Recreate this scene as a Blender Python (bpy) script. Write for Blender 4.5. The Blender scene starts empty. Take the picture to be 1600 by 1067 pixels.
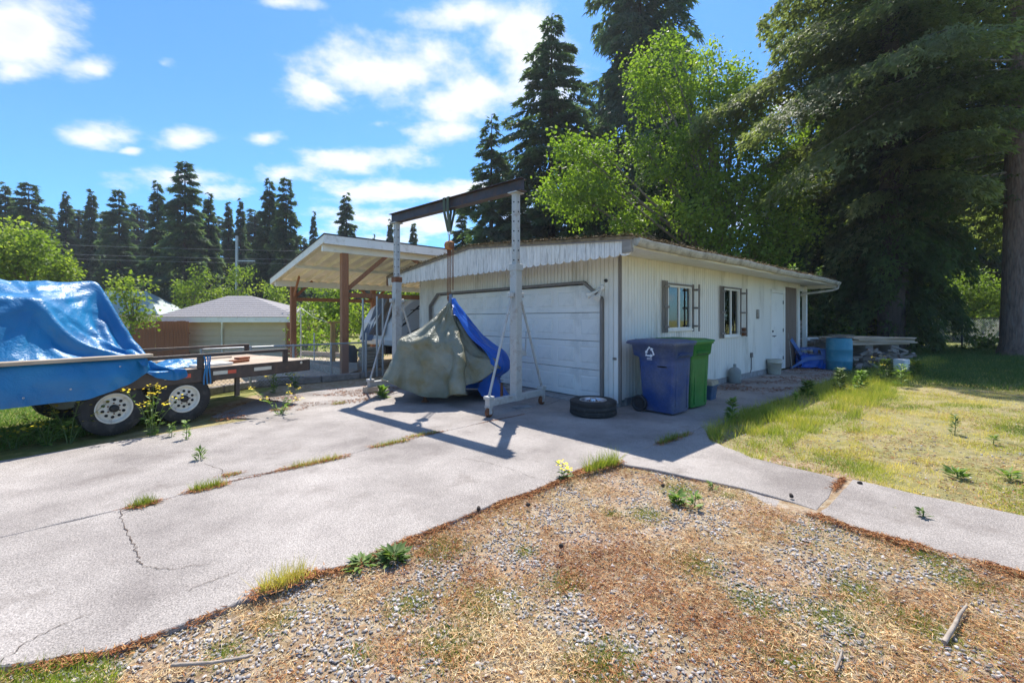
import bpy, bmesh, math, random
import numpy as np
from mathutils import Vector, Matrix
R = math.radians
random.seed(7); rng = np.random.default_rng(11)
scn = bpy.context.scene
col = scn.collection
CAMH = 1.48; FP = 678.5; HOR = 498.0           # camera height, focal length and horizon row of the 1600 px photo
# ------------------------------------------------------------------ camera
cd = bpy.data.cameras.new('camera'); cam = bpy.data.objects.new('camera', cd); col.objects.link(cam)
cam.location = (0, 0, CAMH); cam.rotation_euler = (R(90), 0, 0)
cd.sensor_width = 36; cd.lens = FP/1600*36; cd.shift_y = -(533.5-HOR)/1600
cd.clip_start = .05; cd.clip_end = 2000
scn.camera = cam
# ------------------------------------------------------------------ sun, sky, exposure
SUN_EL, SUN_AZ = 58.5, 5.0
sd = bpy.data.lights.new('sun', 'SUN'); sd.energy = 4.8; sd.angle = R(.53); sd.color = (1, .945, .86)
sun = bpy.data.objects.new('sun', sd); col.objects.link(sun)
tosun = Vector((math.sin(R(SUN_AZ))*math.cos(R(SUN_EL)), math.cos(R(SUN_AZ))*math.cos(R(SUN_EL)), math.sin(R(SUN_EL))))
sun.rotation_euler = tosun.to_track_quat('Z', 'Y').to_euler(); sun.location = (0, 0, 40)
world = bpy.data.worlds.new('World'); scn.world = world; world.use_nodes = True
wn, wl = world.node_tree.nodes, world.node_tree.links; wn.clear()
def WN(t, **k):
    n = wn.new(t)
    for a, b in k.items(): setattr(n, a, b)
    return n
def wmath(op, a, b=None, c=None, clamp=False):
    n = WN('ShaderNodeMath', operation=op, use_clamp=clamp)
    for i, v in enumerate((a, b, c)):
        if v is None: continue
        if isinstance(v, (int, float)): n.inputs[i].default_value = v
        else: wl.new(v, n.inputs[i])
    return n.outputs[0]
sky = WN('ShaderNodeTexSky', sky_type='NISHITA', sun_disc=False, sun_elevation=R(SUN_EL), sun_rotation=R(SUN_AZ))
sky.air_density = 1.0; sky.dust_density = .3; sky.ozone_density = 3.0
tc = WN('ShaderNodeTexCoord'); nrm = WN('ShaderNodeVectorMath', operation='NORMALIZE'); wl.new(tc.outputs['Generated'], nrm.inputs[0])
sx = WN('ShaderNodeSeparateXYZ'); wl.new(nrm.outputs[0], sx.inputs[0])
yy = wmath('MAXIMUM', sx.outputs[1], .05)
pq = WN('ShaderNodeCombineXYZ'); wl.new(wmath('DIVIDE', sx.outputs[0], yy), pq.inputs[0]); wl.new(wmath('DIVIDE', sx.outputs[2], yy), pq.inputs[1])
# fractal noise that breaks the cloud outlines, on the cloud layer's own plane
zz = wmath('ADD', wmath('MAXIMUM', sx.outputs[2], 0), .22)
cp = WN('ShaderNodeCombineXYZ'); wl.new(wmath('DIVIDE', sx.outputs[0], zz), cp.inputs[0]); wl.new(wmath('DIVIDE', sx.outputs[1], zz), cp.inputs[1])
nz = WN('ShaderNodeTexNoise'); nz.inputs['Scale'].default_value = 3.6; nz.inputs['Detail'].default_value = 12; nz.inputs['Roughness'].default_value = .62
wl.new(cp.outputs[0], nz.inputs['Vector'])
nb = WN('ShaderNodeTexNoise'); nb.inputs['Scale'].default_value = 1.1; nb.inputs['Detail'].default_value = 3; wl.new(cp.outputs[0], nb.inputs['Vector'])
BLOBS = [(35,50,125,75,1.1),(20,110,70,30,.8),(150,108,62,30,.95),(150,212,72,28,.95),(288,219,56,26,.95),(205,236,24,9,.8),(415,215,34,14,.85),
         (610,115,175,68,1.2),(500,140,85,42,1.),(720,150,110,70,1.05),(700,205,85,26,.95),(825,75,95,100,1.2),(720,22,120,30,.9),(588,194,34,13,.6),
         (560,250,150,26,1.),(440,268,80,20,.8),(650,302,190,26,1.15),(620,350,160,36,1.),(285,278,110,26,.85),(330,296,70,18,.7),(870,150,60,60,.9),
         (440,3,60,12,.6),(255,100,26,12,.45),(1235,165,40,20,.9),(1050,330,500,50,.6),(-250,150,140,50,1.),(1500,-60,220,60,.9)]
acc = None
for (u, v, ru, rv, a) in BLOBS:
    s = WN('ShaderNodeVectorMath', operation='SUBTRACT'); wl.new(pq.outputs[0], s.inputs[0]); s.inputs[1].default_value = ((u-800)/FP, (HOR-v)/FP, 0)
    m = WN('ShaderNodeVectorMath', operation='MULTIPLY'); wl.new(s.outputs[0], m.inputs[0]); m.inputs[1].default_value = (FP/ru, FP/rv, 0)
    l = WN('ShaderNodeVectorMath', operation='LENGTH'); wl.new(m.outputs[0], l.inputs[0])
    d = wmath('MULTIPLY_ADD', l.outputs['Value'], -.85*a, a)
    acc = d if acc is None else wmath('SMOOTH_MAX', acc, d, .12)
front = wmath('GREATER_THAN', sx.outputs[1], .12)
acc = wmath('MAXIMUM', acc, -.5)
gen = wmath('MULTIPLY_ADD', nb.outputs[0], 3.2, -1.50)  # unseen cloud cover, thickened to make the shade less blue
side = wmath('GREATER_THAN', wmath('ABSOLUTE', wmath('DIVIDE', sx.outputs[0], yy)), 1.5)
hi = wmath('GREATER_THAN', wmath('DIVIDE', sx.outputs[2], yy), 1.15)
outm = wmath('MAXIMUM', wmath('SUBTRACT', 1, front), wmath('MAXIMUM', side, hi), clamp=True)
acc = wmath('MAXIMUM', acc, wmath('MULTIPLY_ADD', outm, 3, wmath('SUBTRACT', gen, 3)))
den = wmath('ADD', acc, wmath('MULTIPLY_ADD', nz.outputs[0], 2.7, -1.50))
mr = WN('ShaderNodeMapRange', interpolation_type='SMOOTHSTEP'); wl.new(den, mr.inputs[0]); mr.inputs[1].default_value = 0; mr.inputs[2].default_value = .8
thick = WN('ShaderNodeMapRange'); wl.new(den, thick.inputs[0]); thick.inputs[1].default_value = .7; thick.inputs[2].default_value = 1.45
cc = WN('ShaderNodeMix', data_type='RGBA'); wl.new(thick.outputs[0], cc.inputs[0]); cc.inputs[6].default_value = (5.5, 5.6, 5.75, 1); cc.inputs[7].default_value = (4.2, 4.45, 4.9, 1)
tint = WN('ShaderNodeMix', data_type='RGBA', blend_type='MULTIPLY'); tint.inputs[0].default_value = 1; wl.new(sky.outputs[0], tint.inputs[6]); tint.inputs[7].default_value = (.43, .79, 1.14, 1)
mx = WN('ShaderNodeMix', data_type='RGBA'); wl.new(wmath('MULTIPLY', mr.outputs[0], .96), mx.inputs[0]); wl.new(tint.outputs[2], mx.inputs[6]); wl.new(cc.outputs[2], mx.inputs[7])
bg = WN('ShaderNodeBackground'); bg.inputs[1].default_value = .112; wl.new(mx.outputs[2], bg.inputs[0])
wo = WN('ShaderNodeOutputWorld'); wl.new(bg.outputs[0], wo.inputs[0])
scn.view_settings.view_transform = 'Standard'; scn.view_settings.look = 'None'; scn.view_settings.gamma = 1
scn.view_settings.exposure = .86; scn.view_settings.use_curve_mapping = False
try:
    scn.cycles.max_bounces = 7; scn.cycles.diffuse_bounces = 4; scn.cycles.transparent_max_bounces = 6; scn.cycles.sample_clamp_indirect = 6
except Exception: pass

# ------------------------------------------------------------------ helpers
def W(u, v, Y): return Vector(((u-800)/FP*Y, Y, CAMH-(v-HOR)/FP*Y))
def G(u, v, z=0):
    Y = (CAMH-z)*FP/(v-HOR); return Vector(((u-800)/FP*Y, Y, z))
def tag(o, label=None, cat=None, group=None, kind=None):
    if label: o['label'] = label
    if cat: o['category'] = cat
    if group: o['group'] = group
    if kind: o['kind'] = kind
    return o
def thing(name, label, cat, loc=(0,0,0), rotz=0, group=None):
    o = bpy.data.objects.new(name, None); col.objects.link(o); o.location = loc; o.rotation_euler = (0,0,rotz)
    o.empty_display_size = .2
    return tag(o, label, cat, group)
def mo(name, me, parent=None, loc=None, rot=None):
    o = bpy.data.objects.new(name, me); col.objects.link(o)
    if parent: o.parent = parent
    if loc is not None: o.location = loc
    if rot is not None: o.rotation_euler = rot
    return o
def kids(o): return [c for c in col.objects if c.parent == o]
def dup(o, loc=None, rotz=None, parent=None, scale=None):
    c = o.copy(); col.objects.link(c)
    if parent: c.parent = parent
    if loc is not None: c.location = loc
    if rotz is not None: c.rotation_euler = (0,0,rotz)
    if scale is not None: c.scale = scale if hasattr(scale, '__len__') else (scale,)*3
    for k in o.children: dup(k, parent=c)
    return c
class MB:
    def __init__(s): s.v = []; s.f = []; s.sm = []
    def add(s, vs, fs, smooth=False):
        n = len(s.v); s.v += [tuple(p) for p in vs]; s.f += [tuple(i+n for i in f) for f in fs]; s.sm += [smooth]*len(fs); return s
    def box(s, x0, x1, y0, y1, z0, z1):
        vs = [(x,y,z) for z in (z0,z1) for y in (y0,y1) for x in (x0,x1)]
        return s.add(vs, [(0,2,3,1),(4,5,7,6),(0,1,5,4),(2,6,7,3),(0,4,6,2),(1,3,7,5)])
    def bar(s, p, q, w, h, up=(0,0,1)):
        p, q = Vector(p), Vector(q); d = (q-p).normalized(); u = Vector(up)
        if abs(d.dot(u)) > .98: u = Vector((0,1,0))
        a = d.cross(u).normalized(); b = a.cross(d).normalized()
        vs = [e+a*x*w/2+b*y*h/2 for e in (p,q) for x,y in ((-1,-1),(1,-1),(1,1),(-1,1))]
        return s.add(vs, [(0,1,2,3),(7,6,5,4),(0,4,5,1),(1,5,6,2),(2,6,7,3),(3,7,4,0)])
    def tube(s, pts, r, n=8, cap=True):
        pts = [Vector(p) for p in pts]; m = len(pts); rr = r if hasattr(r,'__len__') else [r]*m
        vs = []; prev = None
        for i, p in enumerate(pts):
            d = (pts[min(i+1,m-1)]-pts[max(i-1,0)]).normalized()
            a = d.cross(prev if prev is not None and abs(d.dot(prev))<.99 else (Vector((0,0,1)) if abs(d.z)<.9 else Vector((1,0,0)))).normalized() if prev is None else (prev-d*prev.dot(d)).normalized()
            prev = a; b = d.cross(a)
            for k in range(n):
                t = 2*math.pi*k/n; vs.append(p+(a*math.cos(t)+b*math.sin(t))*rr[i])
        fs = [(i*n+k, i*n+(k+1)%n, (i+1)*n+(k+1)%n, (i+1)*n+k) for i in range(m-1) for k in range(n)]
        s.add(vs, fs, True)
        if cap: s.add(vs[:n], [tuple(range(n))[::-1]]); s.add(vs[-n:], [tuple(range(n))])
        return s
    def lathe(s, prof, n=24, c=(0,0,0), axis='z', smooth=True):
        vs = []
        for r, z in prof:
            for k in range(n):
                t = 2*math.pi*k/n; x, y = r*math.cos(t), r*math.sin(t)
                p = (x,y,z) if axis=='z' else ((z,x,y) if axis=='x' else (y,z,x))
                vs.append((p[0]+c[0],p[1]+c[1],p[2]+c[2]))
        m = len(prof)
        fs = [(i*n+k, i*n+(k+1)%n, (i+1)*n+(k+1)%n, (i+1)*n+k) for i in range(m-1) for k in range(n)]
        return s.add(vs, fs, smooth)
    def prism(s, poly, z0, z1, M=None):
        n = len(poly); vs = [(x,y,z0) for x,y in poly]+[(x,y,z1) for x,y in poly]
        if M is not None: vs = [M@Vector(p) for p in vs]
        return s.add(vs, [tuple(range(n))[::-1], tuple(range(n,2*n))]+[(i,(i+1)%n,n+(i+1)%n,n+i) for i in range(n)])
    def grid(s, P, smooth=True, mask=None):
        nu, nv = len(P), len(P[0]); vs = [p for r_ in P for p in r_]
        fs = [(i*nv+j,(i+1)*nv+j,(i+1)*nv+j+1,i*nv+j+1) for i in range(nu-1) for j in range(nv-1) if mask is None or mask[i][j]]
        return s.add(vs, fs, smooth)
    def mesh(s, name, m):
        me = bpy.data.meshes.new(name); me.from_pydata(s.v, [], s.f)
        me.polygons.foreach_set('use_smooth', s.sm)
        bm = bmesh.new(); bm.from_mesh(me); bmesh.ops.recalc_face_normals(bm, faces=bm.faces); bm.to_mesh(me); bm.free()
        if m: me.materials.append(m)
        return me
    def build(s, name, m, parent=None, loc=None, rot=None, bevel=0, seg=1):
        o = mo(name, s.mesh(name, m), parent, loc, rot)
        if bevel:
            b = o.modifiers.new('bevel','BEVEL'); b.width = bevel; b.segments = seg; b.limit_method = 'ANGLE'; b.angle_limit = R(40)
        return o
def batch(name, tv, tf, M, T, m, rnd=None, parent=None, smooth=False, rnd2=None):
    """many small pieces merged into one mesh: template tv/tf (triangles), matrices M (n,3,3), positions T (n,3)"""
    n = len(T); tv = np.asarray(tv, np.float32); tf = np.asarray(tf, np.int32); k = len(tv)
    V = np.einsum('nij,kj->nki', M, tv)+T[:,None,:]
    F = (tf[None]+(np.arange(n)*k)[:,None,None]).reshape(-1,3)
    return tris(name, V.reshape(-1,3), F, m, None if rnd is None else np.repeat(rnd, k), parent, smooth)
def tris(name, V, F, m, rnd=None, parent=None, smooth=False):
    me = bpy.data.meshes.new(name)
    me.vertices.add(len(V)); me.vertices.foreach_set('co', np.ascontiguousarray(V, np.float32).ravel())
    me.loops.add(F.size); me.loops.foreach_set('vertex_index', np.ascontiguousarray(F, np.int32).ravel())
    me.polygons.add(len(F)); me.polygons.foreach_set('loop_start', np.arange(0, F.size, 3, dtype=np.int32))
    if smooth: me.polygons.foreach_set('use_smooth', np.ones(len(F), bool))
    if rnd is not None:
        a = me.attributes.new('rnd', 'FLOAT', 'POINT'); a.data.foreach_set('value', np.ascontiguousarray(rnd, np.float32))
    me.update(calc_edges=True)
    if m: me.materials.append(m)
    return mo(name, me, parent)
def frames(d, up_jit, n):
    """orthonormal frames with x along d and random roll"""
    d = d/np.maximum(np.linalg.norm(d, axis=1, keepdims=True), 1e-6)
    r = rng.normal(size=d.shape)*up_jit; r[:,2] += 1
    y = np.cross(r, d); y /= np.maximum(np.linalg.norm(y, axis=1, keepdims=True), 1e-6)
    z = np.cross(d, y)
    return np.stack([d, y, z], axis=2)
def vnoise(x, y, seed=0):
    """smooth value noise 0..1"""
    def h(i, j): 
        k = (i.astype(np.int64)*374761393+j.astype(np.int64)*668265263+seed*1442695041) & 0x7fffffff
        k = ((k^(k>>13))*1274126177) & 0x7fffffff
        return (k^(k>>16))%10007/10007.
    x = np.asarray(x, float); y = np.asarray(y, float)
    i, j = np.floor(x), np.floor(y); fx, fy = x-i, y-j; fx = fx*fx*(3-2*fx); fy = fy*fy*(3-2*fy)
    return (h(i,j)*(1-fx)+h(i+1,j)*fx)*(1-fy)+(h(i,j+1)*(1-fx)+h(i+1,j+1)*fx)*fy
def fbm(x, y, seed=0, o=4):
    s = 0; a = .5; t = 0
    for k in range(o): s = s+a*vnoise(x*2**k, y*2**k, seed+k*17); t += a; a *= .5
    return s/t
def inpoly(X, Y, poly):
    c = np.zeros(X.shape, bool); n = len(poly)
    for i in range(n):
        x0, y0 = poly[i][:2]; x1, y1 = poly[(i+1)%n][:2]
        if y0 == y1: continue
        k = ((y0 > Y) != (y1 > Y)) & (X < (x1-x0)*(Y-y0)/(y1-y0)+x0); c ^= k
    return c

# ------------------------------------------------------------------ materials
def nt(name):
    m = bpy.data.materials.new(name); m.use_nodes = True; m.node_tree.nodes.clear(); return m, m.node_tree.nodes, m.node_tree.links
def ramp(nodes, stops):
    r = nodes.new('ShaderNodeValToRGB'); e = r.color_ramp.elements
    while len(e) < len(stops): e.new(.5)
    for i, (p, c) in enumerate(stops): e[i].position = p; e[i].color = (*c, 1)
    return r
def mat(name, c, rough=.7, var=.25, scale=6, bump=.15, bscale=40, metal=0, spec=.5, dirt=None, dirtamt=.5, dscale=3, stretch=(1,1,1), coat=0, trans=0, alpha=None, detail=6):
    """colour c varied by noise, optional stains of colour dirt, fine relief"""
    m, N, L = nt(name)
    out = N.new('ShaderNodeOutputMaterial'); b = N.new('ShaderNodeBsdfPrincipled'); L.new(b.outputs[0], out.inputs[0])
    t = N.new('ShaderNodeTexCoord'); mp = N.new('ShaderNodeMapping'); mp.inputs['Scale'].default_value = stretch; L.new(t.outputs['Object'], mp.inputs[0])
    n1 = N.new('ShaderNodeTexNoise'); n1.inputs['Scale'].default_value = scale; n1.inputs['Detail'].default_value = detail; L.new(mp.outputs[0], n1.inputs['Vector'])
    lo = tuple(x*(1-var) for x in c); hi = tuple(min(1, x*(1+var)) for x in c)
    rp = ramp(N, [(.3, lo), (.7, hi)]); L.new(n1.outputs[0], rp.inputs[0]); cur = rp.outputs[0]
    if dirt:
        n2 = N.new('ShaderNodeTexNoise'); n2.inputs['Scale'].default_value = dscale; n2.inputs['Detail'].default_value = 8; n2.inputs['Roughness'].default_value = .7; L.new(mp.outputs[0], n2.inputs['Vector'])
        r2 = ramp(N, [(.62-.3*dirtamt, (0,0,0)), (.72-.1*dirtamt, (1,1,1))]); L.new(n2.outputs[0], r2.inputs[0])
        mm = N.new('ShaderNodeMath'); mm.operation = 'MULTIPLY'; mm.inputs[1].default_value = .75; L.new(r2.outputs[0], mm.inputs[0])
        mx = N.new('ShaderNodeMix'); mx.data_type = 'RGBA'; L.new(mm.outputs[0], mx.inputs[0]); L.new(cur, mx.inputs[6]); mx.inputs[7].default_value = (*dirt,1); cur = mx.outputs[2]
    L.new(cur, b.inputs['Base Color'])
    b.inputs['Roughness'].default_value = rough; b.inputs['Metallic'].default_value = metal; b.inputs['Specular IOR Level'].default_value = spec
    if coat: b.inputs['Coat Weight'].default_value = coat
    if trans: b.inputs['Transmission Weight'].default_value = trans
    if bump:
        n3 = N.new('ShaderNodeTexNoise'); n3.inputs['Scale'].default_value = bscale; n3.inputs['Detail'].default_value = 5; L.new(mp.outputs[0], n3.inputs['Vector'])
        bp = N.new('ShaderNodeBump'); bp.inputs['Strength'].default_value = bump; bp.inputs['Distance'].default_value = .02; L.new(n3.outputs[0], bp.inputs['Height']); L.new(bp.outputs[0], b.inputs['Normal'])
    return m
def leafmat(name, stops, transl=.35, rough=.55, gloss=.3):
    m, N, L = nt(name)
    out = N.new('ShaderNodeOutputMaterial'); b = N.new('ShaderNodeBsdfPrincipled'); tr = N.new('ShaderNodeBsdfTranslucent'); mx = N.new('ShaderNodeMixShader')
    a = N.new('ShaderNodeAttribute'); a.attribute_name = 'rnd'; rp = ramp(N, stops); L.new(a.outputs['Fac'], rp.inputs[0])
    oi = N.new('ShaderNodeObjectInfo'); hs = N.new('ShaderNodeHueSaturation'); mr_ = N.new('ShaderNodeMapRange'); mr_.inputs[3].default_value = .82; mr_.inputs[4].default_value = 1.18
    L.new(oi.outputs['Random'], mr_.inputs[0]); L.new(mr_.outputs[0], hs.inputs['Value']); L.new(rp.outputs[0], hs.inputs['Color'])
    L.new(hs.outputs[0], b.inputs['Base Color']); b.inputs['Roughness'].default_value = rough; b.inputs['Specular IOR Level'].default_value = gloss
    g = N.new('ShaderNodeMix'); g.data_type = 'RGBA'; g.blend_type = 'MULTIPLY'; g.inputs[0].default_value = 1; L.new(hs.outputs[0], g.inputs[6]); g.inputs[7].default_value = (1.35,1.5,.6,1)
    L.new(g.outputs[2], tr.inputs[0]); mx.inputs[0].default_value = transl; L.new(b.outputs[0], mx.inputs[1]); L.new(tr.outputs[0], mx.inputs[2]); L.new(mx.outputs[0], out.inputs[0])
    return m
def rndmat(name, stops, rough=.9, spec=.2, bump=0):
    m, N, L = nt(name)
    out = N.new('ShaderNodeOutputMaterial'); b = N.new('ShaderNodeBsdfPrincipled'); L.new(b.outputs[0], out.inputs[0])
    a = N.new('ShaderNodeAttribute'); a.attribute_name = 'rnd'; rp = ramp(N, stops); rp.color_ramp.interpolation = 'LINEAR'; L.new(a.outputs['Fac'], rp.inputs[0]); L.new(rp.outputs[0], b.inputs['Base Color'])
    b.inputs['Roughness'].default_value = rough; b.inputs['Specular IOR Level'].default_value = spec
    return m
M = {}
M['white_paint'] = mat('white_paint', (.80,.77,.71), .6, .06, 2, .06, 60, dirt=(.45,.42,.36), dirtamt=.25, dscale=2.2, stretch=(1,1,.35))
M['siding'] = mat('siding_paint', (.78,.755,.69), .65, .07, 1.5, .08, 50, dirt=(.42,.39,.32), dirtamt=.35, dscale=1.6, stretch=(1,1,.25))
M['door_paint'] = mat('door_paint', (.86,.825,.76), .45, .04, 1.2, .03, 30, dirt=(.6,.59,.55), dirtamt=.3, dscale=1.5)
M['valance'] = mat('valance_paint', (.76,.73,.68), .7, .1, 5, .15, 40, dirt=(.30,.29,.27), dirtamt=.42, dscale=7, stretch=(3,3,.5))
M['trim_brown'] = mat('trim_weathered', (.21,.185,.165), .8, .2, 8, .2, 60, stretch=(1,1,.2))
M['weather_wood'] = mat('weathered_wood', (.27,.245,.215), .85, .3, 14, .3, 60, stretch=(.3,.3,1), dirt=(.5,.48,.44), dirtamt=.35)
M['cedar_wood'] = mat('stained_wood', (.31,.125,.05), .6, .3, 10, .2, 50, stretch=(6,6,.5))
M['fence_wood'] = mat('fence_wood', (.25,.085,.035), .75, .35, 5, .25, 50, stretch=(4,4,.4))
M['new_wood'] = mat('yellow_wood', (.55,.30,.10), .65, .2, 10, .15, 50, stretch=(5,5,.5))
M['plank'] = mat('plank_wood', (.44,.36,.27), .8, .25, 7, .25, 60, stretch=(.4,3,3), dirt=(.3,.2,.12), dirtamt=.4)
M['deck'] = mat('deck_wood', (.40,.31,.23), .85, .25, 5, .3, 60, stretch=(.5,4,4), dirt=(.55,.5,.42), dirtamt=.4)
M['grey_wood'] = mat('greyed_timber', (.27,.24,.21), .85, .3, 6, .3, 50, stretch=(.4,3,3), dirt=(.15,.11,.08), dirtamt=.4)
M['roof_white'] = mat('roof_cream', (.84,.81,.72), .6, .05, 2, .04, 30, dirt=(.55,.5,.4), dirtamt=.2)
M['fascia_white'] = mat('fascia_white', (.78,.77,.73), .6, .05, 2, .05, 40, dirt=(.5,.46,.38), dirtamt=.3, dscale=4)
M['roof_felt'] = mat('roof_felt', (.06,.058,.055), .9, .3, 10, .2, 60)
M['moss_roof'] = mat('mossy_shingle', (.17,.125,.07), .95, .45, 9, .8, 40, dirt=(.34,.24,.12), dirtamt=.6, dscale=8)
M['shingle'] = mat('shingle_grey', (.25,.235,.24), .9, .3, 18, .5, 90)
M['gutter'] = mat('gutter_metal', (.52,.49,.42), .6, .15, 4, .15, 40, dirt=(.10,.085,.06), dirtamt=.62, dscale=4)
M['steel_paint'] = mat('gantry_paint', (.44,.44,.42), .5, .12, 5, .12, 40, dirt=(.19,.11,.06), dirtamt=.34, dscale=5, metal=.1)
M['galv'] = mat('galvanised_steel', (.40,.41,.41), .45, .12, 8, .06, 60, metal=.6)
M['beam_steel'] = mat('beam_steel', (.055,.045,.05), .5, .35, 4, .12, 40, dirt=(.12,.05,.025), dirtamt=.4, dscale=6, metal=.2)
M['trailer_steel'] = mat('trailer_steel', (.062,.045,.036), .55, .3, 6, .15, 50, dirt=(.13,.08,.05), dirtamt=.4, dscale=5)
M['rust'] = mat('rust', (.17,.065,.03), .85, .45, 25, .5, 80, dirt=(.30,.14,.06), dirtamt=.5, dscale=12)
M['orange_rust'] = mat('orange_block', (.40,.17,.05), .7, .3, 20, .3, 60)
M['rubber'] = mat('tyre_rubber', (.028,.027,.026), .8, .2, 12, .15, 80, dirt=(.09,.08,.07), dirtamt=.35, dscale=9)
M['rim_white'] = mat('rim_white', (.72,.68,.58), .5, .06, 5, .04, 50, dirt=(.35,.26,.18), dirtamt=.22, dscale=14)
M['alloy'] = mat('rim_silver', (.55,.56,.57), .3, .05, 5, .02, 50, metal=.9)
M['black'] = mat('black_plastic', (.02,.02,.022), .5, .2, 5, .05, 50)
M['dark_hole'] = mat('dark_hole', (.01,.01,.01), .9, .1, 5, 0)
M['sling'] = mat('green_sling', (.075,.10,.07), .8, .2, 12, .3, 120)
M['red_tape'] = mat('red_tape', (.62,.10,.05), .4, .08, 10, 0)
M['white_tape'] = mat('white_tape', (.62,.58,.48), .4, .08, 10, 0)
M['glass'] = None
M['curtain'] = mat('curtain', (.42,.42,.43), .9, .15, 3, .1, 30, stretch=(8,8,.5))
M['paper'] = mat('white_bag', (.8,.8,.8), .7, .08, 6, .3, 20)
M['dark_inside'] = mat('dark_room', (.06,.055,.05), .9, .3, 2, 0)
M['brown_panel'] = mat('brown_plywood', (.19,.135,.10), .8, .15, 4, .1, 40, stretch=(3,3,.4))
M['bucket'] = mat('dirty_bucket', (.50,.48,.40), .6, .15, 6, .1, 40, dirt=(.28,.25,.19), dirtamt=.45, dscale=6)
M['barrel'] = mat('teal_barrel', (.028,.22,.33), .45, .12, 5, .06, 30, dirt=(.10,.28,.36), dirtamt=.4, dscale=5)
M['chair_blue'] = mat('chair_blue', (.07,.16,.42), .5, .1, 5, .04, 30, dirt=(.18,.24,.38), dirtamt=.3)
M['tub_blue'] = mat('tub_blue', (.05,.11,.21), .5, .2, 8, .06, 30, dirt=(.14,.17,.2), dirtamt=.4, dscale=8)
M['tub_lid'] = mat('tub_lid', (.36,.31,.22), .7, .3, 10, .2, 30, dirt=(.15,.12,.08), dirtamt=.4, dscale=10)
M['rv_white'] = mat('camper_shell', (.72,.73,.75), .35, .03, 2, .02, 20, coat=.2)
M['rv_grey'] = mat('camper_stripe', (.05,.05,.055), .5, .1, 3, 0)
M['foundation'] = mat('foundation_concrete', (.30,.29,.28), .9, .25, 12, .4, 60)
M['bark'] = mat('bark', (.24,.155,.12), .95, .4, 9, 1.0, 14, stretch=(1.6,1.6,.3), dirt=(.30,.26,.23), dirtamt=.4, dscale=7)
M['bark_dark'] = mat('bark_dark', (.05,.038,.03), .95, .4, 9, .8, 14, stretch=(1.6,1.6,.3))
M['bark_grey'] = mat('bark_grey', (.17,.14,.10), .95, .3, 9, .6, 14, stretch=(1.6,1.6,.3))
M['twig'] = mat('dead_twig', (.30,.25,.20), .9, .3, 20, .3, 60)
M['stem'] = mat('weed_stem', (.12,.17,.05), .7, .2, 10, 0)
M['beige_siding'] = mat('beige_siding', (.56,.45,.31), .7, .05, 2, .05, 30)
M['teal_roof'] = mat('teal_roof', (.22,.30,.28), .5, .06, 1, .05, 10)
M['sand'] = mat('sand', (.44,.37,.28), .95, .25, 8, .5, 50)
def glassmat():
    m, N, L = nt('window_glass'); out = N.new('ShaderNodeOutputMaterial'); g = N.new('ShaderNodeBsdfGlossy'); t = N.new('ShaderNodeBsdfTransparent'); f = N.new('ShaderNodeFresnel'); mx = N.new('ShaderNodeMixShader')
    g.inputs['Roughness'].default_value = .03; f.inputs[0].default_value = 1.52; t.inputs[0].default_value = (.86,.9,.9,1)
    a = N.new('ShaderNodeMath'); a.operation = 'MULTIPLY_ADD'; a.inputs[1].default_value = 1.6; a.inputs[2].default_value = .05; a.use_clamp = True
    L.new(f.outputs[0], a.inputs[0]); L.new(a.outputs[0], mx.inputs[0]); L.new(t.outputs[0], mx.inputs[1]); L.new(g.outputs[0], mx.inputs[2]); L.new(mx.outputs[0], out.inputs[0]); return m
M['glass'] = glassmat()
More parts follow.
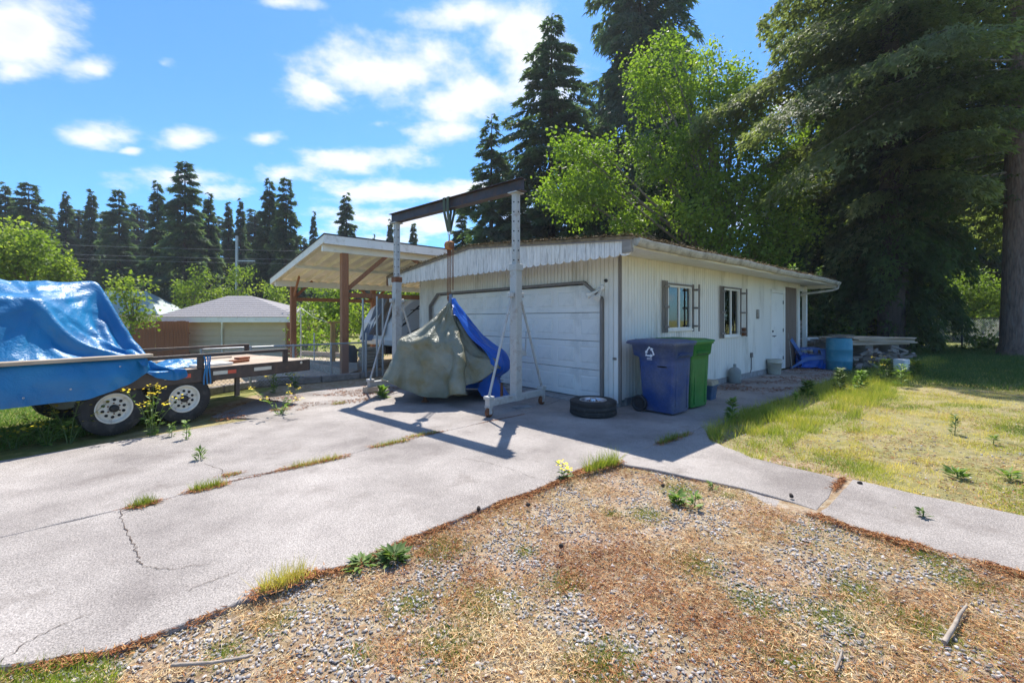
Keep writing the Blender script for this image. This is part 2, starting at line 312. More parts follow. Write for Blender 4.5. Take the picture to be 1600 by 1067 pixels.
def tarpmat(name, c, hi, stain=None, wr=.28, rough=.34, weave=True):
    """woven poly tarpaulin: crinkled sheen, faint weave, slightly see-through to light"""
    m, N, L = nt(name); out = N.new('ShaderNodeOutputMaterial'); b = N.new('ShaderNodeBsdfPrincipled'); tr = N.new('ShaderNodeBsdfTranslucent'); ms = N.new('ShaderNodeMixShader')
    t = N.new('ShaderNodeTexCoord'); n1 = N.new('ShaderNodeTexNoise'); n1.inputs['Scale'].default_value = 2.5; n1.inputs['Detail'].default_value = 7; L.new(t.outputs['Object'], n1.inputs['Vector'])
    rp = ramp(N, [(.3, c), (.72, hi)]); L.new(n1.outputs[0], rp.inputs[0]); cur = rp.outputs[0]
    if stain:
        n2 = N.new('ShaderNodeTexNoise'); n2.inputs['Scale'].default_value = 3.5; n2.inputs['Detail'].default_value = 8; L.new(t.outputs['Object'], n2.inputs['Vector'])
        r2 = ramp(N, [(.48, (0,0,0)), (.68, (.8,.8,.8))]); L.new(n2.outputs[0], r2.inputs[0]); mx = N.new('ShaderNodeMix'); mx.data_type = 'RGBA'
        L.new(r2.outputs[0], mx.inputs[0]); L.new(cur, mx.inputs[6]); mx.inputs[7].default_value = (*stain,1); cur = mx.outputs[2]
    L.new(cur, b.inputs['Base Color']); L.new(cur, tr.inputs[0]); b.inputs['Roughness'].default_value = rough; b.inputs['Specular IOR Level'].default_value = .6
    v = N.new('ShaderNodeTexVoronoi'); v.feature = 'DISTANCE_TO_EDGE'; v.inputs['Scale'].default_value = 11
    wn_ = N.new('ShaderNodeTexNoise'); wn_.inputs['Scale'].default_value = 4; wn_.inputs['Detail'].default_value = 4; L.new(t.outputs['Object'], wn_.inputs['Vector'])
    va = N.new('ShaderNodeVectorMath'); va.operation = 'MULTIPLY_ADD'; va.inputs[1].default_value = (.5,.5,.5); L.new(wn_.outputs['Color'], va.inputs[0]); L.new(t.outputs['Object'], va.inputs[2]); L.new(va.outputs[0], v.inputs['Vector'])
    n4 = N.new('ShaderNodeTexNoise'); n4.inputs['Scale'].default_value = 26; n4.inputs['Detail'].default_value = 4; n4.inputs['Distortion'].default_value = 1.2; L.new(t.outputs['Object'], n4.inputs['Vector'])
    ad = N.new('ShaderNodeMath'); ad.operation = 'MULTIPLY_ADD'; ad.inputs[1].default_value = .7; L.new(v.outputs['Distance'], ad.inputs[0]); L.new(n4.outputs[0], ad.inputs[2])
    bp = N.new('ShaderNodeBump'); bp.inputs['Strength'].default_value = wr; bp.inputs['Distance'].default_value = .035; L.new(ad.outputs[0], bp.inputs['Height']); L.new(bp.outputs[0], b.inputs['Normal'])
    ms.inputs[0].default_value = .12; L.new(b.outputs[0], ms.inputs[1]); L.new(tr.outputs[0], ms.inputs[2]); L.new(ms.outputs[0], out.inputs[0]); return m
M['tarp_blue'] = tarpmat('blue_tarp', (.003,.135,.34), (.006,.21,.46), rough=.40, wr=.24)
M['tarp_bright'] = tarpmat('bright_blue_tarp', (.006,.09,.48), (.012,.15,.62))
M['tarp_olive'] = tarpmat('olive_tarp', (.19,.20,.135), (.31,.30,.22), stain=(.22,.18,.07), rough=.36, wr=.5)
M['tarp_grey'] = tarpmat('grey_tarp', (.10,.13,.20), (.2,.25,.33))
M['tarp_brown'] = tarpmat('brown_tarp', (.10,.075,.06), (.18,.14,.11))
def concretemat():
    m, N, L = nt('driveway_concrete'); out = N.new('ShaderNodeOutputMaterial'); b = N.new('ShaderNodeBsdfPrincipled'); L.new(b.outputs[0], out.inputs[0])
    t = N.new('ShaderNodeTexCoord')
    def noise(s, d, r=.6):
        n = N.new('ShaderNodeTexNoise'); n.inputs['Scale'].default_value = s; n.inputs['Detail'].default_value = d; n.inputs['Roughness'].default_value = r; L.new(t.outputs['Object'], n.inputs['Vector']); return n.outputs[0]
    big = ramp(N, [(.34, (.19,.170,.158)), (.5, (.28,.255,.236)), (.66, (.36,.330,.306))]); L.new(noise(.9, 8, .62), big.inputs[0])
    fine = ramp(N, [(.40, (.42,.41,.40)), (.5, (1,1,1)), (.60, (1.6,1.57,1.55))]); L.new(noise(120, 6, .85), fine.inputs[0])
    mx = N.new('ShaderNodeMix'); mx.data_type = 'RGBA'; mx.blend_type = 'MULTIPLY'; mx.inputs[0].default_value = .9; L.new(big.outputs[0], mx.inputs[6]); L.new(fine.outputs[0], mx.inputs[7])
    v = N.new('ShaderNodeTexVoronoi'); v.inputs['Scale'].default_value = 55; L.new(t.outputs['Object'], v.inputs['Vector'])
    agg = ramp(N, [(.10, (1.8,1.77,1.75)), (.22, (1,1,1))]); L.new(v.outputs['Distance'], agg.inputs[0])
    m2 = N.new('ShaderNodeMix'); m2.data_type = 'RGBA'; m2.blend_type = 'MULTIPLY'; m2.inputs[0].default_value = .55; L.new(mx.outputs[2], m2.inputs[6]); L.new(agg.outputs[0], m2.inputs[7])
    st = ramp(N, [(.56, (0,0,0)), (.74, (.75,.75,.75))]); L.new(noise(1.7, 10, .72), st.inputs[0])
    m3 = N.new('ShaderNodeMix'); m3.data_type = 'RGBA'; L.new(st.outputs[0], m3.inputs[0]); L.new(m2.outputs[2], m3.inputs[6]); m3.inputs[7].default_value = (.15,.125,.11,1)
    L.new(m3.outputs[2], b.inputs['Base Color']); b.inputs['Roughness'].default_value = .88; b.inputs['Specular IOR Level'].default_value = .25
    bp = N.new('ShaderNodeBump'); bp.inputs['Strength'].default_value = .55; bp.inputs['Distance'].default_value = .006; L.new(noise(120, 4, .7), bp.inputs['Height']); L.new(bp.outputs[0], b.inputs['Normal'])
    return m
M['concrete'] = concretemat()
NEEDLE_ = [(0,(.035,.055,.028)),(.45,(.055,.085,.038)),(.8,(.085,.12,.05)),(1,(.16,.165,.075))]
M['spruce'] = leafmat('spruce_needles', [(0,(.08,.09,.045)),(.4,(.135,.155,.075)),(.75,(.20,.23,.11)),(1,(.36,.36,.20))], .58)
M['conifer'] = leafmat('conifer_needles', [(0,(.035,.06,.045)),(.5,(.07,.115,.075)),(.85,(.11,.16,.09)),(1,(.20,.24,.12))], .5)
M['cedar'] = leafmat('cedar_sprays', [(0,(.035,.06,.022)),(.5,(.06,.10,.036)),(.85,(.10,.16,.055)),(1,(.16,.21,.07))], .55)
M['maple'] = leafmat('maple_leaves', [(0,(.09,.14,.02)),(.4,(.16,.24,.03)),(.75,(.22,.30,.045)),(1,(.35,.40,.08))], .5)
M['bush'] = leafmat('bush_leaves', [(0,(.08,.12,.02)),(.5,(.17,.24,.04)),(1,(.34,.38,.08))], .5)
M['weed'] = leafmat('weed_leaves', [(0,(.07,.13,.03)),(.5,(.13,.22,.045)),(1,(.24,.33,.08))], .35)
M['flower'] = rndmat('yellow_flower', [(0,(.75,.52,.01)),(1,(.9,.75,.05))], .7)
M['grass'] = leafmat('grass_blades', [(0,(.09,.15,.02)),(.3,(.20,.26,.035)),(.55,(.38,.38,.07)),(.75,(.55,.45,.13)),(1,(.68,.54,.24))], .35)
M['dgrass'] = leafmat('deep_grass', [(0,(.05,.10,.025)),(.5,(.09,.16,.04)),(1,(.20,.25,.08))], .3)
M['roof_moss'] = rndmat('roof_moss', [(0,(.07,.055,.03)),(.5,(.17,.125,.065)),(1,(.34,.27,.15))])
M['sunlit_pile_wood'] = mat('sunlit_pile_wood', (.52,.41,.30), .85, .25, 6, .2, 50, stretch=(.5,3,3), dirt=(.28,.2,.13), dirtamt=.4)  # tan boards made paler: sunlight put into the wood colour
M['litter'] = rndmat('dry_litter', [(0,(.17,.06,.025)),(.3,(.33,.13,.05)),(.5,(.48,.27,.11)),(.7,(.62,.45,.23)),(1,(.72,.60,.38))])
M['stone'] = rndmat('gravel_stone', [(0,(.06,.058,.06)),(.25,(.19,.178,.175)),(.55,(.34,.318,.30)),(.85,(.50,.465,.44)),(1,(.66,.62,.58))], .85, .3)
# ------------------------------------------------------------------ frames of reference in the yard
C = Vector((1.831, 7.33, 0)); D2 = Vector((.7524, .6587, 0)); D1 = Vector((-.6587, .7524, 0)); ROT = math.atan2(.6587, .7524)
def L(s, t, z=0): return C+D2*s+D1*t+Vector((0,0,z))        # garage frame: s along the side wall, t along the front wall
def sstep(a, b, x):
    x = np.clip((np.asarray(x, float)-a)/(b-a), 0, 1); return x*x*(3-2*x)
def gh(X, Y):
    X = np.asarray(X, float); Y = np.asarray(Y, float)
    t = (X-C.x)*D1.x+(Y-C.y)*D1.y
    return -.03+.02*(fbm(X*1.3, Y*1.3, 5, 3)-.5)-1.0*sstep(13, 23, t)+.06*sstep(2.2, 4, -t)*(fbm(X*.5, Y*.5, 9, 3))
def gz(p): return float(gh(np.array([p[0]]), np.array([p[1]]))[0])
# ------------------------------------------------------------------ ground sheet
gravel_px = [(-420,1180),(0,1040),(161,1016),(237,992),(304,968),(408,926),(475,895),(537,883),(600,857),(636,840),(700,816),(788,780),(848,760),(900,736),(940,720),(968,724),(1020,732),(1066,742),(1109,751),(1162,762),(1197,784),(1227,795),(1278,806),(1330,826),(1450,857),(1578,891),(1700,925),(2000,1010),(2600,1500),(1700,2400),(0,2400)]
gravel_w = [tuple(G(u, v)[:2]) for u, v in gravel_px]
def axis(lo, a, b, hi, st): 
    near = np.arange(a, b, st); l = a-np.cumsum(st*1.22**np.arange(1, 60)); r = b+np.cumsum(st*1.22**np.arange(1, 60))
    return np.concatenate([l[l > lo][::-1], near, r[r < hi]])
gx = axis(-400, -10, 16, 400, .2); gy = axis(-120, -1, 20, 600, .2)
GX, GY = np.meshgrid(gx, gy, indexing='ij'); GZ = gh(GX, GY)
V = np.stack([GX, GY, GZ], -1).reshape(-1, 3); nu_, nv_ = GX.shape
ii, jj = np.meshgrid(np.arange(nu_-1), np.arange(nv_-1), indexing='ij'); a0 = (ii*nv_+jj).ravel()
F = np.concatenate([np.stack([a0, a0+nv_, a0+nv_+1], 1), np.stack([a0, a0+nv_+1, a0+1], 1)])
tt = (GX-C.x)*D1.x+(GY-C.y)*D1.y; ss = (GX-C.x)*D2.x+(GY-C.y)*D2.y
green = np.clip(.62+.5*sstep(9, 12, GY)*(GX > 2)-.0, 0, 1)
green = np.where(inpoly(GX, GY, gravel_w), .08, green)
green = np.where(inpoly(GX, GY, [tuple(G(u, v)[:2]) for u, v in ((1040,715),(1130,700),(1340,735),(1380,765),(1330,840),(1230,830),(1100,770))]), .05, green)
green = np.where((tt > 4) & (ss < 12), .2+.8*sstep(9, 11, ss)+.75*sstep(-3.4, -4.6, ss)*sstep(7.5, 9, tt)*0, green)
green = np.where(tt > 15, 1, green); green = np.where((GX < -5.2) & (GY < 9.5) & (tt < 12), .95, green)
green = np.where(GY > 24, 1, green)
def groundmat():
    m, N, Lk = nt('yard_ground'); out = N.new('ShaderNodeOutputMaterial'); b = N.new('ShaderNodeBsdfPrincipled'); Lk.new(b.outputs[0], out.inputs[0])
    t = N.new('ShaderNodeTexCoord'); a = N.new('ShaderNodeAttribute'); a.attribute_name = 'rnd'
    def noise(s, d, r=.65):
        n = N.new('ShaderNodeTexNoise'); n.inputs['Scale'].default_value = s; n.inputs['Detail'].default_value = d; n.inputs['Roughness'].default_value = r; Lk.new(t.outputs['Object'], n.inputs['Vector']); return n.outputs[0]
    dirt = ramp(N, [(.3, (.20,.125,.08)), (.45, (.36,.24,.155)), (.56, (.46,.36,.26)), (.70, (.52,.46,.40))]); Lk.new(noise(14, 8, .75), dirt.inputs[0])
    grs = ramp(N, [(.32, (.10,.14,.03)), (.5, (.22,.23,.06)), (.66, (.38,.34,.13)), (.8, (.46,.38,.19))]); Lk.new(noise(5, 8, .7), grs.inputs[0])
    ad = N.new('ShaderNodeMath'); ad.operation = 'MULTIPLY_ADD'; ad.inputs[1].default_value = 1.1; ad.inputs[2].default_value = -.55; Lk.new(noise(1.6, 7, .6), ad.inputs[0])
    s = N.new('ShaderNodeMath'); s.operation = 'ADD'; s.use_clamp = True; Lk.new(a.outputs['Fac'], s.inputs[0]); Lk.new(ad.outputs[0], s.inputs[1])
    mx = N.new('ShaderNodeMix'); mx.data_type = 'RGBA'; Lk.new(s.outputs[0], mx.inputs[0]); Lk.new(dirt.outputs[0], mx.inputs[6]); Lk.new(grs.outputs[0], mx.inputs[7]); Lk.new(mx.outputs[2], b.inputs['Base Color'])
    b.inputs['Roughness'].default_value = .95; b.inputs['Specular IOR Level'].default_value = .15
    bp = N.new('ShaderNodeBump'); bp.inputs['Strength'].default_value = .8; bp.inputs['Distance'].default_value = .03; Lk.new(noise(45, 5, .8), bp.inputs['Height']); Lk.new(bp.outputs[0], b.inputs['Normal']); return m
M['ground'] = groundmat()
g = tris('ground', V, F, M['ground'], green.ravel(), smooth=True); tag(g, kind='structure')

# ------------------------------------------------------------------ concrete slabs with open joints
def slab(px, z, parent, name='slab', world=False, gap=.011, jit=.008):
    pts = [Vector(p) if world else G(*p) for p in px]
    P = []
    for i, p in enumerate(pts):                                   # subdivide and roughen the outline
        q = pts[(i+1) % len(pts)]; n = max(1, min(40, int((q-p).length/.12)))
        for k in range(n):
            e = p.lerp(q, k/n); P.append(Vector((e.x+random.uniform(-jit, jit), e.y+random.uniform(-jit, jit), 0)))
    bm = bmesh.new(); vs = [bm.verts.new(p) for p in P]; f = bm.faces.new(vs)
    if f.normal.z < 0: f.normal_flip()
    r = bmesh.ops.inset_individual(bm, faces=[f], thickness=gap); bmesh.ops.delete(bm, geom=r['faces'], context='FACES')
    f = [x for x in bm.faces][0]
    for v in f.verts: v.co.z = 0
    e = bmesh.ops.extrude_face_region(bm, geom=[f]); 
    for v in [x for x in e['geom'] if isinstance(x, bmesh.types.BMVert)]: v.co.z = .09
    bmesh.ops.recalc_face_normals(bm, faces=bm.faces)
    te = [x for x in bm.edges if all(v.co.z > .05 for v in x.verts)]
    bmesh.ops.bevel(bm, geom=te, offset=.006, segments=1, affect='EDGES')
    me = bpy.data.meshes.new(name); bm.to_mesh(me); bm.free(); me.materials.append(M['concrete'])
    return mo(name, me, parent, (0,0,z-.09))
drive = tag(thing('driveway', None, None), kind='structure')
J1 = [(0,840),(190,795),(266,778),(347,755),(427,738),(537,712),(600,695),(684,676),(756,660),(820,647)]
J2 = [(13,718),(200,687),(404,653.5),(453,643),(500,637),(568,629)]
Bed = gravel_px[1:16]
left1 = G(-420, 940); left2 = G(-330, 776)
edge1 = L(-.06, 1.2); 
slab([left1]+[G(*p) for p in J1]+[edge1, L(-.06,-.02), L(.9,-.02), L(.9,-1.53), G(963,717)]+[G(*p) for p in Bed[::-1]]+[G(-420,1180)], 0, drive, world=True)
slab([left2]+[G(*p) for p in J2]+[L(-.06,6.55), edge1]+[G(*p) for p in J1[::-1]]+[left1], .003, drive, world=True)
slab([G(404,653.5),G(453,643),G(500,637),G(568,629),L(-.06,6.55),G(600,598),G(500,609),G(400,624),G(330,650)], -.004, drive, world=True)
slab([L(.9,-.02),L(5.2,-.02),L(5.2,-1.5),L(.9,-1.53)], .002, drive, world=True)
slab([L(5.2,-.02),L(9.5,-.02),L(9.5,-1.4),L(5.2,-1.45)], -.004, drive, world=True)
slab([L(9.5,.2),L(12.8,.2),L(12.8,-1.5),L(9.5,-1.4)], 0, drive, world=True)
walk = tag(thing('walkway', None, None), kind='structure')
slab([G(963,717),L(.9,-1.53),L(2.0,-1.52),G(1103,672),G(1109,687),G(1175,714),G(1240,730),G(1315,747),G(1278,797),G(1238,783),G(1200,772),G(1162,762),G(1109,751),G(1066,742),G(1020,732),G(968,724)], -.002, walk, world=True)
slab([G(1162,762),G(1200,774),G(1240,785),G(1280,799),G(1276,803),G(1250,800),G(1227,795),G(1197,784)], -.016, walk, world=True, gap=.014)
slab([G(1333,749),G(1450,776),G(1600,806),G(1760,838),G(1960,880),G(1800,952),G(1700,925),G(1578,891),G(1450,857),G(1330,826),G(1278,806)], .004, walk, world=True)
# cracks: open, needle-filled hairlines lying on the slabs
def crackline(pts, w, seed, name='crack', m=None, z=.0045):
    random.seed(seed); P = []
    for (a, b) in zip(pts[:-1], pts[1:]):
        for k in range(8):
            P.append(a.lerp(b, k/8)+Vector((random.uniform(-.012,.012), random.uniform(-.012,.012), 0)))
    P.append(pts[-1]); L_, R_ = [], []
    for i, p in enumerate(P):
        d = (P[min(i+1, len(P)-1)]-P[max(i-1,0)]).normalized(); nrm_ = Vector((-d.y, d.x, 0)); ww = w*random.uniform(.25,1.2)*(1 if 0 < i < len(P)-1 else .1)
        L_.append(p+nrm_*ww); R_.append(p-nrm_*ww)
    mb = MB(); mb.grid([[tuple(a.xyz[:2])+(z,), tuple(b.xyz[:2])+(z,)] for a, b in zip(L_, R_)], smooth=False)
    return mb.build(name, m or M['crackfill'], drive)
M['crackfill'] = mat('crack_fill', (.085,.06,.045), .95, .4, 30, 0)
crackline([G(188,797),G(193,820),G(208,845),G(213,868),G(222,884)], .0032, 1)
crackline([G(222,884),G(262,890),G(330,880)], .0018, 2)
crackline([G(430,738),G(352,735+12),G(344,733),G(318,724)], .0035, 3)
crackline([G(0,1035),G(48,1000),G(90,978),G(150,955)], .0025, 4)
crackline([G(716,715),G(760,722),G(795,732),G(840,748)], .0022, 5)
crackline([G(290,925),G(345,902),G(372,893)], .002, 6)

# ------------------------------------------------------------------ garage
gar = thing('garage', 'low white garage with scalloped valance over its wide door and mossy low roof', 'garage', tuple(C), ROT)
GL, GW = 9.48, 6.73; RY = 3.11; EAVE, RIDGE = 2.65, 3.0
def rz(y): return EAVE+(RIDGE-EAVE)*(1-abs(y-RY)/3.885)          # top of roof
WT = 2.56
# wall cores: thin boxes with the openings left out
core = MB()
def wallrects(xa, xb, za, zb, holes):
    xs = sorted({xa, xb, *[h[0] for h in holes], *[h[1] for h in holes]}); out = []
    for a, b in zip(xs[:-1], xs[1:]):
        zs = [(za, zb)]
        for h in holes:
            if h[0] <= a+1e-6 and h[1] >= b-1e-6:
                nz_ = []
                for (p, q) in zs:
                    if h[2] > p: nz_.append((p, min(q, h[2])))
                    if h[3] < q: nz_.append((max(p, h[3]), q))
                zs = [k for k in nz_ if k[1]-k[0] > .01]
        out += [(a, b, p, q) for p, q in zs]
    return out
W1 = (1.50,2.46,1.275,2.13); W2 = (3.987,4.875,1.08,2.18); DR = (7.06,8.04,.02,2.22); BP = (8.17,9.33,.02,2.42)
sideholes = [W1, W2, DR, BP]
for (a, b, p, q) in wallrects(0, GL, .1, WT, sideholes): core.box(a, b, .002, .10, p, q)
DY0, DY1, DZ = .364, 6.17, 2.14
for (a, b, p, q) in wallrects(.101, GW-.1, .05, WT+.02, [(DY0, DY1, 0, DZ)]): core.box(.002, .10, a, b, p, q)
core.box(0.002, GL, GW-.1, GW, .05, WT); core.box(GL-.1, GL, .1, GW-.1, .05, WT)
core.build('wall', M['siding'], gar)
sd_ = MB(); pitch = .092
def holes_at(x, holes, za, zb):
    zs = [(za, zb)]
    for h in holes:
        if h[0]-.01 < x < h[1]+.01:
            nn = []
            for p, q in zs:
                if h[2] > p: nn.append((p, min(q, h[2])))
                if h[3] < q: nn.append((max(p, h[3]), q))
            zs = nn
    return [k for k in zs if k[1]-k[0] > .015]
x = .03
while x < GL-.02:
    for p, q in holes_at(x+pitch/2, sideholes, .13, WT-.003): sd_.box(x, x+pitch-.010, -.012, .0015, p, q)
    x += pitch
sd_.build('side_siding', M['siding'], gar, bevel=.002)
sf = MB(); y = .05
def doorz(y):
    ch = .42
    if y < DY0 or y > DY1: return .05
    d = min(y-DY0, DY1-y)
    return DZ+.02 if d > ch*.9 else DZ-.30+.30*d/(ch*.9)+.02
while y < GW-.02:
    z0 = doorz(y+pitch/2) if DY0 < y+pitch/2 < DY1 else .06
    if y+pitch < DY0+.02 or y > DY1-.02: z0 = .06
    sf.box(-.012, .0015, y, y+pitch-.010, z0, rz(y+pitch/2)-.11); y += pitch
sf.build('front_siding', M['siding'], gar, bevel=.002)
# chamfer infill of the door opening
for (ya, sgn) in ((DY0, 1), (DY1, -1)):
    tri = MB()
    vs = [(x_, ya, DZ-.31) for x_ in (.0,.06)]+[(x_, ya, DZ) for x_ in (.0,.06)]+[(x_, ya+sgn*.40, DZ) for x_ in (.0,.06)]
    tri.add(vs, [(0,2,4),(1,5,3),(0,1,3,2),(2,3,5,4),(4,5,1,0)])
    tri.build('door_corner', M['siding'], gar)
t_ = MB(); TW = .075
pts = [(DY0,.05),(DY0,DZ-.31),(DY0+.40,DZ),(DY1-.40,DZ),(DY1,DZ-.31),(DY1,.05)]
for (a, b) in zip(pts[:-1], pts[1:]):
    ea = Vector((-.022,a[0],a[1])); eb = Vector((-.022,b[0],b[1])); t_.bar(ea, eb, .05, TW, up=(1,0,0))
t_.build('door_trim', M['trim_brown'], gar)
cb = MB(); cb.box(-.03,.0,-.028,.02,.04,WT); cb.build('corner_board', M['trim_brown'], gar)
cb = MB(); cb.box(-.027,-.013,.03,.115,.05,2.5); cb.build('corner_board', M['white_paint'], gar, bevel=.003)
cb = MB(); cb.box(-.03,.02,GW-.01,GW+.02,.04,WT); cb.build('corner_board', M['white_paint'], gar)
cb = MB(); cb.box(9.40,9.49,-.03,.05,.04,WT-.01); cb.build('corner_board', M['white_paint'], gar, bevel=.003)
cb = MB(); cb.box(8.055,8.16,-.026,.05,.04,WT-.15); cb.build('door_jamb', M['white_paint'], gar, bevel=.003)
for bb_ in ((.125,7.0,-.03,.12,-.04,.128),(-.02,.12,.0,.36,-.04,.055),(-.02,.12,6.2,GW,-.04,.055)):
    fd = MB(); fd.box(*bb_); fd.build('foundation', M['foundation'], gar, bevel=.008)
ap = MB(); ap.box(-.26,.10,DY0-.05,DY1+.1,-.05,.028); ap.build('door_sill', M['foundation'], gar, bevel=.01)
# sectional door
gd = thing('garage_door', None, None); gd.parent = gar
dmb = MB(); dmb.box(.055,.10,DY0+.03,DY1-.03,.04,.55); dm = dmb.mesh('door_section', M['door_paint'])
pm = MB(); pw = (DY1-DY0-.1)/10
ow, ohh = pw/2-.055, .165
o_ = [(-.004,-ow,-ohh),(-.004,ow,-ohh),(-.004,ow,ohh),(-.004,-ow,ohh)]; i1 = [(.006,-ow+.02,-ohh+.02),(.006,ow-.02,-ohh+.02),(.006,ow-.02,ohh-.02),(.006,-ow+.02,ohh-.02)]
i2 = [(-.007,-ow+.05,-ohh+.05),(-.007,ow-.05,-ohh+.05),(-.007,ow-.05,ohh-.05),(-.007,-ow+.05,ohh-.05)]
bk = [(.012,-ow,-ohh),(.012,ow,-ohh),(.012,ow,ohh),(.012,-ow,ohh)]
vs = o_+i1+i2+bk; fs = [(8,9,10,11)]+[(i,(i+1)%4,4+(i+1)%4,4+i) for i in range(4)]+[(4+i,4+(i+1)%4,8+(i+1)%4,8+i) for i in range(4)]+[(i,12+i,12+(i+1)%4,(i+1)%4) for i in range(4)]
pm.add(vs, fs); pme = pm.mesh('raised_panel', M['door_paint'])
for k in range(4):
    s_ = mo('door_section', dm, gd, (0,0,.518*k)); b = s_.modifiers.new('bevel','BEVEL'); b.width = .011; b.limit_method = 'ANGLE'
    for j in range(10): mo('raised_panel', pme, s_, (.054, DY0+.05+pw*(j+.5), .295))
hb = MB(); hb.box(.10,.102,DY0,DY1,.0,2.2); hb.build('door_gap', M['dark_hole'], gar)
# valance boards
VX = -.863; nb_ = 43; bwid = 7.77/nb_
for k in range(nb_):
    y0 = -.773+k*bwid; y1 = y0+bwid-.004; top0, top1 = rz(y0)-.03, rz(y1)-.03; r_ = (y1-y0)/2; yc = (y0+y1)/2
    zb = 2.435+random.uniform(-.007,.007); mb = MB(); yg = .003
    for (ya, yb) in ((y0, yc-yg), (yc+yg, y1)):
        n = 5; bot = []
        for i in range(n+1):
            yy_ = ya+(yb-ya)*i/n; d = (yy_-yc)/r_; bot.append((yy_, zb-.045*math.sqrt(max(0,1-d*d))))
        poly = bot+[(yb, rz(yb)-.03), (ya, rz(ya)-.03)]
        if k == 0: poly = poly
        m3 = Matrix(((0,0,1,0),(1,0,0,0),(0,1,0,0),(0,0,0,1)))
        mb.prism(poly, VX-.012+random.uniform(-.003,.003), VX+.010, m3)
    mb.box(VX-.002, VX+.012, y0+.002, y1-.002, zb+.02, min(top0, top1)-.01)
    mb.build('valance_board', M['valance'], gar)
eb = MB(); eb.box(VX-.03, VX+.03, -.80, -.775, 2.43, 2.62); eb.box(VX-.035, VX-.013, -.80, -.64, 2.42, 2.60); eb.build('rake_end', M['weather_wood'], gar, bevel=.008)
eb = MB(); eb.box(VX-.03, VX+.03, 7.0, 7.06, 2.40, 2.60); eb.build('rake_end', M['rust'], gar, bevel=.008)
# roof deck, rake strip, soffits
XE = 10.34
rf = MB()
for (ya, yb) in ((-.80, RY), (RY, 7.03)):
    n = 24
    for side_ in (0,):
        P = []
        for i in range(n*3+1):
            x_ = VX-.045+(XE-VX+.045)*i/(n*3); P.append([(x_, ya+(yb-ya)*j/10, rz(ya+(yb-ya)*j/10)+.012*fbm(x_*3, j*.9, 3)[()]+.004) for j in range(11)])
        rf.grid(P, smooth=True)
for (ya, yb) in ((-.80, RY), (RY, 7.03)):
    za, zb = rz(ya), rz(yb)
    vs = [(xx, yy__, zz_-d) for xx in (VX-.045, XE) for (yy__, zz_) in ((ya, za), (yb, zb)) for d in (.0,.045)]
    rf.add(vs, [(0,1,3,2),(4,6,7,5),(1,5,7,3),(0,4,5,1),(2,3,7,6)])
rf.build('roof', M['moss_roof'], gar)
rs = MB()
for (ya, yb) in ((-.79, RY), (RY, 7.02)): rs.bar((VX-.032, ya, rz(ya)-.04), (VX-.032, yb, rz(yb)-.04), .02, .05)
rs.build('rake_board', M['trim_brown'], gar)
so = MB()
so.add([(VX,-.78,2.50),(XE,-.78,2.50),(XE,.0,2.56),(VX,.0,2.56)], [(0,1,2,3)]); so.add([(VX,-.78,2.515),(XE,-.78,2.515),(XE,.0,2.575),(VX,.0,2.575)], [(3,2,1,0)])
so.build('side_soffit', M['fascia_white'], gar)
so = MB()
for (ya, yb) in ((.001, RY), (RY, 7.0)):
    so.add([(VX+.02,ya,rz(ya)-.10),(VX+.02,yb,rz(yb)-.10),(-.001,yb,rz(yb)-.10),(-.001,ya,rz(ya)-.10)], [(0,1,2,3)])
    so.add([(GL,ya,rz(ya)-.10),(GL,yb,rz(yb)-.10),(XE,yb,rz(yb)-.10),(XE,ya,rz(ya)-.10)], [(0,1,2,3)])
so.build('front_soffit', M['fascia_white'], gar)
fb = MB(); fb.box(VX, XE, -.80, -.782, 2.49, 2.605); fb.build('fascia', M['fascia_white'], gar, bevel=.003)
fb = MB(); fb.box(XE-.02, XE, -.78, RY, 2.44, 2.60); fb.build('fascia', M['fascia_white'], gar)
# gutter (ogee trough) with sag, and its downspout
P = []
for i in range(40):
    x_ = VX+.02+(XE-VX-.05)*i/39; sag = -.02*math.sin(i*.35)*.5-.006*math.sin(i*1.3)
    P.append([(x_, y_, z_+sag) for (y_, z_) in ((-.803,2.622),(-.803,2.52),(-.84,2.507),(-.875,2.52),(-.895,2.56),(-.915,2.60),(-.915,2.615),(-.908,2.615),(-.905,2.60),(-.885,2.56),(-.865,2.53),(-.81,2.527))])
gm = MB(); gm.grid(P); gm.add([P[0][k] for k in range(7)], [tuple(range(7))]); gm.add([P[-1][k] for k in range(7)], [tuple(range(7))[::-1]]); gm.build('gutter', M['gutter'], gar)
ds = MB(); ds.tube([(XE-.12,-.85,2.52),(XE-.12,-.84,2.42),(XE-.2,-.72,2.36),(GL+.0,-.06,2.24),(GL+.0,-.05,2.18)], .035, 8); ds.build('downspout', M['gutter'], gar)
# porch post and screen past the back corner
pp = MB(); pp.box(10.02,10.14,-.06,.06,0,2.5); pp.build('porch_post', M['white_paint'], gar, bevel=.005)
pr = MB(); pr.box(GL+.02, XE-.05, .0,.09,2.36,2.50); pr.build('porch_beam', M['white_paint'], gar, bevel=.004)
for k in range(6):
    pb = MB(); pb.box(9.62,10.30,.07,.09,.55+.15*k,.68+.15*k); pb.build('screen_board', M['grey_wood'], gar)
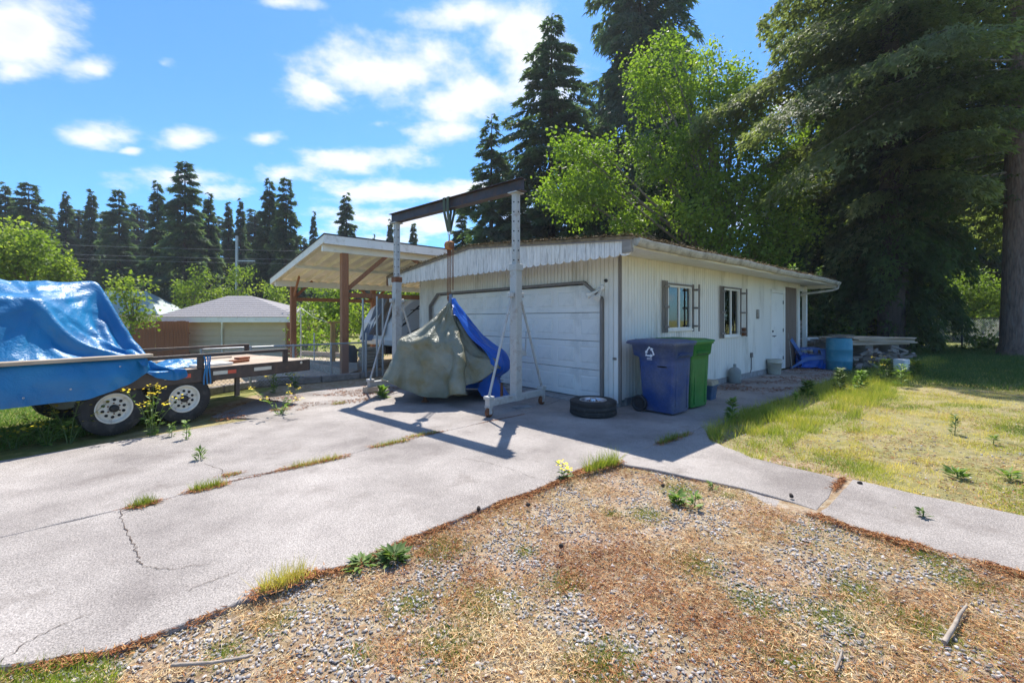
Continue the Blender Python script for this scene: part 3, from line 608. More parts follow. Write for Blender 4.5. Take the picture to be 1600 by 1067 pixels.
# windows with sliding sashes
def window(w, nm_seed):
    x0,x1,z0,z1 = w; f = MB(); fr = .035
    f.box(x0,x1,-.03,.05,z0,z0+fr); f.box(x0,x1,-.03,.05,z1-fr,z1); f.box(x0,x0+fr,-.03,.05,z0+fr,z1-fr); f.box(x1-fr,x1,-.03,.05,z0+fr,z1-fr)
    fo = f.build('window', M['white_paint'], gar, bevel=.003); xm = (x0+x1)/2
    mb = MB(); mb.box(xm-.022,xm+.022,-.012,.035,z0+fr,z1-fr); mb.build('mullion', M['white_paint'], fo, bevel=.003)
    sb = MB(); sb.box(x0-.02,x1+.02,-.055,-.031,z0-.04,z0+.004); sb.build('sill', M['white_paint'], fo, bevel=.003)
    for (a, b) in ((x0+fr, xm-.022), (xm+.022, x1-fr)):
        gp = MB(); gp.box(a+.001,b-.001,.010,.014,z0+fr+.001,z1-fr-.001); gp.build('pane', M['glass'], fo)
    return fo
wa = window(W1, 0); wb = window(W2, 1)
def curtain(x0, x1, z0, z1, fo, y=.085, m='curtain', seed=0):
    P = []
    for i in range(40):
        x_ = x0+(x1-x0)*i/39; w_ = .018*math.sin(i*1.05+seed)+.01*math.sin(i*2.3)
        P.append([(x_, y+w_*(1+.3*j), z0+(z1-z0)*j/4) for j in range(5)])
    mb = MB(); mb.grid(P); mb.build('curtain', M[m], fo)
curtain(1.52,1.75,1.85,2.15,wa); curtain(1.98,2.5,1.22,2.15,wa,seed=2); curtain(4.42,4.92,1.05,2.2,wb,seed=1,m='curtain'); curtain(3.98,4.2,1.05,2.2,wb,seed=3,m='brown_panel')
bagm = MB(); bagm.grid([[(1.66+.14*(1-j/7*.45)*math.cos(i*.7854)*(1+.12*math.sin(i*3+j)), .26+.08*math.sin(i*.7854), 1.28+.36*j/7+.02*math.sin(i*2.)) for j in range(8)] for i in range(9)]); bagm.build('curtain', M['paper'], wa)
rm = MB()
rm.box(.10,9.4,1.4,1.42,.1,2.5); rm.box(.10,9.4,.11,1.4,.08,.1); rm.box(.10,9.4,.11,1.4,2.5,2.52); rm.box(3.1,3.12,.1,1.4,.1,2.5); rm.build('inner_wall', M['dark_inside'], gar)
sh = MB(); sh.box(1.4,3.0,1.0,1.3,1.55,1.58); sh.build('inner_shelf', M['grey_wood'], gar)
# folding security grilles beside the windows
def grille(x0, x1, z0, z1, out=False):
    mb = MB()
    if not out:
        for xx in np.linspace(x0+.012, x1-.012, 4): mb.box(xx-.011, xx+.011, -.055, -.035, z0, z1)
        for zz_ in (z0+.11, (z0+z1)/2, z1-.11): mb.box(x0+.05, x1+.045, -.07, -.05, zz_-.022, zz_+.022)
    else:
        mb.box(x0, x0+.025, -.06,-.03, z0, z1); mb.box(x1-.02, x1, -.16,-.13, z0, z1)
        for zz_ in (z0+.11, (z0+z1)/2, z1-.11): mb.box(x0-.01, x1+.02, -.155,-.03, zz_-.018, zz_+.018)
    mb.build('window_grille', M['trim_brown'], gar, bevel=.003)
grille(1.27,1.46,1.215,2.2); grille(2.465,2.54,1.22,2.18,True); grille(3.735,3.95,1.035,2.22); grille(4.885,5.0,1.05,2.2,True)
tb = MB(); tb.box(1.46,2.52,-.05,-.028,2.135,2.165); tb.build('grille_rail', M['trim_brown'], gar)
tb = MB(); tb.box(3.95,4.95,-.05,-.028,2.185,2.215); tb.build('grille_rail', M['trim_brown'], gar)
lk = MB(); lk.box(5.0,5.13,-.09,-.02,1.06,1.26); lk.build('lock_box', M['rust'], gar, bevel=.006)
# side door
dj = MB(); dj.box(7.0,7.07,-.03,.05,.04,2.3); dj.box(7.0,8.06,-.03,.05,2.2,2.29); dj.build('door_frame', M['white_paint'], gar, bevel=.004)
sdo = MB(); sdo.box(7.075,8.05,-.008,.035,.04,2.195); so_ = sdo.build('side_door', M['door_paint'], gar, bevel=.003)
for z_ in (.35,1.15,1.95):
    h_ = MB(); h_.box(7.99,8.05,-.016,-.009,z_-.05,z_+.05); h_.build('hinge', M['black'], so_)
h_ = MB(); h_.tube([(7.16,-.008,1.0),(7.16,-.06,1.0),(7.27,-.06,1.0)], .012, 8); h_.build('handle', M['trim_brown'], so_)
h_ = MB(); h_.lathe([(.0,-.03),(.025,-.03),(.03,-.008)], 12, (7.16,0,1.13), 'y'); h_.lathe([(.0,-.02),(.02,-.02),(.025,-.008)], 12, (7.28,0,.99), 'y'); h_.build('lock', M['black'], so_)
bp_ = MB(); bp_.box(8.17,9.33,.03,.05,.02,2.42); bp_.build('plywood_panel', M['brown_panel'], gar)
mbx = MB(); mbx.box(5.96,6.06,-.06,-.013,1.48,1.72); mbx.build('bell_box', M['weather_wood'], gar, bevel=.01)
mbx = MB(); mbx.box(5.55,5.66,-.05,-.013,.50,.62); mbx.tube([(5.6,-.03,.5),(5.6,-.03,.2),(5.5,-.04,.13)], .012, 6); mbx.build('outlet_box', M['trim_brown'], gar, bevel=.004)
mbx = MB(); mbx.box(-.045,-.013,.06,.13,.78,.82); mbx.build('gate_latch', M['trim_brown'], gar, bevel=.004)
# twin floodlight above the door's right corner
fl = MB(); fl.lathe([(0,-.05),(.05,-.05),(.05,-.013),(0,-.013)], 14, (0,.36,2.02), 'x'); fo_ = fl.build('floodlight', M['white_paint'], gar)
for (dy, dz, ty) in ((.10,-.09,.10),(-.02,-.13,-.05)):
    a = Vector((-.05,.36,2.0)); b = Vector((-.13,.36+dy,1.99+dz*.6)); e = b+Vector((-.10,dy*.8,dz*.7))
    lm = MB(); lm.tube([a,b,b+(e-b)*.25,b+(e-b)*.6,e], [.012,.025,.032,.05,.058], 12); lm.build('lamp_head', M['white_paint'], fo_)
cb_ = MB(); cb_.lathe([(0,-.06),(.022,-.055),(.03,-.03),(.03,-.013)], 10, (0,.28,2.14), 'x'); cb_.build('sensor', M['black'], fo_)

# ------------------------------------------------------------------ carport
cp0 = Vector((-4.31, 11.16, 0)); car = thing('carport', 'cream lean-to carport roof on brown stained posts left of the garage', 'carport', tuple(cp0), ROT)
HI, LO, OH = 3.50, 2.80, .35
def cz(y): return HI-(HI-LO)*(y+OH)/5.51            # underside of the roof deck; y towards the low side
CX0, CX1 = -.604, 11.0
cr = MB()
def slabq(mb, x0, x1, y0, y1, d0, d1):
    vs = [(x_, y_, cz(y_)+d) for x_ in (x0,x1) for y_ in (y0,y1) for d in (d0,d1)]
    mb.add(vs, [(0,1,3,2),(4,6,7,5),(0,4,5,1),(2,3,7,6),(0,2,6,4),(1,5,7,3)])
slabq(cr, CX0+.03, CX1, -OH+.03, 5.13, .0, .02); cr.build('roof_deck', M['roof_white'], car)
cr = MB(); slabq(cr, CX0-.02, CX1, -OH-.02, 5.18, .022, .045); cr.build('roof_felt', M['roof_felt'], car)
fm = MB(); fm.box(CX0, CX1, -OH, -OH+.028, cz(-OH)-.20, cz(-OH)+.018); fm.build('high_fascia', M['fascia_white'], car, bevel=.003)
fm = MB(); fm.box(CX0, CX1, 5.132, 5.16, cz(5.16)-.17, cz(5.16)+.02); fm.build('low_fascia', M['fascia_white'], car, bevel=.003)
fm = MB(); vs = [(x_, y_, cz(y_)+d) for x_ in (CX0,CX0+.028) for y_ in (-OH+.03,5.13) for d in (-.16,.018)]; fm.add(vs, [(0,1,3,2),(4,6,7,5),(0,4,5,1),(2,3,7,6),(0,2,6,4),(1,5,7,3)]); fm.build('rake_fascia', M['fascia_white'], car)
for (y_, h) in ((0,.2),(4.7,.2)):
    bmn = MB(); bmn.box(CX0+.05, CX1-.1, y_-.05, y_+.05, cz(y_)-.12-h+.02, cz(y_)-.12); bmn.build('beam', M['roof_white'], car, bevel=.004)
bmn = MB(); bmn.box(CX0+.05, CX1-.1, 2.33, 2.37, cz(2.35)-.20, cz(2.35)-.112); bmn.build('beam', M['roof_white'], car)
rj = MB(); vs = [(x_, y_, cz(y_)+d) for x_ in (-.02,.02) for y_ in (-OH+.03,5.13) for d in (-.11,-.001)]; rj.add(vs, [(0,1,3,2),(4,6,7,5),(0,4,5,1),(2,3,7,6),(0,2,6,4),(1,5,7,3)])
rjm = rj.mesh('rafter', M['roof_white']); x = CX0+.25
while x < CX1: mo('rafter', rjm, car, (x,0,0)); x += .40
pd = MB(); pd.box(-.07,.07,-.07,.07,-.05,1)
for (x_, y_) in ((0,0),(3.4,0),(6.8,0),(0,4.7),(2.81,4.7),(5.9,4.7)):
    o = MB(); zt = cz(y_)-.30; o.box(x_-.085,x_+.085,y_-.085,y_+.085,-.15,zt); o.build('post', M['cedar_wood'], car, bevel=.008)
def brace(p, q, w=.10): 
    b_ = MB(); b_.bar(p, q, w*.55, w); b_.build('knee_brace', M['cedar_wood'], car, bevel=.004)
brace((.09,-.01,2.25),(1.25,-.01,3.28)); brace((3.30,0,2.4),(1.75,0,3.30))
brace((.09,4.7,2.25),(.62,4.7,2.78),.09); brace((2.72,4.7,2.2),(2.2,4.7,2.72),.09); brace((2.9,4.7,2.2),(3.42,4.7,2.72),.09); brace((.0,4.6,2.25),(.0,4.0,2.85),.09)
ra = MB(); ra.box(.09,3.31,-.03,.04,2.03,2.15); ra.build('side_rail', M['cedar_wood'], car, bevel=.004)
ra = MB(); ra.box(.09,6.6,4.68,4.74,2.08,2.20); ra.build('side_rail', M['cedar_wood'], car, bevel=.004)
ra = MB(); ra.box(.09,2.7,2.3,2.36,1.96,2.03); 
# ------------------------------------------------------------------ cloth: a small position-based drape, so tarps hang on what they cover
def drape(P, batches, fixed, collide, steps=160, iters=8, g=.0011, damp=.965, rest=None):
    P = P.copy(); old = P.copy(); rest = P if rest is None else rest
    bl = [(i, j, np.linalg.norm(rest[i]-rest[j], axis=1)*s, k) for (i, j, s, k) in batches]
    inv = np.ones(len(P)); inv[fixed] = 0; fp = P[fixed].copy()
    for st in range(steps):
        v = (P-old)*damp; old = P.copy(); P = P+v; P[:,2] -= g; P[fixed] = fp
        for it in range(iters):
            for i, j, r0, k in bl:
                d = P[j]-P[i]; l = np.linalg.norm(d, axis=1)+1e-9; w = inv[i]+inv[j]+1e-9
                c = (d*((l-r0)/l/w*k)[:,None]); P[i] += c*inv[i][:,None]; P[j] -= c*inv[j][:,None]
            P, old = collide(P, old)
        P[fixed] = fp
    return P
def c_box(P, old, c, h, r=.03, fr=.7):
    q = P-np.array(c); a = np.array(h)+r; ins = np.all(np.abs(q) < a, axis=1)
    if ins.any():
        qi = q[ins]; pen = a-np.abs(qi); pen[:,2] = np.where(qi[:,2] > 0, pen[:,2], 9); k = pen.argmin(1); n = np.arange(len(k))
        qi[n,k] = np.sign(qi[n,k])*a[k]; q[ins] = qi; new = q[ins]+np.array(c); old[ins] = old[ins]*(1-fr)+new*fr; P[ins] = new
    return P, old
def c_cap(P, old, a, b, r, fr=.6):
    a = np.array(a, float); b = np.array(b, float); ab = b-a; t = np.clip(((P-a)@ab)/max(ab@ab, 1e-9), 0, 1); c = a+t[:,None]*ab
    d = P-c; l = np.linalg.norm(d, axis=1)+1e-9; rr = r if np.isscalar(r) else r[0]+(r[1]-r[0])*t
    ins = l < rr
    if ins.any():
        new = c[ins]+d[ins]/l[ins][:,None]*(rr if np.isscalar(rr) else rr[ins])[:,None] if not np.isscalar(rr) else c[ins]+d[ins]/l[ins][:,None]*rr
        old[ins] = old[ins]*(1-fr)+new*fr; P[ins] = new
    return P, old
def c_floor(P, old, z=.02):
    ins = P[:,2] < z
    if ins.any(): P[ins,2] = z; old[ins] = P[ins]*.8+old[ins]*.2
    return P, old
def gridbatches(nu, nv, wrap=False, sh=.5, bend=.12):
    I = np.arange(nu*nv).reshape(nu, nv); out = []
    def pairs(A, B, s, k, par):
        out.append((A.ravel(), B.ravel(), s, k))
    for p in (0, 1):
        A = I[:, p:nv-1:2]; out.append((A.ravel(), (A+1).ravel(), 1, .9))
        if wrap: A = I[p::2]; out.append((A.ravel(), np.roll(I, -1, 0)[p::2].ravel(), 1, .9))
        else: A = I[p:nu-1:2]; out.append((A.ravel(), (A+nv).ravel(), 1, .9))
        src = np.roll(I, -1, 0) if wrap else None
        A = (I[p::2, :-1] if wrap else I[p:nu-1:2, :-1]); B = (src[p::2, 1:] if wrap else I[p:nu-1:2]+0)
        if wrap: out.append((A.ravel(), B.ravel(), 1, sh))
        else:
            out.append((A.ravel(), (A+nv+1).ravel(), 1, sh)); out.append(((A+1).ravel(), (A+nv).ravel(), 1, sh))
    for p in range(4):
        A = I[:, p:nv-2:4]; out.append((A.ravel(), (A+2).ravel(), 1, bend))
        if not wrap: A = I[p:nu-2:4]; out.append((A.ravel(), (A+2*nv).ravel(), 1, bend))
        else:
            J = np.roll(I, -2, 0); A = I[p::4]; out.append((A.ravel(), J[p::4].ravel(), 1, bend))
    return out
def clothobj(name, P, nu, nv, m, parent, wrap=False, mask=None, sub=1, thick=.004):
    mb = MB(); idx = lambda i, j: (i % nu)*nv+j
    fs = [(idx(i,j), idx(i+1,j), idx(i+1,j+1), idx(i,j+1)) for i in range(nu if wrap else nu-1) for j in range(nv-1) if mask is None or mask(i, j)]
    used = sorted({k for f in fs for k in f}); mp_ = {k: n for n, k in enumerate(used)}
    mb.add([tuple(P[k]) for k in used], [tuple(mp_[k] for k in f) for f in fs], True)
    o = mb.build(name, m, parent)
    if sub: s = o.modifiers.new('subdivision', 'SUBSURF'); s.levels = s.render_levels = sub
    return o

# ------------------------------------------------------------------ gantry crane
GO = Vector((.063, 7.0, 0)); GROT = math.atan2(.752, .66)
gan = thing('gantry_crane', 'grey steel gantry crane on casters straddling the olive tarp bundle', 'crane', tuple(GO), GROT)
SP = 3.33; BZ = 3.52
def ibeam(mb, y0, y1, zc, h, w, t=.012):
    mb.box(-w/2, w/2, y0, y1, zc+h/2-t, zc+h/2); mb.box(-w/2, w/2, y0, y1, zc-h/2, zc-h/2+t); mb.box(-t/2, t/2, y0, y1, zc-h/2+t, zc+h/2-t)
mb = MB(); ibeam(mb, -.17, SP+.19, BZ+.09, .20, .15); mb.build('top_beam', M['beam_steel'], gan)
def frame(y0, name_seed, bz):
    mb = MB(); mb.box(-.66,.72, y0-.05,y0+.05, bz, bz+.10); mb.build('base_beam', M['steel_paint'], gan, bevel=.006)
    mb = MB(); mb.box(-.075,.075,y0-.07,y0+.07, bz+.0, 2.28); lp = mb.build('lower_post', M['steel_paint'], gan, bevel=.008)
    mb = MB(); mb.box(-.05,.05,y0-.05,y0+.05, 2.28, BZ-.02)
    up = mb.build('upper_post', M['steel_paint'], gan, bevel=.005)
    hm = MB(); z = 2.42
    while z < BZ-.1:
        hm.lathe([(0,0),(.013,0),(.013,.003),(0,.003)], 8, (0,y0-.053,z) if False else (0, y0-.0535, z), 'y'); hm.lathe([(0,0),(.013,0),(.013,.003),(0,.003)], 8, (-.0535, y0, z), 'x'); z += .155
    tag(hm.build('pin_holes', M['dark_hole'], up), kind='stuff')
    mb = MB(); mb.box(-.085,.085,y0-.08,y0+.08, 2.25,2.36); mb.build('collar', M['rust'] if y0 > 1 else M['steel_paint'], gan, bevel=.006)
    mb = MB(); mb.box(-.10,.10,y0-.09,y0+.09, BZ-.03, BZ-.012); mb.build('top_plate', M['steel_paint'], gan)
    for sx_ in (-1, 1):
        xe = -.62 if sx_ < 0 else .68
        mb = MB(); mb.tube([(sx_*.10, y0, 1.86),(xe, y0, bz+.14)], .020, 8); mb.build('brace', M['steel_paint'], gan)
        mb = MB(); mb.box(sx_*.125-.035, sx_*.125+.035, y0-.045, y0+.045, 1.82,1.90); mb.build('brace_clamp', M['steel_paint'], gan, bevel=.01)
        mb = MB(); mb.box(xe-.06,xe+.06,y0-.065,y0+.065, bz+.10, bz+.15); mb.box(xe-.05,xe+.05,y0-.055,y0+.055,bz-.02,bz-.001); mb.build('end_bracket', M['steel_paint'], gan, bevel=.008)
        if name_seed == 0:
            cs = MB(); cs.box(xe-.03,xe+.03,y0-.045,y0-.035,.05,bz-.02); cs.box(xe-.03,xe+.03,y0+.035,y0+.045,.05,bz-.02); c_ = cs.build('caster', M['steel_paint'], gan)
            wh = MB(); wh.lathe([(.0,-.03),(.06,-.03),(.072,-.02),(.072,.02),(.06,.03),(0,.03)], 18, (xe,y0,.074), 'y'); wh.build('wheel', M['rust'], c_)
frame(0, 0, .165); frame(SP, 1, .12)
for xe in (-.62,.68):
    mb = MB(); mb.box(xe-.12,xe+.12,SP-.09,SP+.09,.0,.12); mb.build('support_block', M['plank'], gan, bevel=.008)
mb = MB(); mb.lathe([(0,-.06),(.05,-.06),(.05,.06),(0,.06)], 14, (.14,0,.93), 'x'); mb.box(.08,.20,-.06,.05,.88,.92); wi = mb.build('winch', M['steel_paint'], gan)
mb = MB(); mb.tube([(.20,0,.93),(.24,0,.93),(.26,0,1.27),(.36,0,1.27)], .011, 8); mb.build('crank', M['steel_paint'], wi)
mb = MB(); mb.tube([(.14,0,.98),(.115,0,1.84)], .004, 5); mb.build('cable', M['galv'], gan)
mb = MB(); z = 1.55
random.seed(4)
mb.tube([(.09+random.uniform(-.008,.008), -.02+random.uniform(-.01,.01), 1.95-.04*k) for k in range(24)], [random.uniform(.008,.016) for _ in range(24)], 6); mb.build('chain', M['rust'], gan)
# sling, hook, block and chains
HYp = 1.635; sl = thing('chain_hoist', 'rusty chain hoist with round orange block slung from the gantry beam', 'hoist', tuple(GO+Vector((-.752*HYp, .66*HYp, 0))), GROT)
mb = MB()
for s_ in (-1, 1):
    P = [(.082*s_, -.05, 3.50),(.083*s_,-.05,3.715),(.0,-.05,3.722)] if False else None
for yy0 in (-.055, .055):
    path = [(-.01,yy0*.4,3.10),(-.085,yy0*.9,3.46),(-.088,yy0,3.72),(0,yy0,3.727),(.088,yy0,3.72),(.085,yy0*.9,3.46),(.01,yy0*.4,3.10)]
    mb.grid([[ (x_, y_-.03, z_), (x_*1.02, y_+.03, z_) ] for x_, y_, z_ in path], smooth=False)
o = mb.build('sling', M['sling'], sl); sm_ = o.modifiers.new('solid','SOLIDIFY'); sm_.thickness = .012
mb = MB(); mb.tube([(0,.035*math.sin(a),3.07+.035*math.cos(a)) for a in np.linspace(0, 2*math.pi, 14)], .008, 6); mb.tube([(0,0,3.04),(0,0,2.93)], .014, 8); mb.build('hook', M['galv'], sl)
mb = MB(); mb.lathe([(0,-.06),(.04,-.06),(.085,-.045),(.088,-.01),(.075,0),(.088,.01),(.085,.045),(.04,.06),(0,.06)], 22, (0,0,2.84), 'y'); mb.build('block', M['orange_rust'], sl)
mb = MB(); mb.box(-.05,.05,-.10,-.06,2.78,2.90); mb.box(-.03,.03,-.03,.03,2.66,2.76); mb.build('block_housing', M['rust'], sl, bevel=.01)
def chain(x0, y0, za, zb, r=.011, link=.045):
    mb = MB(); z = za; k = 0
    while z > zb:
        w_ = .013; a = (w_,0) if k % 2 else (0,w_)
        mb.tube([(x0+a[0],y0+a[1],z),(x0+a[0],y0+a[1],z-link)], .0055, 5); mb.tube([(x0-a[0],y0-a[1],z),(x0-a[0],y0-a[1],z-link)], .0055, 5); z -= link*.8; k += 1
    tag(mb.build('chain', M['rust'], sl), kind='stuff')
chain(-.035,0,2.78,1.86); chain(.03,.01,2.78,1.86); chain(.07,-.02,2.78,2.05)
mb = MB(); mb.box(-.035,.035,-.02,.02,1.80,1.90); mb.build('load_hook', M['rust'], sl, bevel=.01)

# ------------------------------------------------------------------ engine under tarps
eng = thing('tarp_covered_engine', 'olive tarp bundle with blue tarp over its right side hanging before the garage door', 'engine', (-1.13, 8.03, 0), 0)
nth, nr = 112, 36
th = np.arange(nth)*2*math.pi/nth; rr_ = np.linspace(.03, 1, nr)
TH, RR = np.meshgrid(th, rr_, indexing='ij')
hem = 1.70+.16*np.cos(TH-math.pi)+.03*np.sin(3*TH)
rest = np.stack([RR*hem*np.cos(TH), RR*hem*np.sin(TH), np.full_like(TH, 1.80)], -1).reshape(-1,3)
P0 = rest.copy(); 
rad = np.hypot(P0[:,0], P0[:,1]); P0[:,0] *= 1-.22*(rad/1.9); P0[:,1] *= 1-.30*(rad/1.9); P0[:,2] = 1.80-.62*rad+rng.normal(0,.012,len(P0))+.05*np.sin(np.arctan2(P0[:,1],P0[:,0])*7)*rad
fixed = np.where(np.isclose(RR.ravel(), .03))[0]; P0[fixed,2] = 1.78; P0[fixed,:2] *= .8
def col_e(P, old):
    P, old = c_box(P, old, (-.36,0,.72), (.44,.46,.34), .05, .8); P, old = c_box(P, old, (.45,.0,.52), (.36,.36,.22), .05, .8)
    P, old = c_cap(P, old, (-.05,0,1.0), (0,0,1.72), (.16,.045)); P, old = c_cap(P, old, (.0,0,1.55), (.80,.05,.62), (.05,.12)); P, old = c_cap(P, old, (-.70,-.42,.95),(-.66,.3,1.10), .06); P, old = c_cap(P, old, (.02,-.46,.5),(.0,-.40,1.12), .07)
    P, old = c_cap(P, old, (.1,-.42,.55),(.12,-.30,1.05), .06)
    return c_floor(P, old, .10)
Pe = drape(P0, gridbatches(nth, nr, wrap=True, sh=.35, bend=.08), fixed, col_e, steps=150, iters=6, rest=rest)
Pe_front = Pe.copy(); lowz = Pe[:,2]; 
Aw = Pe.reshape(nth, nr, 3); nrm_ = np.cross(np.roll(Aw,-1,0)-np.roll(Aw,1,0), np.gradient(Aw, axis=1)); nrm_ /= np.linalg.norm(nrm_,axis=2,keepdims=True)+1e-9
ang_ = np.arctan2(Aw[...,1], Aw[...,0]); wr_ = np.abs(fbm(ang_*2.4+9+Aw[...,2]*1.2, Aw[...,2]*2.6+ang_*.9, 301, 3)-.5)+.5*np.abs(fbm(ang_*6+3, Aw[...,2]*5, 305, 3)-.5)
Aw += nrm_*((.13-wr_)*.27*np.clip(RR*3,0,1)*np.clip((1.05-RR)*6,.25,1))[...,None]; Pe = Aw.reshape(-1,3)
o = clothobj('olive_tarp', Pe, nth, nr, M['tarp_olive'], eng, wrap=True)
hemp = Pe.reshape(nth, nr, 3)[:, -1]; mb = MB(); mb.tube([tuple(p+np.array([0,0,.004])) for p in list(hemp)+[hemp[0]]], .011, 5, cap=False); mb.build('hem_rope', M['tarp_olive'], eng)
# blue tarp over the crown and the right side
A = Pe.reshape(nth, nr, 3)
def outer(phi, z):
    ang = np.arctan2(A[...,1], A[...,0]); d = np.abs((ang-phi+math.pi)%(2*math.pi)-math.pi); k = (d < .16) & (np.abs(A[...,2]-z) < .09)
    return float(np.hypot(A[...,0], A[...,1])[k].max()) if k.any() else .5
nb1, nb2 = 46, 40; PB = []
for i in range(nb1):
    phi = R(-72)+R(180)*i/(nb1-1); row = []
    for j in range(nb2):
        q = j/(nb2-1); z = 1.86-1.83*q
        if q < .04: r_ = .03+.05*q/.04
        else: r_ = max(.07+.53*(1.86-z)*1.02, 0)
        if z > .3: r_ = max(r_, outer(phi, z)+.035)
        r_ = r_*(1+.03*math.sin(i*.9+2*q))+.018*math.sin(i*1.7+5*q)*q+.012*math.sin(9*q+i*.3)
        NI = 13; low = 1.86-1.83*q*(1 if i > NI else .17+.83*(i/NI)**3.0); z2 = z if i > NI else low
        if i <= NI: r_ = (.03+.05*q/.04 if q < .04 else .08)+.03*math.sin(7*q+i)*q; r_ = max(r_, (outer(phi, z2)+.03) if z2 < 1.72 else .06+.5*(1.86-z2))
        row.append((r_*math.cos(phi), r_*math.sin(phi), max(.03, z2)))
    PB.append(row)
for _ in range(2):
    B_ = np.array(PB); B_[1:-1,1:-1] = (B_[1:-1,1:-1]*2+B_[:-2,1:-1]+B_[2:,1:-1]+B_[1:-1,:-2]+B_[1:-1,2:])/6; PB = B_.tolist()
mb = MB(); mb.grid(PB); ob = mb.build('blue_tarp', M['tarp_bright'], eng); s_ = ob.modifiers.new('subdivision','SUBSURF'); s_.levels = s_.render_levels = 1
mb = MB(); mb.tube([(0,0,1.72),(0,0,1.93)], [.055,.03], 10); mb.build('sleeve', M['tarp_grey'], eng)
for (x_, y_) in ((-.42,-.30),(.95,-.42),(.2,.35)):
    mb = MB(); mb.lathe([(.075,.0),(.07,.012),(.028,.05),(.024,.36)], 12, (x_,y_,0)); mb.build('jack_stand', M['rust'], eng)
mb = MB(); mb.box(-.7,.8,-.28,.28,.34,.62); mb.build('engine_block', M['beam_steel'], eng, bevel=.03)
lc = MB(); pts_ = []
for k in range(12): pts_.append((.80+.035*k/2+(.06 if k%2 else -.03), -.60+.02*k*.5, .62-.028*k))
lc.tube([(x_,y_-.06,z_) for x_,y_,z_ in pts_], .006, 5); lc.build('lacing_rope', M['sling'], eng)

# ------------------------------------------------------------------ flatbed trailer
T0 = Vector((-4.66, 6.2, 0)); TROT = math.atan2(.861, .508); TD = Vector((.508,.861,0)); TPp = Vector((-.861,.508,0))
trl = thing('flatbed_trailer', 'rusty dark flatbed trailer with two white spoked wheels and wooden deck', 'trailer', tuple(T0), TROT)
def tu(u): r = (u-800)/FP; return (r*T0.y-T0.x)/(TD.x-TD.y*r)
X0, X1, TW_ = -4.2, 1.95, 2.1
for y_ in (0, TW_-.05):
    mb = MB(); mb.box(X0,X1,y_,y_+.012,.55,.745); mb.box(X0,X1,y_,y_+.055,.733,.747); mb.box(X0,X1,y_,y_+.055,.55,.562); mb.build('side_frame', M['trailer_steel'], trl, bevel=.003)
for k in range(11):
    mb = MB(); y_ = .06+k*.18; z_ = .748+random.uniform(-.003,.003); mb.box(X0,X1-.02,y_,y_+.172,z_-.035,z_+.004); mb.build('deck_plank', M['deck'], trl, bevel=.004)
mb = MB(); mb.box(X1-.012,X1+.0,.0,TW_,.55,.745); mb.build('end_frame', M['trailer_steel'], trl)
for k in range(6):
    mb = MB(); mb.box(X0+.4+k*1.05,X0+.47+k*1.05,.03,TW_-.06,.60,.70); mb.build('crossmember', M['trailer_steel'], trl)
for y_, xe in ((.0,1.49),(TW_-.06,1.93)):
    mb = MB(); mb.box(X0,xe+.05,y_,y_+.05,.915,.965); mb.build('side_rail', M['trailer_steel'], trl, bevel=.004)
    for xp in ([xe, .19, -1.15, -2.4, -3.6]):
        mb = MB(); mb.box(xp-.03,xp+.05,y_+.003,y_+.047,.748,.914); mb.build('rail_post', M['trailer_steel'], trl, bevel=.003)
for (xa, ya, z0_) in ((.74,.06,.26),(.41,.35,.30),(1.2,1.8,.3)):
    mb = MB(); mb.box(xa-.03,xa+.03,ya,ya+.05,z0_,.60); mb.build('drop_leg', M['trailer_steel'], trl)
mb = MB(); mb.tube([(-.39,.1,.56),(-.39,.1,.40)], .03, 6); mb.box(-.72,-.06,.16,.22,.40,.46); mb.box(-1.15,.45,.20,.32,.48,.56); mb.build('spring_hanger', M['trailer_steel'], trl)
for xw in (0, -.777):
    mb = MB(); mb.tube([(xw,.2,.33),(xw,1.9,.33)], .035, 8); mb.build('axle', M['trailer_steel'], trl)
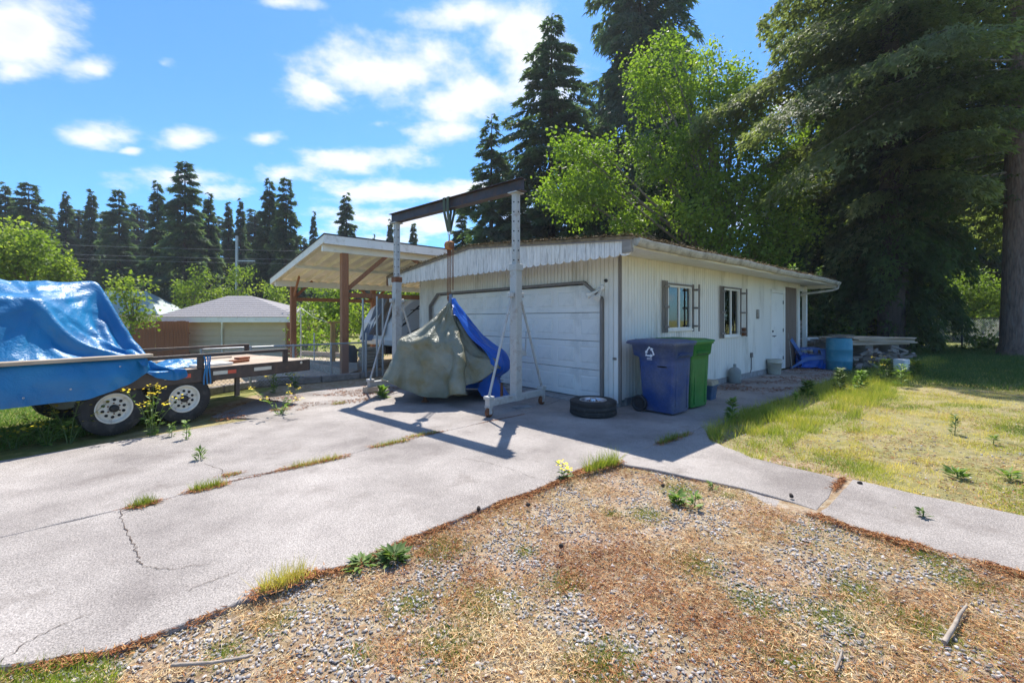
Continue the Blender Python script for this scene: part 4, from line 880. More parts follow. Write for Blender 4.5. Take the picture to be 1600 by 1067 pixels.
def whl(parent, loc, rot, rimm, holes=10, R_=.345, w=.20, rr=.205, deep=.05):
    t = bpy.data.objects.new('wheel', None); col.objects.link(t); t.parent = parent; t.location = loc; t.rotation_euler = rot
    mb = MB(); pr = [(rr-.01,w*.36),(rr+.005,w*.46),(rr+.05,w*.52),(R_-.04,w*.52),(R_-.012,w*.44),(R_-.002,w*.40),(R_,w*.2),(R_-.008,w*.19),(R_-.008,w*.15),(R_,w*.14),(R_,-w*.14),(R_-.008,-w*.15),(R_-.008,-w*.19),(R_,-w*.2),(R_-.002,-w*.40),(R_-.012,-w*.44),(R_-.04,-w*.52),(rr+.05,-w*.52),(rr+.005,-w*.46),(rr-.01,-w*.36)]
    mb.lathe(pr, 48, axis='z'); tyre = mb.build('tyre', M['rubber'], t)
    tr_ = MB()
    for k in range(72):
        a = 2*math.pi*k/72
        for (za, zb) in ((w*.22,w*.43),(-w*.43,-w*.22)):
            c_, s__ = math.cos(a), math.sin(a); r2 = R_+.004; dd = .010
            p = [( (R_-.02)*c_-dd*s__, (R_-.02)*s__+dd*c_), ((R_-.02)*c_+dd*s__, (R_-.02)*s__-dd*c_), (r2*c_+dd*s__, r2*s__-dd*c_), (r2*c_-dd*s__, r2*s__+dd*c_)]
            tr_.prism(p, za, zb)
    tag(tr_.build('tread_blocks', M['rubber'], tyre), kind='stuff')
    mb = MB(); mb.lathe([(rr+.006,w*.47),(rr,w*.5),(rr-.012,w*.47),(rr-.022,w*.38),(rr-.025,w*.30),(rr-.055,w*.27),(rr-.065,w*.30),(.09,w*.34),(.07,w*.38),(.045,w*.38),(.045,-w*.2),(rr-.03,-w*.3),(rr,-w*.47)], 40, axis='z'); rim = mb.build('rim', rimm, t)
    hm = MB(); zc = w*.30-.001
    for k in range(holes):
        a = 2*math.pi*(k+.5)/holes; r_ = rr-.078 if holes > 8 else rr-.10
        rh = .0175 if holes > 8 else .018
        slope = w*.04
        hm.lathe([(0,.012),(rh,.012),(rh,-.004),(0,-.004)], 10, (r_*math.cos(a), r_*math.sin(a), w*.315), 'z')
    tag(hm.build('vent_holes', M['dark_hole'], rim), kind='stuff')
    mb = MB(); mb.lathe([(.048,w*.36),(.046,w*.56),(.036,w*.60),(0,w*.60)], 18, axis='z'); mb.build('hub_cap', M['black'] if holes > 8 else rimm, rim)
    mb = MB()
    for k in range(6):
        a = 2*math.pi*k/6; mb.lathe([(.009,w*.34),(.009,w*.44),(0,w*.45)], 6, (.067*math.cos(a), .067*math.sin(a), 0), 'z')
    tag(mb.build('lug_nuts', M['rust'], rim), kind='stuff')
    return t
for xw in (0, -.777):
    whl(trl, (xw,.12,.335), (R(90),R(xw*40),0), M['rim_white'], R_=.335, rr=.188)
    whl(trl, (xw,TW_-.16,.335), (R(-90),0,0), M['rim_white'], R_=.335, rr=.205)
def tape(u0, u1, m, nm):
    mb = MB(); a, b = tu(u0), tu(u1); mb.box(a,b,-.004,-.001,.635,.69); mb.build(nm, m, trl)
tape(257,277.6,M['white_tape'],'reflector'); tape(278,298,M['red_tape'],'reflector'); tape(333,355.6,M['white_tape'],'reflector'); tape(356,369,M['red_tape'],'reflector'); tape(397,424,M['white_tape'],'reflector')
mb = MB(); mb.lathe([(0,-.006),(.022,-.006),(.022,-.001)], 12, (1.78,0,.70), 'y'); mb.build('marker_lamp', M['white_tape'], trl)
def tl(x_, y_, z_): return T0+TD*x_+TPp*y_+Vector((0,0,z_))
mb = MB(); mb.box(-4.1,-.42,-.085,.05,0,.045); ob = mb.build('wooden_beam', M['grey_wood' if False else 'plank'], None, tuple(tl(0,-.035,.968)), (0,R(0),TROT), bevel=.006)
tag(ob, 'long weathered wooden beam pinning the blue tarp along the trailer rail', 'beam')
# blue tarp draped over the load on the trailer
ld = thing('tarp_covered_load', 'large load under a shiny blue tarp on the trailer at left edge', 'load', tuple(T0), TROT)
nu_c, nv_c = 92, 80
xs = np.linspace(-3.6, .55, nu_c); ys = np.linspace(-.96, 2.9, nv_c)
XX, YY = np.meshgrid(xs, ys, indexing='ij'); rest = np.stack([XX, YY, np.full_like(XX, 2.0)], -1).reshape(-1,3)
rx, ry = rest[:,0], rest[:,1]
PYn = np.where(ry < -.5, -.06, np.where(ry < .3, .3-(.3-ry)*.42, np.where(ry < 1, ry, 1+(ry-1)*.8)))
PZn = np.where(ry < -.5, .95+(ry+.5), np.where(ry < .3, 1.70-(.3-ry)*.93, np.where(ry < 1, 1.70+(ry-.3)/.7*.30, 2.0-np.clip(ry-1,0,1)*.25-np.clip(ry-2,0,2)*.9)))
xb = np.where(ry < .3, -1.37, np.where(ry < 1, -1.37+(ry-.3)/.7*.71, -.66)); dd_ = np.clip(rx-xb, 0, 9); slope_ = np.where(ry < -.5, 0, np.clip((PZn-.80)/1.25, 0, .95))
ry = np.where(ry < -.5, -.5+(ry+.5)*np.sqrt(np.clip((-.33-rx)/.75, .012, 1)), ry); rest[:,1] = ry
PYn = np.where(ry < -.5, -.10, PYn); PZn = np.where(ry < -.5, .95+(ry+.5), PZn)
PXn = np.where(rx > -.66, -.66+(rx+.66)*.50, rx); PZn = np.maximum(PZn-dd_*slope_*np.where(ry<1,.62,.95), np.where(ry < -.5, .5, .80))
P0 = np.stack([PXn, PYn, PZn], 1)+rng.normal(0,.006,(len(PXn),3))
def pin(x_, y_): return int(np.argmin((rx-x_)**2+(ry-y_)**2))
pins = {pin(-.66,1.0):(-.66,1.0,2.0), pin(-1.37,.3):(-1.37,.3,1.71)}
for xx in np.arange(-3.6,-.7,.09): pins[pin(xx,1.0)] = (xx,1.0,2.0-.03*math.sin((xx+.66)*2.2)**2)
for xx in np.arange(-3.6,-1.4,.09): pins[pin(xx,.3)] = (xx,.3,1.715+.02*math.sin(xx*3)**2)
for xx in np.arange(-3.6,-.42,.09): pins[pin(xx,-.5)] = (xx,-.05,.957)
for yy in np.arange(1.05,1.9,.1): pins[pin(-.66,yy)] = (-.66,1+(yy-1)*.8,2.0-(yy-1)*.2)
pk = np.array(list(pins)); P0[pk] = np.array([pins[k] for k in pk])
def col_t(P, old):
    P, old = c_box(P, old, (-1.2,1.05,.65), (3.2,1.05,.09), .02, .8)
    P, old = c_box(P, old, (-1.35,.02,.94), (2.85,.03,.025), .012, .9)
    return c_floor(P, old, .50)
Pt = drape(P0, gridbatches(nu_c, nv_c, sh=.4, bend=.1), pk, col_t, steps=120, iters=7, g=.0012, rest=rest)
def maskt(i, j):
    x_, y_ = xs[i], ys[j]
    return not (y_ < -.47 and x_ > -.33)
Aw = Pt.reshape(nu_c, nv_c, 3); RX, RY_ = rx.reshape(nu_c, nv_c), ry.reshape(nu_c, nv_c)
nrm_ = np.cross(np.gradient(Aw, axis=0), np.gradient(Aw, axis=1)); nrm_ /= np.linalg.norm(nrm_,axis=2,keepdims=True)+1e-9
def folds(cx, cy, k, sd_): a_ = np.arctan2(RY_-cy, RX-cx); d_ = np.hypot(RX-cx, RY_-cy); return (np.abs(fbm(a_*k+20, d_*.7, sd_, 2)-.5)-.14)*np.clip(d_*2.2,0,1)*np.exp(-d_*.8)
dsp = -.22*folds(-1.37,.3,4.5,401)-.22*folds(-.66,1.0,5.,402)-.05*(np.abs(fbm(RX*3.2+RY_*1.5, RY_*1.1+5, 403, 3)-.5)-.12)
skm = RY_ < -.47; dsp = np.where(skm, 0, dsp)
Aw += nrm_*dsp[...,None]; Aw[...,1] -= np.where(skm, (.22*np.abs(fbm(RX*2.9+7+RY_, RY_*1.2, 404, 3)-.42)+.12*np.abs(fbm(RX*8+RY_*4, RY_*2, 405, 3)-.5))*np.clip((-.49-RY_)*5,0,1), 0); Pt = Aw.reshape(-1,3)
o = clothobj('blue_tarp', Pt, nu_c, nv_c, M['tarp_blue'], ld, mask=maskt)
Q = Pt.reshape(nu_c, nv_c, 3)
gm_ = MB()
for (i, j) in ((44,2),(52,3),(30,2),(62,7)):
    p = Q[i, j]; gm_.lathe([(.004,-.004),(.010,-.004),(.010,.001)], 10, (p[0], p[1]-.012, p[2]), 'y')
tag(gm_.build('grommets', M['alloy'], ld), kind='stuff')
mb = MB(); mb.box(-3.9,-1.7,.5,1.6,.76,1.5); mb.build('crate', M['plank'], ld)
# loose things lying on the deck
def loose(name, label, cat, fn, m, x_, y_, z_, rz_=0, bev=.004):
    mb = MB(); fn(mb); o = mb.build(name, m, None, tuple(tl(x_, y_, z_)), (0,0,TROT+rz_), bevel=bev); tag(o, label, cat); return o
rn = []
for i in range(26):
    rn.append([(.75*(i/25-.5), .42*(j/17-.5), .015+.12*max(0, 1-abs(i/12.5-1)**3)*max(0,1-abs(j/8.5-1)**3)*(.35+1.0*fbm(i*.35, j*.35, 21)[()])) for j in range(18)])
mb = MB(); mb.grid(rn); o = mb.build('crumpled_tarp', M['tarp_blue'], None, tuple(tl(.10,.42,.752)), (0,0,TROT+.15)); tag(o, 'crumpled end of light blue tarp on the trailer deck behind the rail', 'tarp')
o.modifiers.new('subdivision','SUBSURF').render_levels = 1
loose('wooden_plank', 'pale plank lying lengthwise on the trailer deck by the far rail', 'plank', lambda m_: m_.box(-.9,.9,-.09,.09,0,.03), M['plank'], .45,1.5,.754,.05)
loose('wooden_plank', 'short tan plank stacked crosswise in the middle of the trailer deck', 'plank', lambda m_: m_.box(-.4,.4,-.10,.10,0,.03), M['new_wood' if False else 'plank'], .55,.75,.754,-.4)
loose('white_board', 'white painted board lying flat on the trailer deck beside the tarp', 'board', lambda m_: m_.box(-.28,.28,-.18,.18,0,.04), M['white_paint'], .42,.30,.754,.1)
loose('wooden_offcut', 'small brown offcut on top of planks near the middle of the deck', 'wood', lambda m_: (m_.box(-.16,.16,-.05,.05,0,.045), m_.box(-.02,.20,-.02,.09,.046,.08)), M['fence_wood'], .95,.42,.785 -.03,.3)
loose('grey_lid', 'flat grey lid on the deck beside the tarp near the far rail', 'lid', lambda m_: m_.box(-.25,.25,-.2,.2,0,.05), M['galv'], -.05,1.65,.90-.12,.1)
st = MB()
for k, dx in enumerate((0,.035,.07)):
    st.grid([[(dx+.012*math.sin(q*6+k), -.012-.03*math.sin(q*3), .93-.42*q), (dx+.022+.012*math.sin(q*6+k), -.012-.03*math.sin(q*3), .93-.42*q)] for q in np.linspace(0,1,9)], smooth=False)
o = st.build('ratchet_strap', M['tarp_blue'], None, tuple(tl(.22,0,0)), (0,0,TROT)); o.modifiers.new('solid','SOLIDIFY').thickness = .003
tag(o, 'blue strap looped over the trailer rail above the front wheel', 'strap')

# ------------------------------------------------------------------ wheeled bins
def rrect(w, d, r, n=5):
    out = []
    for cx, cy, a0_ in ((w/2-r,d/2-r,0),(-w/2+r,d/2-r,90),(-w/2+r,-d/2+r,180),(w/2-r,-d/2+r,270)):
        for k in range(n+1): a = R(a0_+90*k/n); out.append((cx+r*math.cos(a), cy+r*math.sin(a)))
    return out
def binmat(nm, c, fade):
    m, N, Lk = nt(nm); out = N.new('ShaderNodeOutputMaterial'); b = N.new('ShaderNodeBsdfPrincipled'); Lk.new(b.outputs[0], out.inputs[0])
    t = N.new('ShaderNodeTexCoord'); n1 = N.new('ShaderNodeTexNoise'); n1.inputs['Scale'].default_value = 1.7; n1.inputs['Detail'].default_value = 5; Lk.new(t.outputs['Object'], n1.inputs['Vector'])
    rp = ramp(N, [(.38, (0,0,0)), (.60, (.8,.8,.8))]); Lk.new(n1.outputs[0], rp.inputs[0])
    mx = N.new('ShaderNodeMix'); mx.data_type = 'RGBA'; Lk.new(rp.outputs[0], mx.inputs[0]); mx.inputs[6].default_value = (*c,1); mx.inputs[7].default_value = (*fade,1)
    n2 = N.new('ShaderNodeTexNoise'); n2.inputs['Scale'].default_value = 30; n2.inputs['Detail'].default_value = 6; Lk.new(t.outputs['Object'], n2.inputs['Vector'])
    r2 = ramp(N, [(.3, (.8,.8,.8)), (.7, (1.15,1.15,1.15))]); Lk.new(n2.outputs[0], r2.inputs[0]); m2 = N.new('ShaderNodeMix'); m2.data_type = 'RGBA'; m2.blend_type = 'MULTIPLY'; m2.inputs[0].default_value = 1; Lk.new(mx.outputs[2], m2.inputs[6]); Lk.new(r2.outputs[0], m2.inputs[7])
    Lk.new(m2.outputs[2], b.inputs['Base Color']); b.inputs['Roughness'].default_value = .42; b.inputs['Specular IOR Level'].default_value = .5; return m
M['bin_blue'] = binmat('bin_blue', (.010,.048,.19), (.14,.15,.20)); M['bin_green'] = binmat('bin_green', (.010,.15,.03), (.06,.24,.05))
def cart(label, s, t, m, rz_):
    t_ = thing('wheeled_bin', label, 'bin', tuple(L(s+.28, t+.25)), ROT+rz_, 'wheeled bins by the garage corner')
    lv = [(.03,.49,.51,.0),(.06,.505,.52,.0),(.45,.54,.565,.01),(.80,.565,.60,.015),(.865,.57,.61,.02),(.90,.61,.73,.05),(1.06,.63,.77,.055),(1.065,.67,.82,.06),(1.095,.67,.82,.06)]
    mb = MB(); rings = []
    for (z, w, d, oy) in lv: rings.append([(x_, y_+oy+.0, z) for x_, y_ in rrect(w, d, .05)])
    for r_ in rings: r_.append(r_[0])
    mb.grid(rings); mb.add(rings[0][:-1], [tuple(range(len(rings[0])-1))[::-1]])
    mb.build('body', m, t_)
    # the long fold pockets of the moulded front and the catch slots
    mb = MB(); mb.box(-.23,-.05,-.262,-.255,.22,.62); 
    lid = MB(); rr2 = []
    for (z, w, d) in ((1.097,.70,.86),(1.118,.71,.87),(1.130,.69,.85),(1.150,.50,.62),(1.155,.02,.03)): 
        q = [(x_, y_+.07, z) for x_, y_ in rrect(w, d, min(.05, w/2.2, d/2.2))]; q.append(q[0]); rr2.append(q)
    lid.grid(rr2); lid.add(rr2[0][:-1], [tuple(range(len(rr2[0])-1))[::-1]]); lo = lid.build('lid', m, t_)
    for k in range(4):
        rb = MB(); x_ = -.24+.16*k; rb.box(x_-.02,x_+.02,-.25,.40,1.132,1.152); rb.build('lid_rib', m, lo, bevel=.006)
    hb_ = MB(); hb_.tube([(-.27,.46,1.08),(-.27,.54,1.09),(.27,.54,1.09),(.27,.46,1.08)], .016, 8); hb_.build('handle', m, t_)
    for sx_ in (-1, 1):
        w = MB(); w.lathe([(0,-.022),(.05,-.022),(.10,-.012),(.105,-.026),(.128,-.026),(.133,0),(.128,.026),(.105,.026),(.10,.012),(.05,.022),(0,.022)], 28, (sx_*.30,.29,.133), 'x'); wo_ = w.build('wheel', M['black'], t_)
        sp = MB()
        for k in range(8):
            a = math.pi*2*k/8; sp.bar((sx_*.312,.29,.133),(sx_*.312,.29+.1*math.cos(a),.133+.1*math.sin(a)),.014,.016, up=(1,0,0))
        tag(sp.build('spokes', M['black'], wo_), kind='stuff')
    ax = MB(); ax.tube([(-.29,.29,.133),(.29,.29,.133)], .012, 6); ax.build('axle', M['black'], t_)
    sl_ = MB(); sl_.lathe([(0,-.002),(1,-.002),(1,.002),(0,.002)], 18, (0,0,0), 'x'); 
    sl_.v = [(x_+(-.286), y_*.085-.10, z_*.012+.74) for x_, y_, z_ in sl_.v]; sl_.build('side_slot', M['dark_hole'], t_)
    gbp = MB(); gbp.box(-.21,.21,-.345,-.315,.93,.945); gbp.build('grab_bar', m, t_, bevel=.006)
    gbp = MB(); gbp.box(-.17,.17,-.3135,-.30,.885,1.02); gbp.build('grab_recess', M['black'], t_, bevel=.004)
    for sx_ in (-.17,.17):
        rb = MB(); rb.box(sx_-.018,sx_+.018,-.285,-.25,.08,.80); rb.build('front_rib', m, t_, bevel=.008)
    return t_
bb = cart('blue wheeled bin with white recycling mark at the garage corner', -.07, -.957, M['bin_blue'], 0)
gb = cart('green wheeled bin standing behind the blue bin', .61, -.93, M['bin_green'], R(-3))
# recycling mark: three chasing arrows
rc = MB(); M_white = mat('white_print', (.78,.78,.8), .6, .04, 4, 0)
for k in range(3):
    a = 2*math.pi*k/3; c_, s__ = math.cos(a), math.sin(a)
    def rp_(p): return (p[0]*c_-p[1]*s__, p[0]*s__+p[1]*c_)
    for poly in ([(-.033,-.045),(.012,-.045),(.012,-.029),(-.033,-.029)], [(.012,-.060),(.040,-.037),(.012,-.014)], [(-.055,-.035),(-.042,-.047),(-.030,-.028),(-.042,-.015)]):
        q = [rp_(p) for p in poly]; rc.add([(0, -p[0]*1.4, p[1]*1.4) for p in q], [tuple(range(len(q)))])
for k in range(2): rc.box(-.0005,.0005,-.045,.045,-.095-.02*k,-.087-.02*k)
rc.build('recycling_mark', M_white, bb, (-.3235,.09,.955), (0,R(3),0))
nm_ = MB()
for k in range(4): nm_.box(-.0005,.0005,-.05+.028*k,-.032+.028*k,-.016,.016)
nm_.build('number_mark', M_white, gb, (0,-.3165,1.035), (0,0,R(90)))

# ------------------------------------------------------------------ spare tyre lying on the concrete
sp_ = thing('spare_tyre', 'spare car tyre with silver rim lying flat by the garage door', 'tyre', (1.262, 6.76, 0), 0)
w_ = whl(sp_, (0,0,.118), (0,0,.4), M['alloy'], holes=5, R_=.355, w=.22, rr=.205)

# ------------------------------------------------------------------ small things along the side wall
p = G(1103, 619); tb_ = thing('storage_tub', 'small faded blue tub with beige lid behind the green bin', 'tub', (3.62, 8.05, 0), ROT+.1)
mb = MB(); rings = [[(x_, y_, z) for x_, y_ in rrect(w, d, .03)] for z, w, d in ((.0,.28,.22),(.02,.29,.23),(.24,.33,.27),(.25,.36,.30),(.27,.36,.30))]
for r_ in rings: r_.append(r_[0])
mb.grid(rings); mb.build('body', M['tub_blue'], tb_)
mb = MB(); rings = [[(x_, y_, z) for x_, y_ in rrect(w, d, .03)] for z, w, d in ((.271,.37,.31),(.33,.35,.29),(.345,.30,.25),(.335,.02,.02))]
for r_ in rings: r_.append(r_[0])
mb.grid(rings); mb.build('lid', M['tub_lid'], tb_)
jg = MB(); jg.lathe([(0,.0),(.125,.0),(.135,.02),(.13,.07),(.135,.09),(.13,.12),(.135,.16),(.13,.19),(.135,.23),(.13,.27),(.12,.31),(.08,.35),(.035,.37),(.028,.40),(.034,.41),(.034,.44),(.0,.44)], 28)
M['jug'] = mat('cloudy_jug', (.30,.33,.32), .35, .15, 5, .03, 30, trans=.25, dirt=(.2,.2,.17), dirtamt=.4)
tag(jg.build('water_jug', M['jug'], None, (5.12, 9.98, 0)), 'cloudy plastic water jug with narrow neck against the side wall', 'jug')
bk_ = thing('plastic_bucket', 'dirty white plastic bucket in front of the side door', 'bucket', (7.02, 11.62, 0), 0)
mb = MB(); mb.lathe([(0,.0),(.145,.0),(.155,.02),(.172,.30),(.18,.30),(.18,.33),(.172,.33),(.178,.39),(.182,.40),(.172,.40),(.165,.36),(.15,.05),(0,.04)], 28); mb.build('body', M['bucket'], bk_)
mb = MB(); mb.tube([(.18*math.cos(a), -.18*abs(math.sin(a))*.4-.16*math.sin(a), .36-.16*math.sin(a)) for a in np.linspace(0, math.pi, 14)], .004, 5); mb.build('handle', M['galv'], bk_)
br = thing('plastic_barrel', 'teal plastic barrel with scrap on top beside the lumber pile', 'barrel', tuple(G(1311,578)), 0)
mb = MB(); mb.lathe([(0,.0),(.29,.0),(.305,.03),(.312,.25),(.322,.27),(.312,.29),(.315,.58),(.325,.60),(.315,.62),(.312,.84),(.30,.88),(.305,.905),(.295,.92),(.28,.90),(0,.89)], 36); mb.build('body', M['barrel'], br)
lt = MB(); random.seed(8)
for k in range(9):
    a = random.uniform(0,6.3); r0 = random.uniform(0,.22); lt.bar((r0*math.cos(a)-.16, r0*math.sin(a)*.7, .925+.012*k), (r0*math.cos(a)+.18, r0*math.sin(a)*.7+random.uniform(-.2,.2), .925+.012*k+random.uniform(0,.02)), .07, .012)
tag(lt.build('scrap_wood', M['grey_wood'], None, tuple(G(1311,578))), 'loose grey wood scraps lying on top of the teal barrel', 'scrap')
# adirondack chair with a tarp thrown over it
ch = thing('garden_chair', 'blue plastic garden chair with bright tarp thrown over it', 'chair', tuple(G(1263,574)), R(-18))
def slat(p, q, w, h, nm='slat', par=None, m='chair_blue'): 
    mb = MB(); mb.bar(p, q, w, h); return mb.build(nm, M[m], par or ch, bevel=.004)
# local: +x faces forward of the chair, z up
bkp = thing('backrest', None, None); bkp.parent = ch
for k in range(5):
    y_ = -.22+.11*k; slat((-.22,y_*.9,.36),(-.52,y_*1.15,.98-.06*abs(k-2)), .02, .095, 'slat', bkp)
se = thing('seat', None, None); se.parent = ch
for k in range(5): slat((-.22+.12*k,-.26,.34+.018*k),(-.22+.12*k,.26,.34+.018*k), .10, .018, 'slat', se)
for sy in (-1, 1):
    mb = MB(); pts_ = [(-.42,.56),(-.2,.585),(.25,.60),(.38,.585),(.40,.56),(.26,.565),(-.2,.55),(-.42,.53)]
    mb.prism([(a, b) for a, b in pts_], sy*.34-.05, sy*.34+.05, Matrix(((1,0,0,0),(0,0,1,0),(0,1,0,0),(0,0,0,1)))); mb.build('armrest', M['chair_blue'], ch, bevel=.006)
    mb = MB(); pts_ = [(.20,.57),(.34,.57),(.36,.32),(.40,.0),(.33,.0),(.28,.28),(-.10,.24),(-.50,.0),(-.58,.0),(-.16,.34),(.24,.40)]
    mb.prism([(a, b) for a, b in pts_], sy*.33-.022, sy*.33+.022, Matrix(((1,0,0,0),(0,0,1,0),(0,1,0,0),(0,0,0,1)))); mb.build('leg', M['chair_blue'], ch, bevel=.005)
n1_, n2_ = 44, 34; xs2 = np.linspace(-.95,.95,n1_); ys2 = np.linspace(-.62,.5,n2_); X_, Y_ = np.meshgrid(xs2, ys2, indexing='ij'); rest2 = np.stack([X_, Y_, np.full_like(X_, 1.05)], -1).reshape(-1,3)
Pc = rest2.copy(); Pc[:,2] += rng.normal(0,.006,len(Pc))-.5*np.clip(Pc[:,0]-.0,0,9)
def col_c(P, old):
    P, old = c_cap(P, old, (-.52,-.22,.95),(-.52,.22,.95),.05); P, old = c_cap(P, old, (-.52,0,.95),(-.22,0,.38),.10); P, old = c_box(P, old, (.05,0,.33),(.32,.28,.04),.02)
    for sy in (-1,1): P, old = c_cap(P, old, (-.42,sy*.34,.57),(.38,sy*.34,.58),.05)
    return c_floor(P, old, .02)
Pc = drape(Pc, gridbatches(n1_, n2_, sh=.3, bend=.06), np.array([],int), col_c, steps=110, iters=5, g=.0016, rest=rest2)
oc = clothobj('chair_tarp', Pc, n1_, n2_, M['tarp_bright'], None); oc.location = ch.location; oc.rotation_euler = ch.rotation_euler; tag(oc, 'bright blue tarp heaped on the garden chair and trailing to the ground', 'tarp')
# clutter behind the chair
mb = MB(); mb.box(-.4,.4,-.25,.25,.0,.62); 
cl = thing('junk_stack', 'pile of grey boards and boxes between chair and teal barrel', 'junk', tuple(G(1283,566)+Vector((.1,.5,0))), .3)
random.seed(12)
for k in range(7):
    mb = MB(); mb.box(-.55+random.uniform(-.1,.1),.5+random.uniform(-.2,.2),-.2,.2,.12*k,.12*k+.10); o = mb.build('board', M['grey_wood'] if k % 3 else M['white_paint'], cl, bevel=.01); o.rotation_euler = (0,0,random.uniform(-.4,.4))
mb = MB(); mb.bar((-.45,-.3,.92),(.5,-.45,.12),.10,.03); o = mb.build('wooden_plank', M['plank'], None, tuple(G(1290,570)), (0,0,.0)); tag(o, 'pale plank leaning diagonally beside the blue garden chair', 'plank')
mb = MB(); mb.tube([(0,0,.0),(-.06,.1,1.05)], .012, 7); o = mb.build('tool_handle', M['weather_wood'], None, tuple(G(1238,577))); tag(o, 'thin wooden tool handle leaning by the brown panel', 'tool')
# lumber pile
lb = thing('lumber_pile', 'long stack of weathered boards with sunlight painted in on low supports beyond the barrel', 'lumber', (10.9, 13.6, 0), R(8))
random.seed(5)
for layer in range(5):
    for k in range(5):
        mb = MB(); o_f = random.uniform(-.25,.3); z_ = .70+.045*layer; y_ = -.6+.24*k; mb.box(-1.05+o_f,1.0+o_f*1.2,y_,y_+.225,z_,z_+.036); o = mb.build('board', M['sunlit_pile_wood'] if (layer > 2 or k == 0) else M['grey_wood'], lb, bevel=.004); o.rotation_euler = (0,0,random.uniform(-.09,.09))
for x_ in (-1.0,-.2,.7):
    mb = MB(); mb.box(x_-.2,x_+.2,-.5,.5,.0,.34); mb.box(x_-.14,x_+.14,-.5,.5,.34,.70); mb.build('block', M['weather_wood'], lb, bevel=.02)
mb = MB(); 
for k in range(34):
    a = (random.uniform(-1.2,1.1), random.uniform(-1.1,-.5), random.uniform(.02,.55)); mb.bar(a, (a[0]+random.uniform(-.4,.4), a[1]+random.uniform(-.3,.3), a[2]+random.uniform(-.1,.2)), .12, .05)
tag(mb.build('offcuts', M['grey_wood'], lb), kind='stuff')
mb = MB(); mb.box(-.16,.16,-.14,.14,0,.34); o = mb.build('white_box', M['white_paint'], None, (11.2*.985, 12.3, 0), (0,0,.5), bevel=.02); tag(o, 'small white box on the ground in front of the lumber pile', 'box')
# tile on the concrete by the gantry
mb = MB(); mb.box(-.14,.14,-.09,.09,0,.015); o = mb.build('broken_tile', M['foundation'], None, tuple(G(816,636,.004)), (0,0,.5), bevel=.004); tag(o, 'flat pale broken tile on the concrete right of the gantry caster', 'tile')
# ------------------------------------------------------------------ vegetation builders
LEAF = (np.array([(0,0,0),(.45,.5,.06),(1,0,-.04),(.45,-.5,.06)]), np.array([(0,1,2),(0,2,3)]))
SPRAY = (np.array([(0,-.05,0),(0,.05,0),(1,0,-.12),  (.15,0,0),(.30,.02,0),(.62,.42,-.10),  (.15,0,0),(.30,-.02,0),(.62,-.42,-.10), (.45,0,-.03),(.60,.02,-.03),(.92,.28,-.14), (.45,0,-.03),(.60,-.02,-.03),(.92,-.28,-.14)]), np.arange(15).reshape(5,3))
SPR2 = (np.array([(0,0,0),(.5,.11,.03),(1,0,-.10),(.5,-.11,.03), (.10,.02,0),(.42,.0,0),(.60,.42,-.10), (.10,-.02,0),(.42,0,0),(.60,-.42,-.10)]), np.array([(0,1,2),(0,2,3),(4,5,6),(7,8,9)]))
SLIV = (np.array([(0,-.5,0),(0,.5,0),(1,0,-.05)]), np.array([(0,1,2)]))
def conif(H, Rr, zb, nb, ns, ls, lw, seed, droop=.35, rise=.12, hang=.0, tmpl=SPR2, pw=.8, az=None, wid=.30, topthin=1., lumpy=.25):
    global rng
    rng = np.random.default_rng(seed)
    i = np.arange(nb); f = (i+.5)/nb; h = zb+(H-zb)*f**.92; h = h+rng.normal(0,.25,nb)
    prof = np.clip((1-(h-zb)/(H-zb)), .02, 1)**pw*np.clip(.55+(h-zb)/(H-zb)*3, .5, 1)
    Ln = Rr*prof*rng.uniform(1-lumpy*1.6, 1+lumpy*.6, nb)+.15
    A = i*2.39996+rng.normal(0,.35,nb) if az is None else rng.uniform(az[0], az[1], nb)
    rs = rng.normal(rise, .10, nb); dr = droop*rng.uniform(.6,1.4,nb)
    wts = Ln**1.25; b = rng.choice(nb, ns, p=wts/wts.sum())
    q = rng.beta(1.7, 1.05, ns); s = rng.uniform(-1, 1, ns); s = np.sign(s)*np.abs(s)**1.1
    ln = Ln[b]; w = ln*wid*(.25+1.5*q*(1.05-q)+.0); a = A[b]
    o = np.stack([np.cos(a), np.sin(a), 0*a], 1); sd = np.stack([-np.sin(a), np.cos(a), 0*a], 1)
    z = h[b]+ln*(rs[b]*q-dr[b]*q*q)-np.abs(s)*w*.35-hang*rng.uniform(0,1,ns)**1.6*(.3+q)+rng.normal(0,.03,ns)*np.sqrt(ln)
    T = o*(q*ln)[:,None]+sd*(s*w)[:,None]; T[:,2] = z
    slope = rs[b]-2*dr[b]*q
    d = o*(.75+.4*q)[:,None]+sd*(s*1.1)[:,None]+rng.normal(0,.22,(ns,3)); d[:,2] += slope*.8-.25-hang*1.2*rng.uniform(0,1,ns)
    Fm = frames(d, .55, ns); sz = ls*rng.uniform(.6,1.3,ns)*(.75+.25*(1-h[b]/H)); Mx = Fm*sz[:,None,None]; Mx[:,:,1] *= lw
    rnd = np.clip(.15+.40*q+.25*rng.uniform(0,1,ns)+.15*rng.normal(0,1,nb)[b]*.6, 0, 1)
    return T, Mx, rnd, (A, Ln, h, rs, dr)
